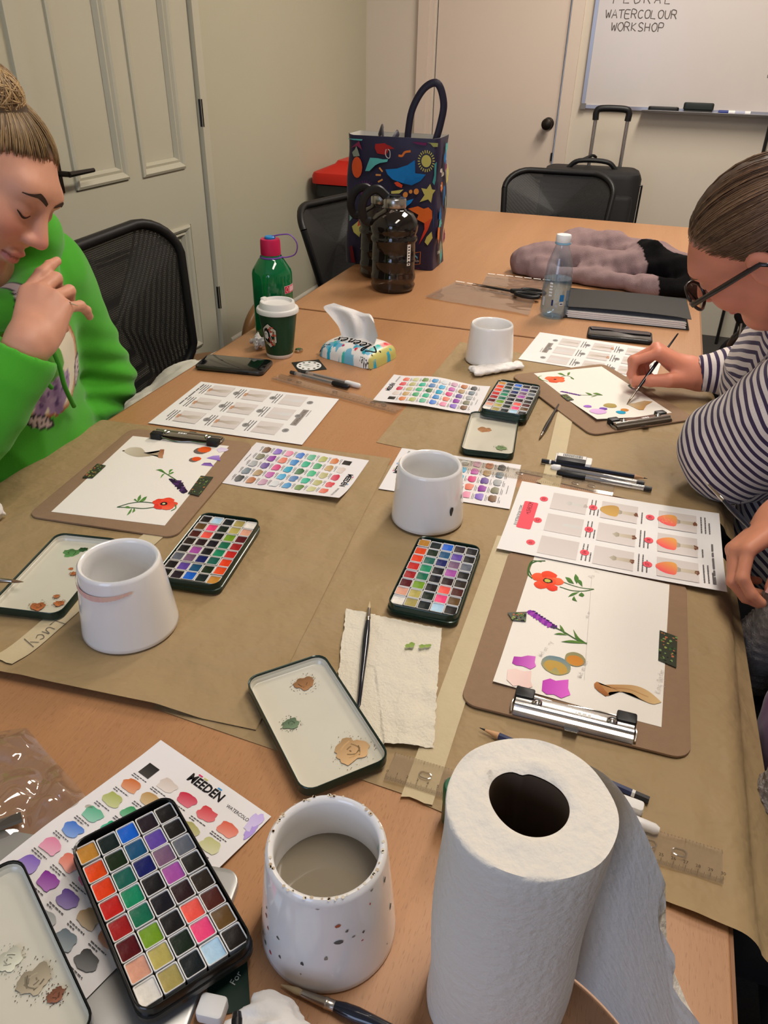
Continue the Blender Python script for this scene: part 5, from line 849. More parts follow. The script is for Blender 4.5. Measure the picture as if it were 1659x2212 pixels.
for j in range(NV + 1):
    for i in range(NU + 1):
        u, v = i / NU - 0.5, j / NV - 0.5; z = khz(u * w, v * d); c = (236, 232, 226); vs_.append((u * w, v * d, z)); edge = max(0, -v - 0.24) / 0.26; re = max(0, u - 0.30) / 0.2
        if re > 0.55: c = (196, 190, 110)
        elif re > 0.1 and v > -0.3: c = tuple(int(236 + (k - 236) * min(1, re * 1.6)) for k in (228, 90, 84)) if v > 0.05 else (120, 196, 196)
        for su, sv, sr, sc in spots:
            if (sv < -0.3 or su > 0.34) and ((u - su) * 1.9) ** 2 + (v - sv) ** 2 < sr * sr * (1 + 0.4 * math.sin(9 * math.atan2(v - sv, u - su) + su * 40)): c = sc
        if edge > 0 and c == (236, 232, 226) and vnoise(u * 14, v * 14, 8) > 0.5: c = (120, 186, 214)
        if ((u - 0.30) / 0.13) ** 2 + ((v + 0.475) / 0.05) ** 2 < 1: c = (238, 236, 232)
        cs_.append(lin(c))
W_ = NU + 1; obj('packet', MB().add(vs_, [(j * W_ + i, j * W_ + i + 1, (j + 1) * W_ + i + 1, (j + 1) * W_ + i) for j in range(NV) for i in range(NU) if max(vs_[j * W_ + i][2], vs_[(j + 1) * W_ + i + 1][2], vs_[j * W_ + i + 1][2], vs_[(j + 1) * W_ + i][2]) > 0.0], 0, cs_), attr_mat('packet_film', 0.3, 0.5), t, smooth=True, angle=180)
P = Print(khz, z=0.0006)
KX = {'K': [[(0, 1), (-.1, 0)], [(.6, 1), (0, .5), (.5, 0)]], 'l': [[(0, 0), (.25, .9), (.1, 1), (.05, .1), (.3, 0)]], 'e': [[(0, .25), (.35, .45), (.2, .6), (0, .3), (.15, 0), (.45, .12)]], 'n': [[(0, .55), (0, 0)], [(0, .35), (.25, .55), (.3, 0), (.45, .1)]], 'x': [[(0, .55), (.3, 0)], [(.4, .55), (0, 0)]]}
def kscript(x, y, hgt, pit, wd):
    for ch in 'Kleenex':
        for st in KX[ch]: P.stroke([(x - a * hgt, y - b_ * hgt) for a, b_ in (curve(st, 4) if len(st) > 2 else st)], wd, (24, 22, 24))
        x -= pit[ch] if isinstance(pit, dict) else pit
kscript(0.064, -0.010, 0.030, {'K': 0.021, 'l': 0.010, 'e': 0.0165, 'n': 0.018, 'x': 0.016}, 0.0036); kscript(0.073, -d * 0.455, 0.007, {'K': 0.0055, 'l': 0.003, 'e': 0.0045, 'n': 0.005, 'x': 0.004}, 0.0009)
P.lines(-0.082, -d * 0.40, 0.04, 2, 0.004, 0.0015, (40, 40, 50)); P.make('lettering', t)
yS = C[1]; rows = [[(738, 728), (752, 733), (768, 738), (784, 742), (798, 745), (808, 748)], [(731, 706), (748, 708), (768, 712), (788, 712), (803, 714), (813, 733)], [(714, 684), (738, 686), (762, 690), (786, 692), (804, 694), (816, 726)], [(699, 664), (726, 668), (756, 676), (782, 684), (800, 686), (810, 704)], [(721, 655), (742, 662), (764, 669), (786, 677), (799, 679), (806, 688)]]; yo = [[0, 0.004, -0.004, 0.004, -0.004, 0], [0, 0.012, -0.008, 0.012, -0.010, -0.012], [0.0, 0.014, -0.006, 0.016, -0.012, -0.022], [0.006, 0.010, 0.0, 0.012, -0.004, -0.022], [0.016, 0.016, 0.012, 0.016, 0.008, -0.004]]
G = np.array([[ony(*q, yS + k) for q, k in zip(r, o_)] for r, o_ in zip(rows, yo)]); G2 = np.array([curve(r, 5) for r in G]); G3 = np.array([curve(G2[:, i], 5) for i in range(G2.shape[1])]); nn, mm = G3.shape[:2]
Gl = (G3 - np.array((C[0], C[1], TZ))); ca, sa = math.cos(-an_), math.sin(-an_)
obj('protruding_tissue', MB().add([(p[0] * ca - p[1] * sa, p[0] * sa + p[1] * ca, p[2]) for r in Gl for p in r], [(i * mm + j, i * mm + j + 1, (i + 1) * mm + j + 1, (i + 1) * mm + j) for i in range(nn - 1) for j in range(mm - 1)]), m_tis, t, smooth=True, angle=180)
# ------------------------------------------------------------------ coffee cup
C, r, hh = upright(577, 634, 777, 655); hh = 0.107
t = thing('coffee_cup', 'green takeaway coffee cup with white lid and face sticker', 'cup', (C[0], C[1], TZ), 0); rb = r; rt_ = 0.0425
obj('cup_body', MB().lathe([(rb + (rt_ - rb) * k, hh * k) for k in (0.085, 0.3, 0.6, 1.0)], 48), mat('cup_green', (20, 62, 38), 0.4, spec=0.4), t, smooth=True)
obj('base_band', MB().lathe([(0, 0.0), (rb - 0.002, 0.0), (rb, 0.001), (rb + (rt_ - rb) * 0.085, hh * 0.085)], 48), mat('cup_white', (230, 228, 224), 0.45), t, smooth=True, angle=60)
ml = mat('cup_lid', (222, 220, 216), 0.4); obj('lid', MB().lathe([(rt_ + 0.0005, hh - 0.008), (rt_ + 0.003, hh - 0.007), (rt_ + 0.0035, hh - 0.001), (rt_ + 0.002, hh + 0.002), (rt_ - 0.0035, hh + 0.003), (rt_ - 0.0050, hh + 0.013), (rt_ - 0.0065, hh + 0.0155), (rt_ - 0.010, hh + 0.0155), (rt_ - 0.0125, hh + 0.010), (0.0, hh + 0.009)], 48), ml, t, smooth=True, angle=50)
b = MB().rprism(0, 0, 0.015, 0.009, 0.010, 0.0185, 0.003, 0.0015); b.xf(Matrix.Translation((-(rt_ - 0.007) * 0.96, (rt_ - 0.007) * 0.1, hh)) @ Matrix.Rotation(1.4, 4, 'Z')); obj('sip_spout', b, ml, t, smooth=True)
b = MB(); a0 = math.atan2(-C[1], -C[0]) - 0.62
def cw(a, z, lift=0.0004): R = rb + (rt_ - rb) * z / hh + lift; return (R * math.cos(a0 + a), R * math.sin(a0 + a), z)
def cpoly(pts, col, lift): 
    cx = sum(p[0] for p in pts) / len(pts); cz = sum(p[1] for p in pts) / len(pts); P_ = [(cx, cz)] + list(pts); b.add([cw(p[0] / 0.037, 0.055 + p[1], lift) for p in P_], [(0, i + 1, (i + 1) % len(pts) + 1) for i in range(len(pts))], 0, lin(col))
hexa = [(0.0205 * math.cos(math.radians(90 + 60 * k)), 0.029 * math.sin(math.radians(90 + 60 * k))) for k in range(6)]
sub = lambda P_, n: [tuple(np.array(P_[i]) * (1 - k / n) + np.array(P_[(i + 1) % len(P_)]) * k / n) for i in range(len(P_)) for k in range(n)]
cpoly(sub(hexa, 3), (24, 22, 24), 0.0004); cpoly(sub([(x * 0.93, y * 0.93) for x, y in hexa], 3), (214, 206, 190), 0.0006); rd = random.Random(3)
for i in range(44):
    x, y = rd.uniform(0.0, 0.016), rd.uniform(-0.022, 0.020)
    if abs(x) / 0.0185 + abs(y) / 0.05 > 0.95: continue
    k = rd.uniform(0.0014, 0.003); cpoly([(x + k * math.cos(q + i), y + k * 1.2 * math.sin(q + i)) for q in (0, 1.3, 2.6, 3.9, 5.1)], rd.choice([(186, 62, 50), (206, 110, 80), (230, 226, 218), (186, 62, 50), (160, 140, 100)]), 0.0008 + i * 1e-6)
cpoly([(-0.013, -0.012), (-0.014, 0.004), (-0.011, 0.014), (-0.004, 0.018), (0.002, 0.010), (0.003, -0.004), (0.006, -0.014), (-0.002, -0.018)], (26, 22, 24), 0.0010); cpoly([(-0.012, -0.006), (-0.012, 0.006), (-0.007, 0.011), (-0.002, 0.006), (-0.002, -0.004), (-0.006, -0.009)], (236, 230, 222), 0.0012); cpoly([(-0.010, 0.002), (-0.006, 0.003), (-0.006, 0.0045), (-0.010, 0.0035)], (26, 22, 24), 0.0014)
cpoly([(-0.012, -0.022), (0.010, -0.018), (0.012, -0.013), (-0.004, -0.016), (-0.013, -0.014)], (168, 150, 110), 0.0011); obj('sticker', b, attr_mat('printed_ink', 0.75, 0.2), t)
# ------------------------------------------------------------------ green bottle
C, r, _ = upright(553, 638, 733, 505); Hh = upright(553, 638, 733, 507)[2]; s = Hh / 0.215
t = thing('green_bottle', 'translucent green drinking bottle with pink cap and purple strap', 'bottle', (C[0], C[1], TZ), 0); bm_ = clear_mat('bottle_green', (60, 196, 134), 0.3, 0.05, 0.40, (14, 136, 84)); Hb = Hh - 0.055
obj('bottle_body', MB().lathe([(0, 0.0), (r - 0.006, 0.0), (r - 0.001, 0.004), (r, 0.012), (r, Hb - 0.030), (r - 0.002, Hb - 0.022), (r * 0.62, Hb + 0.002), (r * 0.50, Hb + 0.006), (r * 0.47, Hb + 0.018)], 48), bm_, t, smooth=True, angle=60)
obj('water', MB().lathe([(0, 0.003), (r - 0.004, 0.003), (r - 0.003, Hb * 0.62), (0, Hb * 0.62)], 40), clear_mat('bottle_water_green', (90, 190, 140), 0.2, 0.03), t, smooth=True, angle=60)
obj('cap', MB().lathe([(r * 0.49, Hb + 0.012), (r * 0.50, Hb + 0.014), (r * 0.49, Hb + 0.042), (r * 0.46, Hb + 0.046), (0, Hb + 0.047)], 40), mat('cap_pink', (190, 26, 78), 0.45), t, smooth=True, angle=50); obj('cap_button', MB().lathe([(r * 0.26, Hb + 0.046), (r * 0.27, Hb + 0.050), (r * 0.22, Hb + 0.052), (0, Hb + 0.0515)], 30), mat('cap_blue', (28, 130, 196), 0.4), t, smooth=True)
rr = np.array((c_r[0], c_r[1])) / np.hypot(c_r[0], c_r[1]); Kx = lambda d_, z: (rr[0] * d_, rr[1] * d_, z)
obj('strap', MB().tube(curve([Kx(r * 0.1, Hb + 0.051), Kx(r * 0.5, Hb + 0.055), Kx(r * 1.0, Hb + 0.055), Kx(r * 1.32, Hb + 0.036), Kx(r * 1.22, Hb + 0.014), Kx(r * 0.8, Hb + 0.006), Kx(r * 0.5, Hb + 0.006)], 6), 0.0030, 8, flat=0.5), mat('strap_purple', (104, 62, 150), 0.45), t, smooth=True); b = MB().lathe([(r * 0.53, Hb + 0.004), (r * 0.56, Hb + 0.006), (r * 0.53, Hb + 0.009)], 40); obj('strap_ring', b, mat('strap_purple', (104, 62, 150), 0.45), t, smooth=True)
b = MB(); a0 = math.atan2(rr[1], rr[0])
def bw_(a, z, k=0.0006): R = r + k; return (R * math.cos(a0 + a), R * math.sin(a0 + a), z)
for (a1, a2, z1, z2, col, k) in ((-0.82, 0.1, Hb * 0.60, Hb * 0.70, (232, 214, 222), 0.0005), (-0.80, 0.08, Hb * 0.605, Hb * 0.695, (200, 36, 62), 0.0008), (-0.50, 0.06, Hb * 0.615, Hb * 0.685, (214, 170, 180), 0.0010)): n_ = 8; b.add([bw_(a1 + (a2 - a1) * i / n_, z, k) for z in (z1, z2) for i in range(n_ + 1)], [(i, i + 1, n_ + 2 + i, n_ + 1 + i) for i in range(n_)], 0, lin(col))
for q in range(12): b.add([bw_(-0.65 + (0.07 + k) * math.cos(q * 0.524 + dq), Hb * 0.65 + (0.0045 + k * 0.05) * math.sin(q * 0.524 + dq), 0.0012) for k, dq in ((0, 0), (0.03, 0), (0.03, 0.3), (0, 0.3))], [(0, 1, 2, 3)], 0, lin((240, 220, 224)))
obj('label', b, attr_mat('printed_ink', 0.75, 0.2), t)
# ------------------------------------------------------------------ smoky water jugs
m_smoke = clear_mat('smoky_plastic', (158, 150, 144), 0.25, 0.05, 0.24, (44, 38, 35)); m_steel = mat('steel_cap', (176, 172, 168), 0.28, 1.0, var=0.05, vscale=80)
def jug(label, C, r, Hj, ang, lab):
    t = thing('water_jug', label, 'jug', (C[0], C[1], TZ), ang, 'smoky water jugs'); k = Hj / 0.245; pr = [(0, 0.002), (r * 0.80, 0.0), (r * 0.93, 0.008 * k), (r * 0.97, 0.016 * k), (r * 0.90, 0.024 * k), (r * 0.97, 0.034 * k), (r * 0.97, 0.042 * k), (r * 0.93, 0.050 * k), (r * 0.93, 0.080 * k), (r * 0.96, 0.084 * k), (r * 0.93, 0.088 * k), (r * 0.93, 0.130 * k), (r * 1.0, 0.136 * k), (r * 1.0, 0.143 * k), (r * 0.93, 0.150 * k), (r * 1.0, 0.160 * k), (r * 1.02, 0.172 * k), (r * 0.97, 0.186 * k), (r * 0.80, 0.202 * k), (r * 0.52, 0.212 * k), (r * 0.44, 0.216 * k), (r * 0.43, 0.226 * k)]
    obj('jug_body', MB().lathe(pr, 48), m_smoke, t, smooth=True, angle=80); obj('cap', MB().lathe([(r * 0.46, 0.217 * k), (r * 0.48, 0.219 * k), (r * 0.48, 0.238 * k), (r * 0.45, 0.241 * k), (r * 0.24, 0.242 * k), (r * 0.23, 0.246 * k), (0, 0.246 * k)], 40), m_steel, t, smooth=True, angle=50); obj('cap_seal', MB().lathe([(r * 0.24, 0.2415 * k), (r * 0.235, 0.2475 * k), (0, 0.248 * k)], 30), m_bk, t, smooth=True)
    obj('carry_loop', MB().tube(curve([(r * 0.35, 0, 0.243 * k), (r * 0.75, 0.004, 0.262 * k), (r * 1.18, 0.008, 0.25 * k), (r * 1.38, 0.006, 0.215 * k), (r * 1.25, 0, 0.185 * k), (r * 1.02, 0, 0.180 * k)], 6), 0.0065, 8, flat=1.8), m_bk, t, smooth=True)
    if lab:
        b = MB(); a1 = lab
        for da, z0, z1, col in ((0.10, 0.098, 0.126, (232, 228, 222)), (0.10, 0.126, 0.133, (226, 140, 60)), (0.10, 0.070, 0.098, (232, 228, 222))): R = r * 0.938 + 0.0006; b.add([(R * math.cos(a1 + s_ * da), R * math.sin(a1 + s_ * da), z * k + (0.006 * k)) for z in (z0, z1) for s_ in (-1, 0, 1)], [(0, 1, 4, 3), (1, 2, 5, 4)], 0, lin(col))
        for i in range(7): z = (0.072 + i * 0.0075) * k + 0.006 * k; R = r * 0.938 + 0.0009; b.add([(R * math.cos(a1 + s_), R * math.sin(a1 + s_), z + dz) for dz in (0, 0.0035) for s_ in (-0.05, 0.05)], [(0, 1, 3, 2)], 0, lin((60, 56, 54)))
        obj('label', b, attr_mat('printed_ink', 0.75, 0.2), t)
    return t
C, r, Hj = upright(798, 898, 638, 424); fa = math.atan2(-C[1], -C[0]); jug('smoky plastic water jug with steel cap and barcode label standing in front', C, r, Hj, 0, fa + 0.75)
t_ = bpy.data.objects['water_jug']; [c for c in t_.children if c.name.startswith('carry')][0].rotation_euler = (0, 0, math.atan2(-rr[1], -rr[0]))
jb = jug('smoky plastic water jug half hidden behind the other jug', tuple(np.array(C) + np.array((-0.085, 0.135))), r, Hj * 0.93, 0, None); [c for c in jb.children if c.name.startswith('carry')][0].rotation_euler = (0, 0, math.atan2(-rr[1], -rr[0]))
# ------------------------------------------------------------------ clear water bottle
C, r, Hw = upright(1162, 1224, 692, 506); t = thing('plastic_water_bottle', 'clear blue-tinted plastic water bottle with white cap', 'bottle', (C[0], C[1], TZ), 0); k = Hw / 0.245
mb = clear_mat('pet_blue', (240, 247, 251), 0.3, 0.03, 0.06, (170, 205, 230)); pr = [(0, 0.006 * k), (r * 0.55, 0.004 * k), (r * 0.74, 0.0), (r * 0.92, 0.008 * k), (r * 1.0, 0.022 * k), (r * 0.97, 0.06 * k), (r * 1.0, 0.085 * k), (r * 0.98, 0.12 * k), (r * 0.86, 0.16 * k), (r * 0.62, 0.195 * k), (r * 0.46, 0.215 * k), (r * 0.42, 0.226 * k)]
obj('bottle_body', MB().lathe(pr, 48), mb, t, smooth=True, angle=80); obj('water', MB().lathe([(0, 0.007 * k), (r * 0.70, 0.003 * k), (r * 0.90, 0.012 * k), (r * 0.96, 0.03 * k), (r * 0.94, 0.06 * k), (r * 0.97, 0.085 * k), (r * 0.95, 0.118 * k), (0, 0.118 * k)], 40), clear_mat('bottle_water', (222, 238, 248), 0.3, 0.02, 0.06, (130, 185, 220)), t, smooth=True, angle=60)
obj('cap', MB().lathe([(r * 0.50, 0.224 * k), (r * 0.52, 0.226 * k), (r * 0.51, 0.242 * k), (r * 0.47, 0.245 * k), (0, 0.2455 * k)], 30), mat('cap_white', (226, 230, 234), 0.4), t, smooth=True, angle=50); obj('neck_ring', MB().lathe([(r * 0.46, 0.217 * k), (r * 0.54, 0.219 * k), (r * 0.54, 0.223 * k), (r * 0.46, 0.224 * k)], 30), mat('neck_blue', (130, 176, 206), 0.35), t, smooth=True)
b = MB(); fa = math.atan2(-C[1], -C[0])
def wl(a1, a2, z1, z2, col, kk=0.0006):
    R = r * 0.985 + kk; b.add([(R * math.cos(fa + a), R * math.sin(fa + a), z * k) for z in (z1, z2) for a in (a1, (a1 + a2) / 2, a2)], [(0, 1, 4, 3), (1, 2, 5, 4)], 0, lin(col))
wl(0.30, 0.62, 0.058, 0.078, (40, 110, 170)); wl(0.32, 0.60, 0.046, 0.055, (222, 226, 230)); wl(0.35, 0.57, 0.0485, 0.0525, (60, 80, 110), 0.0009); wl(-0.24, -0.12, 0.044, 0.062, (30, 44, 100)); wl(-1.0, -0.8, 0.04, 0.066, (196, 210, 220)); wl(0.78, 1.05, 0.058, 0.09, (110, 130, 150))
for i in range(5): wl(-0.5, -0.28, 0.072 + i * 0.009, 0.077 + i * 0.009, (206, 220, 230))
obj('printed_label', b, attr_mat('printed_ink', 0.75, 0.2), t)
# ================================================================== shopping bag
BWd, BHt, BDp = 0.285, 0.372, 0.17; yF = 2.315
t = thing('shopping_bag', 'dark blue reusable shopping bag printed with colourful cut-out shapes', 'bag', (-0.775, yF + BDp / 2, TZ + 0.001), 0.05)
m_bag = mat('bag_navy', (36, 30, 58), 0.45, spec=0.5, bump=0.25, bscale=14); m_lin = mat('bag_lining', (206, 202, 192), 0.6)
def bagring(z, ins=0.0):
    k = z / BHt; w = BWd * (1.02 - 0.03 * k) - 2 * ins; dp = BDp * (0.95 - 0.15 * k) - 2 * ins; P_ = rrect(w, dp, 0.018, 3); out = []
    for x, y in P_: sag = 0.010 * (1 - (2 * x / w) ** 2) * (k > 0.95); out.append((x + 0.004 * math.sin(z * 30 + y * 40), y + 0.004 * math.sin(z * 22 + x * 30) - (0.008 * math.sin(k * 3.1) if y < 0 else -0.008 * math.sin(k * 3.1)) * (1 - (2 * x / w) ** 2), z - sag))
    return out
b = MB(); b.loops([bagring(z) for z in np.linspace(0, BHt, 16)], cap0=True, cap1=False); obj('bag_body', b, m_bag, t, smooth=True, angle=50)
b = MB(); b.loops([bagring(z, 0.002) for z in np.linspace(BHt, 0.02, 10)], cap0=False, cap1=True); obj('lining', b, m_lin, t, smooth=True, angle=50)
def bagw(u, v):
    k = v / BHt; w = BWd * (1.02 - 0.03 * k); return BDp * (0.95 - 0.15 * k) / 2 + 0.0022 - 0.004 * math.sin(v * 22 + u * 30) + (0.008 * math.sin(k * 3.1)) * max(0, 1 - (2 * u / w) ** 2)
P = Print(lambda u, v: bagw(u, v), z=0.0006, step=0.00006); rb_ = Matrix.Rotation(-0.05, 3, 'Z')
def bp_(*pts):
    out = []
    for x, y in pts: q = ony(740 + x / 6.5, 270 + y / 6.5, yF); q = rb_ @ Vector((q[0] + 0.775, q[1] - yF - BDp / 2, q[2] - TZ)); out.append((max(-0.139, min(0.139, q[0])), max(0.004, min(BHt - 0.012, q[2]))))
    return out
BX = np.array([[1, 0, 0, 0], [0, 0, -1, 0], [0, 1, 0, 0], [0, 0, 0, 1]])
def flush(name):
    global P
    P.b.xf(BX); P.make(name, t, 0.45); P = Print(P.w, z=P.z, step=0.00006)
def bpoly(pts, col, col2=None, n=2): p = bp_(*pts); p = [tuple(np.array(p[i]) * (1 - k / n) + np.array(p[(i + 1) % len(p)]) * k / n) for i in range(len(p)) for k in range(n)]; P.poly(p, col, col2); flush('printed_shape')
YG = (190, 182, 100); TE = (84, 168, 164); OR = (206, 112, 50)
bpoly([(1160 + 70 * math.cos(a), 520 + 88 * math.sin(a)) for a in np.linspace(0, 6.28, 18)[:-1]], YG, n=1)
for i in range(22): a = i * 2 * math.pi / 22; P.stroke(bp_((1160 + 88 * math.cos(a), 520 + 112 * math.sin(a)), (1160 + 120 * math.cos(a), 520 + 156 * math.sin(a))), 0.0028, YG); flush('printed_ray')
for s_ in ([(1180, 1000), (1215, 840), (1240, 920), (1295, 930), (1250, 985), (1225, 1110), (1185, 1060), (1070, 1095), (1135, 1000), (1090, 900), (1165, 915)],): bpoly(s_[1:], YG)
bpoly([(600, 630), (750, 622), (900, 575), (960, 700), (850, 830), (700, 770), (630, 700)], (24, 112, 178)); bpoly([(890, 580), (1000, 505), (1005, 690), (960, 760)], (24, 112, 178)); bpoly([(900, 640), (1005, 690), (1155, 710), (1080, 800), (960, 860), (850, 830)], (28, 118, 184), (18, 96, 160))
bpoly([(385, 465), (470, 470), (520, 500), (470, 560), (380, 650), (318, 650)], TE); bpoly([(480, 470), (560, 490), (630, 490), (620, 525), (520, 540), (460, 570)], TE)
bpoly([(450, 275), (710, 255), (725, 345), (640, 352), (600, 430), (480, 405), (445, 330)], (150, 36, 34)); P.stroke(bp_(*curve([(600, 350), (590, 400), (610, 460), (650, 470), (650, 380), (620, 345)], 4)), 0.0022, (180, 180, 176)); flush('printed_ring')
P.stroke(bp_(*curve([(770, 440), (820, 445), (860, 395), (940, 380)], 5)), 0.006, OR); flush('printed_squiggle'); bpoly([(200 + 76 * math.cos(a), 600 + 150 * math.sin(a)) for a in np.linspace(0, 6.28, 16)[:-1]], (208, 84, 42), n=1); bpoly([(150, 450), (130, 390), (170, 350), (190, 300), (215, 360), (240, 440)], (130, 140, 122)); bpoly([(110, 330), (230, 230), (270, 350), (220, 300), (170, 290)], (120, 44, 70))
for c in ((540, 632, 0.9), (505, 705, 0.05), (535, 785, -0.5)): P.stroke(bp_((c[0] - 36 * math.cos(c[2]), c[1] - 36 * math.sin(c[2])), (c[0] + 36 * math.cos(c[2]), c[1] + 36 * math.sin(c[2]))), 0.0045, (206, 140, 74)); flush('printed_dash')
bpoly([(320 + 70 * math.cos(a), 960 + 90 * math.sin(a)) for a in np.linspace(0, 6.28, 14)[:-1]], (92, 40, 96), n=1)
for i in range(13): a = math.pi + i * 0.25; P.stroke(bp_((320 + 90 * math.cos(a), 960 + 110 * math.sin(a)), (320 + 150 * math.cos(a), 960 + 180 * math.sin(a))), 0.0022, (98, 42, 100)); flush('printed_ray')
bpoly([(920, 1180), (1050, 1150), (1130, 1190), (1190, 1170), (1240, 1220), (1245, 1330), (1200, 1400), (1140, 1390), (1040, 1330), (1060, 1270)], (214, 104, 44)); bpoly([(1245, 1320), (1190, 1480), (1130, 1590), (1072, 1685), (1110, 1570), (1145, 1470), (1140, 1385)], (206, 84, 44), (196, 40, 48))
for x, y, r_ in ((880, 985, 34), (950, 945, 24), (1025, 945, 36)): bpoly([(x + r_ * math.cos(a), y + r_ * 1.2 * math.sin(a)) for a in np.linspace(0, 6.28, 10)[:-1]], (206, 134, 62), n=1)
for pts, col in (([(1240, 1510), (1258, 1600), (1190, 1700), (1150, 1650), (1175, 1580)], YG), ([(1180, 175), (1330, 150), (1330, 320), (1260, 320), (1210, 260)], (150, 152, 90)), ([(970, 225), (1050, 205), (1170, 262), (1160, 300), (1080, 290), (1000, 270)], (104, 38, 84)), ([(145, 1420), (240, 1340), (285, 1410), (250, 1570), (170, 1500)], YG), ([(1280, 560), (1330, 530), (1330, 790), (1275, 860), (1250, 820), (1275, 720)], (70, 150, 150)), ([(1285, 1160), (1325, 1160), (1310, 1480), (1260, 1370)], (22, 104, 170)), ([(860, 1080), (990, 1045), (960, 1100), (870, 1170)], (26, 128, 206)), ([(110, 1700), (150, 1690), (190, 1990), (130, 1960)], (120, 34, 38)), ([(690, 930), (855, 912), (800, 965), (690, 965)], YG), ([(725, 815), (770, 800), (840, 850), (830, 890), (760, 860)], (202, 70, 40)), ([(60, 190), (150, 175), (280, 190), (270, 225), (150, 215)], TE), ([(290, 1060), (320, 1130), (270, 1180)], (196, 40, 110)), ([(245, 1260), (290, 1200), (270, 1400), (220, 1420)], (206, 84, 60)), ([(1285, 1720), (1345, 1712), (1330, 1780)], (206, 92, 80)), ([(1010, 2030), (1070, 2020), (1080, 2060), (1020, 2070)], (190, 50, 60)), ([(110, 1100), (160, 1130), (150, 1300), (110, 1350)], (110, 150, 140))): bpoly(pts, col)
P.stroke(bp_((988, 1805), (1095, 1785), (1085, 1955), (985, 1970), (988, 1805)), 0.0024, (200, 116, 40)); P.stroke(bp_((1005, 1890), (1020, 1825), (1050, 1880)), 0.003, (120, 190, 220)); P.stroke(bp_((1015, 1850), (1052, 1862)), 0.003, (120, 190, 220)); lg = bp_((1036, 1915))[0]; P.text('ALDI', lg[0], lg[1], 0.008, (214, 208, 200))
P.b.xf(np.array([[1, 0, 0, 0], [0, 0, -1, 0], [0, 1, 0, 0], [0, 0, 0, 1]])); P.make('logo', t, 0.45)
rd = random.Random(12); P = Print(lambda u, v: BWd * (1.02 - 0.03 * v / BHt) / 2 + 0.0055, z=0.0006, step=0.00006)
for i in range(13): P.blob(rd.uniform(-0.05, 0.05), 0.03 + i * 0.026, rd.uniform(0.008, 0.018), rd.uniform(0.012, 0.026), rd.choice([YG, TE, OR, (24, 112, 178), (120, 60, 90), (130, 140, 120)]), wob=0.3)
P.b.xf(np.array([[0, 0, 1, 0], [1, 0, 0, 0], [0, 1, 0, 0], [0, 0, 0, 1]])); P.make('side_shapes', t, 0.45)
m_str = mat('bag_strap', (26, 22, 42), 0.5)
obj('handle', MB().tube(curve([(0.042, -0.058, 0.33), (0.045, -0.058, 0.39), (0.055, -0.055, 0.445), (0.085, -0.05, 0.495), (0.122, -0.045, 0.508), (0.142, -0.042, 0.46), (0.136, -0.045, 0.405), (0.122, -0.05, 0.35)], 6), 0.0036, 8, flat=2.8), m_str, t, smooth=True)
obj('handle', MB().tube(curve([(-0.075, 0.052, 0.36), (-0.06, 0.03, 0.385), (-0.045, -0.02, 0.380), (-0.03, -0.05, 0.345), (-0.01, -0.05, 0.35), (0.0, -0.01, 0.375), (-0.02, 0.05, 0.36)], 6), 0.0036, 8, flat=2.6), m_str, t, smooth=True)
# ------------------------------------------------------------------ phones, card, cap
m_glass = mat('phone_glass', (14, 14, 16), 0.08, spec=0.6, coat=0.5)
def phone(label, c4, mc):
    C, a = fit4(c4, 0.009); t = thing('smartphone', label, 'phone', (C[0], C[1], TZ + 0.0008), a, 'smartphones'); obj('case', MB().rprism(0, 0, 0.153, 0.076, 0, 0.0098, 0.012, 0.003, 6), mc, t, smooth=True); obj('screen', MB().rprism(0, 0, 0.146, 0.070, 0.0096, 0.0102, 0.010, 0.0002, 6), m_glass, t, smooth=True); obj('side_button', MB().box(0.02, 0.045, -0.0388, -0.0375, 0.004, 0.006), m_bk, t)
phone('black smartphone in a clear-edged case at the left table edge', [(440, 762), (586, 778), (572, 806), (428, 795)], mat('phone_case_smoke', (52, 48, 44), 0.3, coat=0.3)); phone('black smartphone lying beyond the far step sheet', [(1275, 702), (1411, 717), (1404, 740), (1268, 727)], mat('phone_case_black', (28, 28, 28), 0.6))
C, a = fit4([(628, 784), (686, 777), (707, 797), (649, 803)], 0.001); o = tag(obj('loyalty_card', MB().rprism(0, 0, 0.062, 0.062, 0, 0.0006, 0.001, 0, 2), mat('card_black', (28, 32, 30), 0.5), None, (C[0], C[1], TZ + 0.0006), a), 'small square black card with white printed disc beside the pens', 'card')
P = Print(z=0.0008); P.blob(0, 0, 0.027, 0.027, (226, 226, 222), wob=0, n=36, seed=2)
for i in range(10): q = i * 0.628; P.blob(0.0205 * math.cos(q), 0.0205 * math.sin(q), 0.0029, 0.0029, (40, 44, 42), wob=0, n=12, seed=2)
P.blob(-0.004, 0.005, 0.007, 0.004, (170, 176, 172), wob=0.2); P.lines(-0.009, -0.004, 0.018, 2, 0.003, 0.001, (120, 124, 122)); P.make('printed_disc', o)
q = tp(646, 760); t = thing('bottle_cap', 'tiny shiny metal bottle cap beside the coffee cup', 'bottle cap', (q[0], q[1], TZ)); obj('cap_shell', MB().lathe([(0.0085, 0.0), (0.0095, 0.003), (0.0088, 0.006), (0.006, 0.0075), (0, 0.0078)], 24), mat('cap_brass', (196, 186, 160), 0.2, 1.0), t, smooth=True); obj('cap_emblem', MB().lathe([(0.005, 0.0078), (0.0, 0.0081)], 16), mat('cap_emblem_green', (40, 96, 56), 0.3), t, smooth=True)
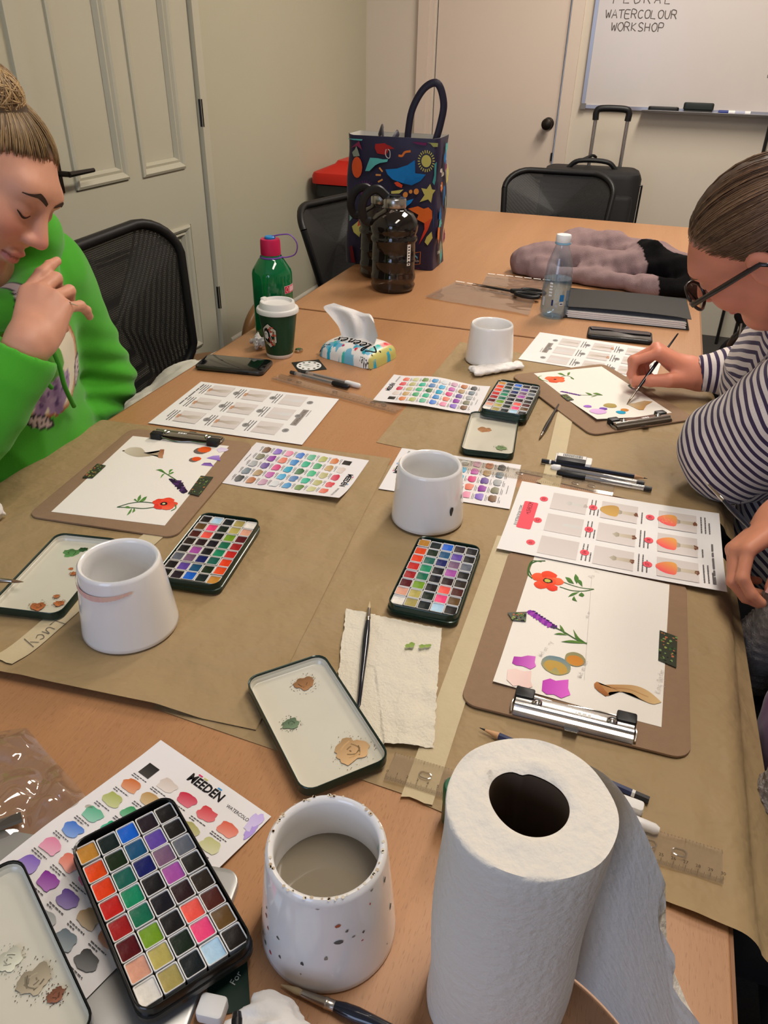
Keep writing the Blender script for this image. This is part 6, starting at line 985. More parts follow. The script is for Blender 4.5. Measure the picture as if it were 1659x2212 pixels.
# ------------------------------------------------------------------ ring folder, sleeves, scissors, cardigan
q0 = np.array((-0.028, 2.112)); t = thing('document_folder', 'black folder with a white stack of papers inside', 'folder', (q0[0], q0[1], TZ + 0.0008), 0.05); m_fold = mat('folder_black', (38, 37, 36), 0.6, bump=0.05, bscale=300)
obj('bottom_cover', MB().box(-0.157, 0.157, -0.108, 0.108, 0, 0.0018), m_fold, t); 
for i in range(7): dx = random.uniform(-0.004, 0.004); obj('paper_bundle', MB().box(-0.146 + dx, 0.148 + dx, -0.106 + 0.002 * (i % 2), 0.10, 0.002 + i * 0.0024, 0.0041 + i * 0.0024), m_paper, t)
obj('top_cover', MB().grid(lambda u, v: (-0.157 + 0.314 * u, -0.105 + 0.213 * v, 0.0285 - 0.008 * v + 0.004 * math.sin(u * 3.1) - 0.0014 * (u > 0.9) * (1 - v)), 20, 12, thick=0.0012), m_fold, t, smooth=True, angle=40); obj('spine', MB().box(-0.157, 0.157, 0.107, 0.110, 0, 0.022), m_fold, t)
m_slv = clear_mat('clear_sleeve', (236, 232, 226), 0.7, 0.10, 0.13, (226, 220, 210))
def sleeve(label, c4, seed, z):
    Q = [tp(*c) for c in c4]; C = sum(Q) / 4
    def fn(u, v): q = Q[0] * (1 - u) * v + Q[1] * u * v + Q[2] * u * (1 - v) + Q[3] * (1 - u) * (1 - v); return (q[0] - C[0], q[1] - C[1], z + 0.004 * vnoise(q[0] * 16, q[1] * 16, seed) + 0.002 * vnoise(q[0] * 60, q[1] * 60, seed))
    o = obj('plastic_sleeve', MB().grid(fn, 40, 30), m_slv, None, (C[0], C[1], TZ), smooth=True, angle=180); tag(o, label, 'plastic sleeve', 'clear plastic sleeves')
    for i in range(7): a = Q[0] * (1 - (i + 0.1) / 7) + Q[1] * (i + 0.1) / 7 - C; e = Q[0] * (1 - (i + 0.9) / 7) + Q[1] * (i + 0.9) / 7 - C; n_ = (Q[3] - Q[0]) / np.linalg.norm(Q[3] - Q[0]) * 0.010; obj('punched_edge', MB().add([(*(p[:2]), z + 0.0065) for p in (a + n_ * 0.3, e + n_ * 0.3, e + n_, a + n_)], [(0, 1, 2, 3)]), mat('sleeve_edge', (232, 228, 220), 0.5), o)
sleeve('clear punched plastic sleeve lying near the table joint', [(984, 611), (1158, 640), (1142, 684), (918, 645)], 3, 0.001); sleeve('clear punched plastic sleeve under the scissors and grey cardigan', [(1052, 597), (1190, 612), (1170, 640), (1040, 620)], 5, 0.004)
A = tp(1043, 617, 0.012); B = tp(1106, 628, 0.012); d = (B - A) / np.linalg.norm(B - A); an2 = math.atan2(d[1], d[0]); t = thing('scissors', 'black-handled scissors lying on the plastic sleeve', 'scissors', (B[0], B[1], TZ + 0.0105), an2); mbld = mat('blade_dark', (58, 56, 56), 0.3, 0.8)
for s_ in (-1, 1):
    obj('blade', MB().loops([[(0.012, s_ * 0.002 - 0.006, zz), (0.012, s_ * 0.002 + 0.007, zz), (-0.05, s_ * 0.002 + 0.006, zz), (-0.125, s_ * 0.003, zz), (-0.05, s_ * 0.003 - 0.005, zz)] for zz in (0.001 * s_, 0.001 * s_ + 0.0015)]), mbld, t)
    obj('finger_loop', MB().tube([(0.055 + 0.034 * math.cos(a), s_ * 0.022 + 0.016 * math.sin(a), 0.003) for a in np.linspace(0, 6.283, 25)], 0.0055, 8), m_bk, t, smooth=True, angle=180); obj('shank', MB().tube([(0.0, s_ * 0.003, 0.001), (0.028, s_ * 0.013, 0.003)], [0.006, 0.006], 8), m_bk, t, smooth=True)
obj('pivot_screw', MB().lathe([(0.005, 0.002), (0.005, 0.006), (0.003, 0.007), (0, 0.007)], 16), m_bk, t, smooth=True)
S = SDF(); folds = [((-0.36, 2.42, 0.03), (-0.20, 2.58, 0.05), 0.045), ((-0.22, 2.60, 0.065), (0.0, 2.50, 0.055), 0.048), ((-0.28, 2.45, 0.045), (-0.02, 2.42, 0.05), 0.045), ((-0.30, 2.37, 0.022), (0.02, 2.33, 0.022), 0.026), ((-0.10, 2.54, 0.085), (-0.24, 2.53, 0.065), 0.032), ((0.0, 2.46, 0.06), (0.10, 2.40, 0.05), 0.048), ((-0.02, 2.56, 0.06), (0.12, 2.52, 0.045), 0.040), ((0.02, 2.31, 0.018), (0.155, 2.33, 0.022), 0.028), ((0.10, 2.46, 0.03), (0.165, 2.40, 0.025), 0.036), ((-0.01, 2.47, 0.10), (0.01, 2.44, 0.112), 0.008)]
for a, b_, r_ in folds: S.u(sd_cone((a[0], a[1], TZ + a[2]), (b_[0], b_[1], TZ + b_[2]), r_, r_ * 0.9), 0.05)
S.disp(lambda P: wob(P * np.array((0.5, 1.2, 1), np.float32), 30, 3, 0.007) + wob(P, 60, 12, 0.003)); S.cut(lambda P: TZ + 0.0035 - P[:, 2]); V, Q = surfnet(S, 0.005)
n1 = wob(V.astype(np.float32), 26, 4, 1.0); blk = (V[:, 0] + 0.5 * (V[:, 1] - 2.4) + 0.012 * n1 > -0.005) & (V[:, 0] < 0.125) & (V[:, 1] < 2.47) | ((V[:, 0] > 0.06) & (V[:, 1] < 2.40))
cl = np.where(blk[:, None], np.array(lin((16, 15, 16)))[None], np.array(lin((150, 126, 126)))[None] * (1 + 0.08 * wob(V.astype(np.float32), 120, 2, 1.0))[:, None])
tag(np_obj('cardigan', V, Q, attr_mat('knit_wool', 0.95, 0.1, 0.5, 600), None, (-0.1, 2.455, TZ), np.clip(cl, 0, 1)), 'crumpled mauve-grey cardigan with black lining heaped behind the folder', 'cardigan')
# ------------------------------------------------------------------ tissues, napkin, erasers, plastic bag and odd bits
q = tp(560, 752); crumple('crumpled_tissue', 'small crumpled tissue beside the coffee cup', 'tissue', (q[0], q[1], TZ + 0.016), 0.020, 3, m_tis, 150, 0.42, 0.002)
q = tp(-12, 1132); crumple('crumpled_tissue', 'crumpled tissue at the left frame edge above the left tin lid', 'tissue', (q[0] - 0.005, q[1], TZ + 0.018), 0.022, 7, m_tis, 140, 0.4, 0.002)
q = tp(595, 2215, 0.02); crumple('crumpled_tissue', 'large crumpled tissue at the bottom edge before the nearest pot', 'tissue', (q[0], q[1] - 0.010, TZ + 0.018), 0.036, 21, m_tis, 62, 0.26, 0.0022, flat=0.5)
A = tp(512, 2186, 0.042); pen_t = thing('felt_pen', 'black felt pen end poking from the bottom tissue', 'pen', tuple(A)); d = np.array((0.03, -0.06, -0.010)); obj('barrel', MB().tube([tuple(d * 0.06), tuple(d)], 0.0036, 10), m_bk, pen_t, smooth=True); obj('tip', MB().tube([(0, 0, 0), tuple(d * 0.06)], [0.0028, 0.0036], 10), m_blk, pen_t, smooth=True)
Q = [tp(*c) for c in ((1012, 800), (1120, 790), (1132, 803), (1025, 822))]; C = sum(Q) / 4; S = SDF()
for k, hgt in ((0.0, 0.006), (0.25, 0.009), (0.5, 0.011), (0.75, 0.009)): a = Q[0] + (Q[3] - Q[0]) * k + np.array((0.006, 0, hgt)); b_ = Q[1] + (Q[2] - Q[1]) * k + np.array((-0.006 + 0.004 * k, 0, hgt * 0.9)); S.u(sd_cone(a, b_, 0.006, 0.0045), 0.006)
S.disp(lambda P: wob(P, 130, 5, 0.003)); V, Qd = surfnet(S, 0.0022); tag(np_obj('folded_napkin', V, Qd, m_tis, None, tuple(C)), 'folded white napkin leaning before the farthest pot', 'napkin')
def eraser(label, c4, z, hgt, band=True, col=(232, 230, 226)):
    C, a = fit4(c4, z + hgt); Q = [tp(*c, z + hgt) for c in c4]; w = (np.linalg.norm(Q[1] - Q[0]) + np.linalg.norm(Q[2] - Q[3])) / 2; d_ = (np.linalg.norm(Q[3] - Q[0]) + np.linalg.norm(Q[2] - Q[1])) / 2
    t = thing('eraser', label, 'eraser', (C[0], C[1], TZ + z), a, 'erasers'); obj('rubber', MB().rprism(0, 0, w, d_, 0, hgt, 0.003, 0.0015, 3), mat('rubber_white', col, 0.6), t, smooth=True)
    if band:
        obj('sleeve', MB().rprism(-w * 0.06, 0, w * 0.80, d_ + 0.001, 0.0003, hgt + 0.0006, 0.001, 0.0004, 2), mat('eraser_sleeve', (24, 24, 26), 0.45), t, smooth=True); P = Print(z=hgt + 0.0007); P.rect(-w * 0.45, w * 0.33, 0.0005, d_ * 0.48, (228, 226, 222)); rd = random.Random(2); x = -w * 0.30
        while x < w * 0.22: k = rd.uniform(0.0004, 0.0012); P.rect(x, x + k, 0.0015, d_ * 0.44, (30, 30, 30)); x += k + rd.uniform(0.0004, 0.001)
        P.make('barcode', t)
    return t
eraser('white eraser in a black barcoded sleeve beside the dark pencil', [(1203, 977), (1281, 990), (1277, 1004), (1198, 992)], 0.0035, 0.011)
eraser('plain white eraser beside the bottom tissue and nearest tin', [(432, 2140), (490, 2150), (480, 2205), (424, 2190)], 0.0008, 0.012, False, (222, 222, 228)); eraser('white eraser almost hidden behind the towel roll', [(1340, 1712), (1396, 1732), (1388, 1752), (1330, 1730)], 0.003, 0.010, False)
C = tp(492, 2112, 0.001); o = tag(obj('green_card', MB().rprism(0, 0, 0.03, 0.05, 0, 0.0008, 0.003, 0, 3), mat('card_green', (18, 44, 34), 0.4), None, (C[0], C[1], TZ + 0.0008), 0.55), 'dark green card under the corner of the nearest tin', 'card'); P = Print(z=0.001); P.text('For', 0.006, -0.002, 0.007, (200, 206, 200), 0.9); P.make('lettering', o)
q = tp(972, 1838); t = thing('glue_stick', 'dark green glue stick standing behind the towel roll', 'glue stick', (q[0] - 0.004, q[1] + 0.03, TZ + 0.002)); obj('tube', MB().lathe([(0, 0), (0.011, 0), (0.012, 0.002), (0.012, 0.030), (0, 0.030)], 24), mat('glue_green', (20, 74, 50), 0.35), t, smooth=True, angle=50); obj('cap', MB().lathe([(0.0126, 0.028), (0.0126, 0.044), (0.011, 0.046), (0, 0.046)], 24), mat('glue_cap', (26, 92, 62), 0.35), t, smooth=True, angle=50)
m_cel = clear_mat('cellophane', (240, 236, 230), 1.0, 0.06, 0.10, (210, 204, 196)); Q = [tp(*c) for c in ((-120, 1600), (60, 1580), (215, 1760), (-60, 1850))]; C = sum(Q) / 4
def fn(u, v): q = Q[0] * (1 - u) * v + Q[1] * u * v + Q[2] * u * (1 - v) + Q[3] * (1 - u) * (1 - v); e = min(1, 6 * min(u, 1 - u, v, 1 - v)); return (q[0] - C[0], q[1] - C[1], 0.001 + (0.004 + 0.018 * abs(vnoise(q[0] * 22, q[1] * 22, 4) - 0.5) * 2 + 0.012 * abs(vnoise(q[0] * 60, q[1] * 60, 8) - 0.5)) * (0.3 + 0.7 * e))
o = tag(obj('plastic_bag', MB().grid(fn, 70, 70), m_cel, None, (C[0], C[1], TZ), smooth=True, angle=180), 'crinkled clear cellophane bag at the left below the tape name strip', 'plastic bag'); a = tp(-40, 1800, 0.012) - C; b_ = tp(48, 1768, 0.010) - C; obj('seal_strip', MB().tube([(a[0], a[1], 0.014), (b_[0], b_[1], 0.012)], 0.006, 6, flat=0.15), mat('seal_dark', (70, 66, 62), 0.4), o)
# white cloth bag on the chair seat
S = SDF()
for c, r_ in (((-1.02, 1.36, 0.56), (0.10, 0.13, 0.085)), ((-1.00, 1.50, 0.575), (0.09, 0.13, 0.095)), ((-0.99, 1.62, 0.57), (0.07, 0.07, 0.085))): S.u(sd_ell(c, r_), 0.04)
S.disp(lambda P: wob(P, 30, 8, 0.012) + np.abs(wob(P, 60, 2, 0.006))); S.cut(lambda P: 0.502 - P[:, 2]); V, Q = surfnet(S, 0.007); t = tag(np_obj('cloth_bag', V, Q, mat('canvas_white', (206, 204, 190), 0.9, var=0.06, vscale=25, bump=0.1, bscale=400), None, (-0.97, 1.48, 0.502)), 'off-white cloth bag slumped on the chair beside the green hoodie', 'bag')
obj('handle', MB().tube(curve([(0.0, 0.05, 0.14), (0.02, 0.10, 0.165), (0.0, 0.16, 0.15), (0.0, 0.20, 0.08)], 5), 0.009, 8, flat=0.3), mat('canvas_strap', (190, 188, 174), 0.9), t, smooth=True)
S = SDF()
for c, r_ in (((0.40, 1.80, 0.72), (0.215, 0.050, 0.14)), ((0.40, 1.78, 0.55), (0.205, 0.055, 0.17)), ((0.27, 1.765, 0.62), (0.075, 0.050, 0.22)), ((0.53, 1.765, 0.60), (0.075, 0.050, 0.22)), ((0.40, 1.84, 0.84), (0.19, 0.045, 0.045))): S.u(sd_ell(c, r_), 0.04)
S.disp(lambda P: wob(P * np.array((1, 1, 0.4), np.float32), 34, 6, 0.008)); V, Q = surfnet(S, 0.008); tag(np_obj('coat', V, Q, mat('coat_black', (20, 20, 22), 0.95, spec=0.1, var=0.2, vscale=30), None, (0.40, 1.80, 0.5)), 'black coat hung over the empty chair beyond the striped jumper', 'coat')
# ================================================================== people
def axes(fwd, up=(0, 0, 1)):
    y = np.array(fwd, float); y /= np.linalg.norm(y); z = np.array(up, float); z -= y * (z @ y); z /= np.linalg.norm(z); return np.stack([np.cross(y, z), y, z], 1)        # columns: right, forward, up
def head(S, O, R, s=1.0):
    w = lambda *p: O + R @ (np.array(p) * s); r3 = lambda *q: np.array(q) * s
    S.u(sd_ell(w(0, -0.014, 0.028), r3(0.074, 0.096, 0.074), R), 0.02 * s); S.u(sd_ell(w(0, 0.030, -0.028), r3(0.060, 0.062, 0.076), R), 0.03 * s)
    for k in (-1, 1):
        S.u(sd_cone(w(k * 0.054, -0.002, -0.050), w(k * 0.020, 0.058, -0.098), 0.017 * s, 0.016 * s), 0.025 * s); S.u(sd_ell(w(k * 0.033, 0.062, -0.030), r3(0.026, 0.024, 0.026), R), 0.022 * s)
    S.u(sd_ell(w(0, 0.068, -0.100), r3(0.024, 0.019, 0.018), R), 0.02 * s); S.u(sd_cone(w(-0.036, 0.072, 0.026), w(0.036, 0.072, 0.026), 0.015 * s, 0.015 * s), 0.025 * s)
    for k in (-1, 1): S.sub(sd_ell(w(k * 0.031, 0.096, 0.002), r3(0.019, 0.014, 0.013), R), 0.014 * s)
    S.u(sd_cone(w(0, 0.086, 0.010), w(0, 0.109, -0.027), 0.0075 * s, 0.0105 * s), 0.012 * s)
    for k in (-1, 1): S.u(sd_ell(w(k * 0.011, 0.099, -0.032), r3(0.0085, 0.010, 0.0075), R), 0.008 * s); S.u(sd_ell(w(k * 0.031, 0.0765, 0.001), r3(0.0155, 0.0125, 0.0125), R), 0.006 * s)
    S.u(sd_ell(w(0, 0.0895, -0.0595), r3(0.021, 0.009, 0.0060), R), 0.007 * s); S.u(sd_ell(w(0, 0.0875, -0.0715), r3(0.018, 0.009, 0.0068), R), 0.007 * s); S.sub(sd_cone(w(-0.020, 0.0985, -0.0655), w(0.020, 0.0985, -0.0655), 0.0022 * s, 0.0022 * s), 0.004 * s)
    for k in (-1, 1):
        S.u(sd_ell(w(k * 0.077, -0.012, -0.008), r3(0.010, 0.019, 0.031), R), 0.008 * s); S.sub(sd_ell(w(k * 0.087, -0.008, -0.006), r3(0.006, 0.010, 0.017), R), 0.005 * s)
FING = {'i': ((-0.027, 0.086, 0.002), (0.042, 0.026, 0.021), 0.0094), 'm': ((-0.008, 0.091, 0.005), (0.046, 0.030, 0.022), 0.0097), 'r': ((0.012, 0.086, 0.002), (0.043, 0.028, 0.022), 0.0091), 'p': ((0.030, 0.076, -0.004), (0.034, 0.021, 0.019), 0.0080)}
def hand(S, W, R, side, pose, thumb, s=1.0):
    """right hand palm towards -Z, fingers +Y, thumb at -X (side=-1 mirrors)"""
    w = lambda p: W + R @ (np.array((p[0] * side, p[1], p[2])) * s); tips = {}
    S.u(sd_cone(w((0, -0.01, 0)), w((0, 0.02, 0)), 0.026 * s, 0.025 * s), 0.02 * s)
    for f, (kn, ln, r) in FING.items(): S.u(sd_cone(w((kn[0] * 0.55, 0.012, -0.002)), w(kn), 0.0165 * s, 0.0122 * s), 0.012 * s)
    S.u(sd_ell(w((0.024, 0.036, -0.010)), np.array((0.014, 0.032, 0.014)) * s, R), 0.012 * s)
    for f, (kn, ln, r) in FING.items():
        ab, fl = pose[f]; a = math.radians(ab); p = np.array(kn, float); th = 0.0; pts = [p]
        for L, q in zip(ln, fl): th += math.radians(q); p = p + L * np.array((math.cos(th) * math.sin(a), math.cos(th) * math.cos(a), -math.sin(th))); pts.append(p)
        rr_ = [r * 1.05, r * 0.98, r * 0.88, r * 0.74]
        for j in range(3): S.u(sd_cone(w(pts[j]), w(pts[j + 1]), rr_[j] * s, rr_[j + 1] * s), 0.0028 * s)
        for j in (1, 2): S.u(sd_ell(w(pts[j]), np.array((1, 1, 1)) * rr_[j] * 1.06 * s), 0.002 * s)
        tips[f] = (w(pts[3]), w(pts[2]))
    T_ = [np.array(q, float) for q in thumb]; S.u(sd_cone(w(T_[0]), w(T_[1]), 0.0175 * s, 0.0135 * s), 0.012 * s)
    for j, (r1, r2) in ((1, (0.0128, 0.0112)), (2, (0.0112, 0.0088))): S.u(sd_cone(w(T_[j]), w(T_[j + 1]), r1 * s, r2 * s), 0.003 * s)
    tips['t'] = (w(T_[3]), w(T_[2])); return tips, w
m_skin = attr_mat('skin', 0.48, 0.35, 0.06, 900, sss=0.12)
def skin_cols(V, O, R, s, base, brow, lipc):
    q = (V - O) @ R / s; n = wob(V.astype(np.float32), 90, 5, 1.0); c = np.array(lin(base))[None] * (1 + 0.05 * n)[:, None]
    def mixin(mask, col, k=1.0): c[:] = c * (1 - (mask * k)[:, None]) + np.array(lin(col))[None] * (mask * k)[:, None]
    g = lambda d2: np.exp(-d2); ax_ = np.abs(q[:, 0])
    mixin(g(((ax_ - 0.040) / 0.022) ** 2 + ((q[:, 1] - 0.075) / 0.03) ** 2 + ((q[:, 2] + 0.032) / 0.022) ** 2), (206, 112, 98), 0.5); mixin(g(((q[:, 0]) / 0.016) ** 2 + ((q[:, 1] - 0.112) / 0.02) ** 2 + ((q[:, 2] + 0.028) / 0.014) ** 2), (206, 116, 104), 0.55)
    face = (q[:, 1] > 0.05) & (q[:, 1] < 0.118) & (np.abs(q[:, 0]) < 0.09)
    mixin((face & (((q[:, 0] / 0.022) ** 2 + ((q[:, 2] + 0.0655) / 0.0105) ** 2) < 1) & (q[:, 1] > 0.080)).astype(float), lipc, 0.75); mixin((face & (np.abs(q[:, 2] + 0.0655) < 0.0016) & (ax_ < 0.021) & (q[:, 1] > 0.08)).astype(float), (110, 56, 50), 0.7)
    mixin(g(((ax_ - 0.032) / 0.014) ** 2 + ((q[:, 2] - 0.006) / 0.007) ** 2 + ((q[:, 1] - 0.085) / 0.02) ** 2), (170, 112, 98), 0.4)
    return np.clip(c, 0, 1)
def face_lines(t, S, O, R, s, brow, lash=(46, 32, 28)):          # eyebrows and lash lines laid on the face surface
    def ribbon(name, pts, col, lift):
        V = []
        for x, z, w in pts:
            for q in (-0.5, 0.5):
                ys = np.linspace(0.135, 0.03, 211); P = np.stack([O + R @ (np.array((x, y, z + q * w)) * s) for y in ys]).astype(np.float32); d = S(P); i = int(np.argmax(d < 0)); V.append(O + R @ (np.array((x, ys[max(i - 1, 0)] + lift, z + q * w)) * s))
        n = len(pts); fix_ = obj(name, MB().add(V, [(2 * i, 2 * i + 1, 2 * i + 3, 2 * i + 2) for i in range(n - 1)]), mat('%s_%d' % (name, col[0]), col, 0.8), t, smooth=True, angle=180); fix_.matrix_parent_inverse = Matrix.Translation(-t.location)
    for k in (-1, 1):
        ribbon('eyebrow', [(k * (0.011 + 0.042 * u), 0.0215 + 0.0075 * math.sin(u * 2.3) - 0.006 * max(0, u - 0.6) / 0.4, 0.0062 * (0.75 + 0.5 * math.sin(u * 2.6)) * (1 - 0.75 * max(0, u - 0.55) / 0.45)) for u in np.linspace(0, 1, 15)], brow, 0.0006)
        ribbon('eyelashes', [(k * (0.0165 + 0.030 * u), -0.0035 - 0.0055 * math.sin(u * 3.14) + 0.001 * u, 0.0012 + 0.0020 * math.sin(u * 3.14)) for u in np.linspace(0, 1, 13)], lash, 0.0007)
def nails(t, tips, R, ups, base=(214, 158, 144), s=1.0):
    for f, up in ups.items():
        tip, pre = tips[f]; d = tip - pre; d /= np.linalg.norm(d); u = np.array(up, float); u -= d * (u @ d); u /= np.linalg.norm(u); x = np.cross(d, u); r = (0.0086 if f == 't' else 0.0068) * s; b = MB()
        b.grid(lambda a, c: tuple(tip + d * (-0.004 + 0.0105 * c) * s + x * (a - 0.5) * 1.55 * r + u * (r * (1.0 - 0.42 * (2 * a - 1) ** 2) - 0.0006 * c)), 6, 5); obj('fingernail', b, mat('nail', base, 0.25, coat=0.3), t, smooth=True, angle=180)
HL = lambda y: np.interp(y, [-0.12, -0.07, -0.035, -0.015, 0.005, 0.03, 0.055, 0.075, 0.10], [-0.085, -0.080, -0.045, 0.022, 0.018, 0.040, 0.060, 0.071, 0.076])
def hair(t, O, R, s, base, hi, target, n, bun=None, seed=1, wisps=0):
    w = lambda p: O + R @ (np.array(p, float) * s); rd = np.random.RandomState(seed); c0 = np.array((0, -0.014, 0.028)); rad = np.array((0.0785, 0.1005, 0.0790))
    S = SDF().u(sd_ell(w(c0), rad * s, R), 0.01); S.u(sd_ell(w((0, -0.055, -0.020)), np.array((0.066, 0.050, 0.060)) * s, R), 0.03)
    def cut(P): q = (P - O.astype(np.float32)) @ R.astype(np.float32) / s; return ((HL(q[:, 1]) - q[:, 2] + 0.003 * np.sin(q[:, 0] * 260) + 0.003 * np.sin(q[:, 0] * 610 + 1)) * 0.7 * s).astype(np.float32)
    S.cut(cut)
    def thin(P): q = (P - O.astype(np.float32)) @ R.astype(np.float32) / s; return (0.0042 * np.exp(-np.maximum(q[:, 2] - HL(q[:, 1]), 0) / 0.016) * s).astype(np.float32) + wob(P, 160, seed, 0.0016 * s)
    S.disp(thin)
    if bun is not None:
        for bc, br in bun: S.u(sd_ell(w(bc), np.array(br) * s, R), 0.012)
    V, Q = surfnet(S, 0.0035); qh = (V - O) @ R / s; eh = np.clip((qh[:, 2] - HL(qh[:, 1]) + 0.004 * wob(V.astype(np.float32), 220, 7, 1.0)) / 0.024, 0, 1)[:, None] ** 0.8; ch_ = np.array(lin(tuple(int(k * 0.72) for k in base)))[None] * (1 + 0.2 * wob(V.astype(np.float32), 200, 3, 1.0))[:, None]; ho = np_obj('hair', V, Q, attr_mat('hair_cap', 0.55, 0.3), t, tuple(O), np.clip(ch_ * eh + np.array(lin((196, 142, 116)))[None] * (1 - eh), 0, 1)); b = MB(); tg = np.array(target) - c0; tg = tg / rad; tg /= np.linalg.norm(tg)
    for i in range(n):
        for _ in range(40):
            y = rd.uniform(-0.085, 0.092); front = rd.rand() < 0.55; z = HL(y) + (rd.uniform(-0.002, 0.022) if front else rd.uniform(0, 0.14)); d = np.array((1.0, y - c0[1], z - c0[2])); yy, zz = (y - c0[1]) / rad[1], (z - c0[2]) / rad[2]; k = 1 - yy * yy - zz * zz
            if k > 0.0: break
        else: continue
        a = np.array((math.copysign(math.sqrt(k), rd.uniform(-1, 1)), yy, zz)); om = math.acos(max(-1, min(1, a @ tg)))
        if om < 0.2: continue
        pts = []; lift = rd.uniform(0.0, 0.0032); span = rd.uniform(0.6, 1.0); ph = rd.uniform(0, 6.28)
        for k in np.linspace(0, span, 9): q = (math.sin((1 - k) * om) * a + math.sin(k * om) * tg) / math.sin(om); q = q / np.linalg.norm(q); pts.append(w(c0 + q * rad * (1.012 - 0.046 * math.exp(-k * 7) + lift * 6 * math.sin(min(1, k * 1.1) * 2.6) + 0.004 * math.sin(k * 9 + ph))) - O)
        m = rd.rand(); col = tuple(np.array(lin(base)) * (1 - m) * rd.uniform(0.6, 1.2) + np.array(lin(hi)) * m * rd.uniform(0.6, 1.05)); b.tube(pts, [0.0003] + [rd.uniform(0.0005, 0.0010)] * 7 + [0.0004], 3, 0, True, col)
    if bun is not None:
        for bc, br in bun:
            for i in range(330):
                a0 = rd.uniform(0, 6.28); tl = rd.uniform(-0.9, 0.9); ln_ = rd.uniform(1.2, 2.6); pts = []
                ax1 = rd.normal(size=3); ax1 /= np.linalg.norm(ax1); ax1 = ax1 * 1.3 + np.array((0.9, 0.1, 0.2)); ax1 /= np.linalg.norm(ax1); ax2 = np.cross(ax1, (0.1, 0.3, 1)); ax2 /= np.linalg.norm(ax2); ax3 = np.cross(ax1, ax2)
                for k in np.linspace(0, ln_, 8): q = ax2 * math.cos(a0 + k) + ax3 * math.sin(a0 + k) + ax1 * tl * 0.8; q /= np.linalg.norm(q); pts.append(w(np.array(bc) + q * np.array(br) * rd.uniform(1.0, 1.03)) - O)
                m = rd.rand(); col = tuple(np.array(lin(base)) * (1 - m) + np.array(lin(hi)) * m); b.tube(pts, 0.0012, 4, 0, True, col)
    for i in range(wisps):                                         # loose wisps
        y = rd.uniform(0.0, 0.085); z = HL(y); yy, zz = (y - c0[1]) / rad[1], (z - c0[2]) / rad[2]; k = max(0, 1 - yy * yy - zz * zz); p = c0 + np.array((math.copysign(math.sqrt(k), rd.uniform(-1, 1)), yy, zz)) * rad; dr = rd.normal(size=3) * 0.35 + np.array((0, 0.25, 0.45)); pts = [w(p + dr * k * 0.022 + np.array((0, 0, -0.012)) * k * k) - O for k in np.linspace(0, rd.uniform(0.5, 1.2), 6)]; b.tube(pts, 0.00035, 3, 0, True, tuple(np.array(lin(hi)) * 0.8))
    obj('hair_strands', b, attr_mat('hair_strand', 0.42, 0.4), ho, None, smooth=True, angle=180)['kind'] = 'stuff'; return ho
def lower(t, pel, knee, foot, m, O):
    S = SDF()
    for s_ in (0, 1): S.u(sd_cone(pel[s_], knee[s_], 0.088, 0.062), 0.05); S.u(sd_cone(knee[s_], foot[s_], 0.060, 0.042), 0.03)
    S.u(sd_cone(pel[0], pel[1], 0.11, 0.11), 0.05); V, Q = surfnet(S, 0.010); np_obj('trousers', V, Q, m, t, O)
    for s_ in (0, 1): d = np.array(knee[s_]) - np.array(pel[s_]); d[2] = 0; d /= np.linalg.norm(d); f = np.array(foot[s_]); S = SDF().u(sd_cone(f + (0, 0, -0.01), f + d * 0.05 + (0, 0, -0.02), 0.042, 0.04), 0.02).u(sd_cone(f + d * 0.05 + (0, 0, -0.025), f + d * 0.16 + (0, 0, -0.03), 0.036, 0.03), 0.02).cut(lambda P: 0.004 - P[:, 2]); V, Q = surfnet(S, 0.007); np_obj('shoe', V, Q, mat('shoe_dark', (34, 32, 32), 0.6), t, O)
# ------------------------------------------------------------------ person in green hoodie
O1 = (-1.05, 0.90, 0.0); t = thing('person', 'person in a bright green hoodie with hair in a bun, raising a hand', 'person', O1); Z1 = (0, 0, 0)
pit = math.radians(36); yw = math.radians(4); F = np.array((math.cos(pit) * math.cos(yw), math.cos(pit) * math.sin(yw), -math.sin(pit))); R1 = axes(F, (0, 0.34, 1)); H1 = np.array((-0.866, 0.872, 1.177)); s1 = 0.98
S = SDF(); head(S, H1, R1, s1); nb = H1 + R1 @ np.array((0, -0.035, -0.06)); S.u(sd_cone(nb, (-0.985, 0.90, 1.03), 0.050, 0.056), 0.03); S.u(sd_cone((-0.985, 0.90, 1.03), (-1.03, 0.90, 0.80), 0.07, 0.10), 0.05)
W1 = rp(62, 742, 1.16); vd = ray(90, 660); Xr, Ur = c_r, c_u
Yh = 0.30 * Xr + 0.80 * Ur + 0.48 * vd; Yh = Yh / np.linalg.norm(Yh); Zh = -vd * 0.85 - 0.20 * Xr + 0.55 * Ur; Zh -= Yh * (Zh @ Yh); Zh /= np.linalg.norm(Zh); Rh = np.stack([np.cross(Yh, Zh), Yh, Zh], 1)
tips, wf = hand(S, W1, Rh, 1, {'i': (10, (6, 12, 8)), 'm': (8, (24, 76, 48)), 'r': (12, (34, 78, 46)), 'p': (24, (40, 26, 16))}, [(-0.018, 0.014, -0.012), (-0.026, 0.046, -0.036), (-0.008, 0.066, -0.060), (0.012, 0.082, -0.066)], 0.95)
EL1 = np.array((-0.865, 0.655, 0.815)); S.u(sd_cone(EL1, W1, 0.036, 0.025), 0.02); S.u(sd_cone((-0.985, 0.73, 0.98), EL1, 0.045, 0.038), 0.03); S.u(sd_cone((-0.985, 0.90, 1.02), (-0.985, 0.73, 0.98), 0.05, 0.048), 0.04)
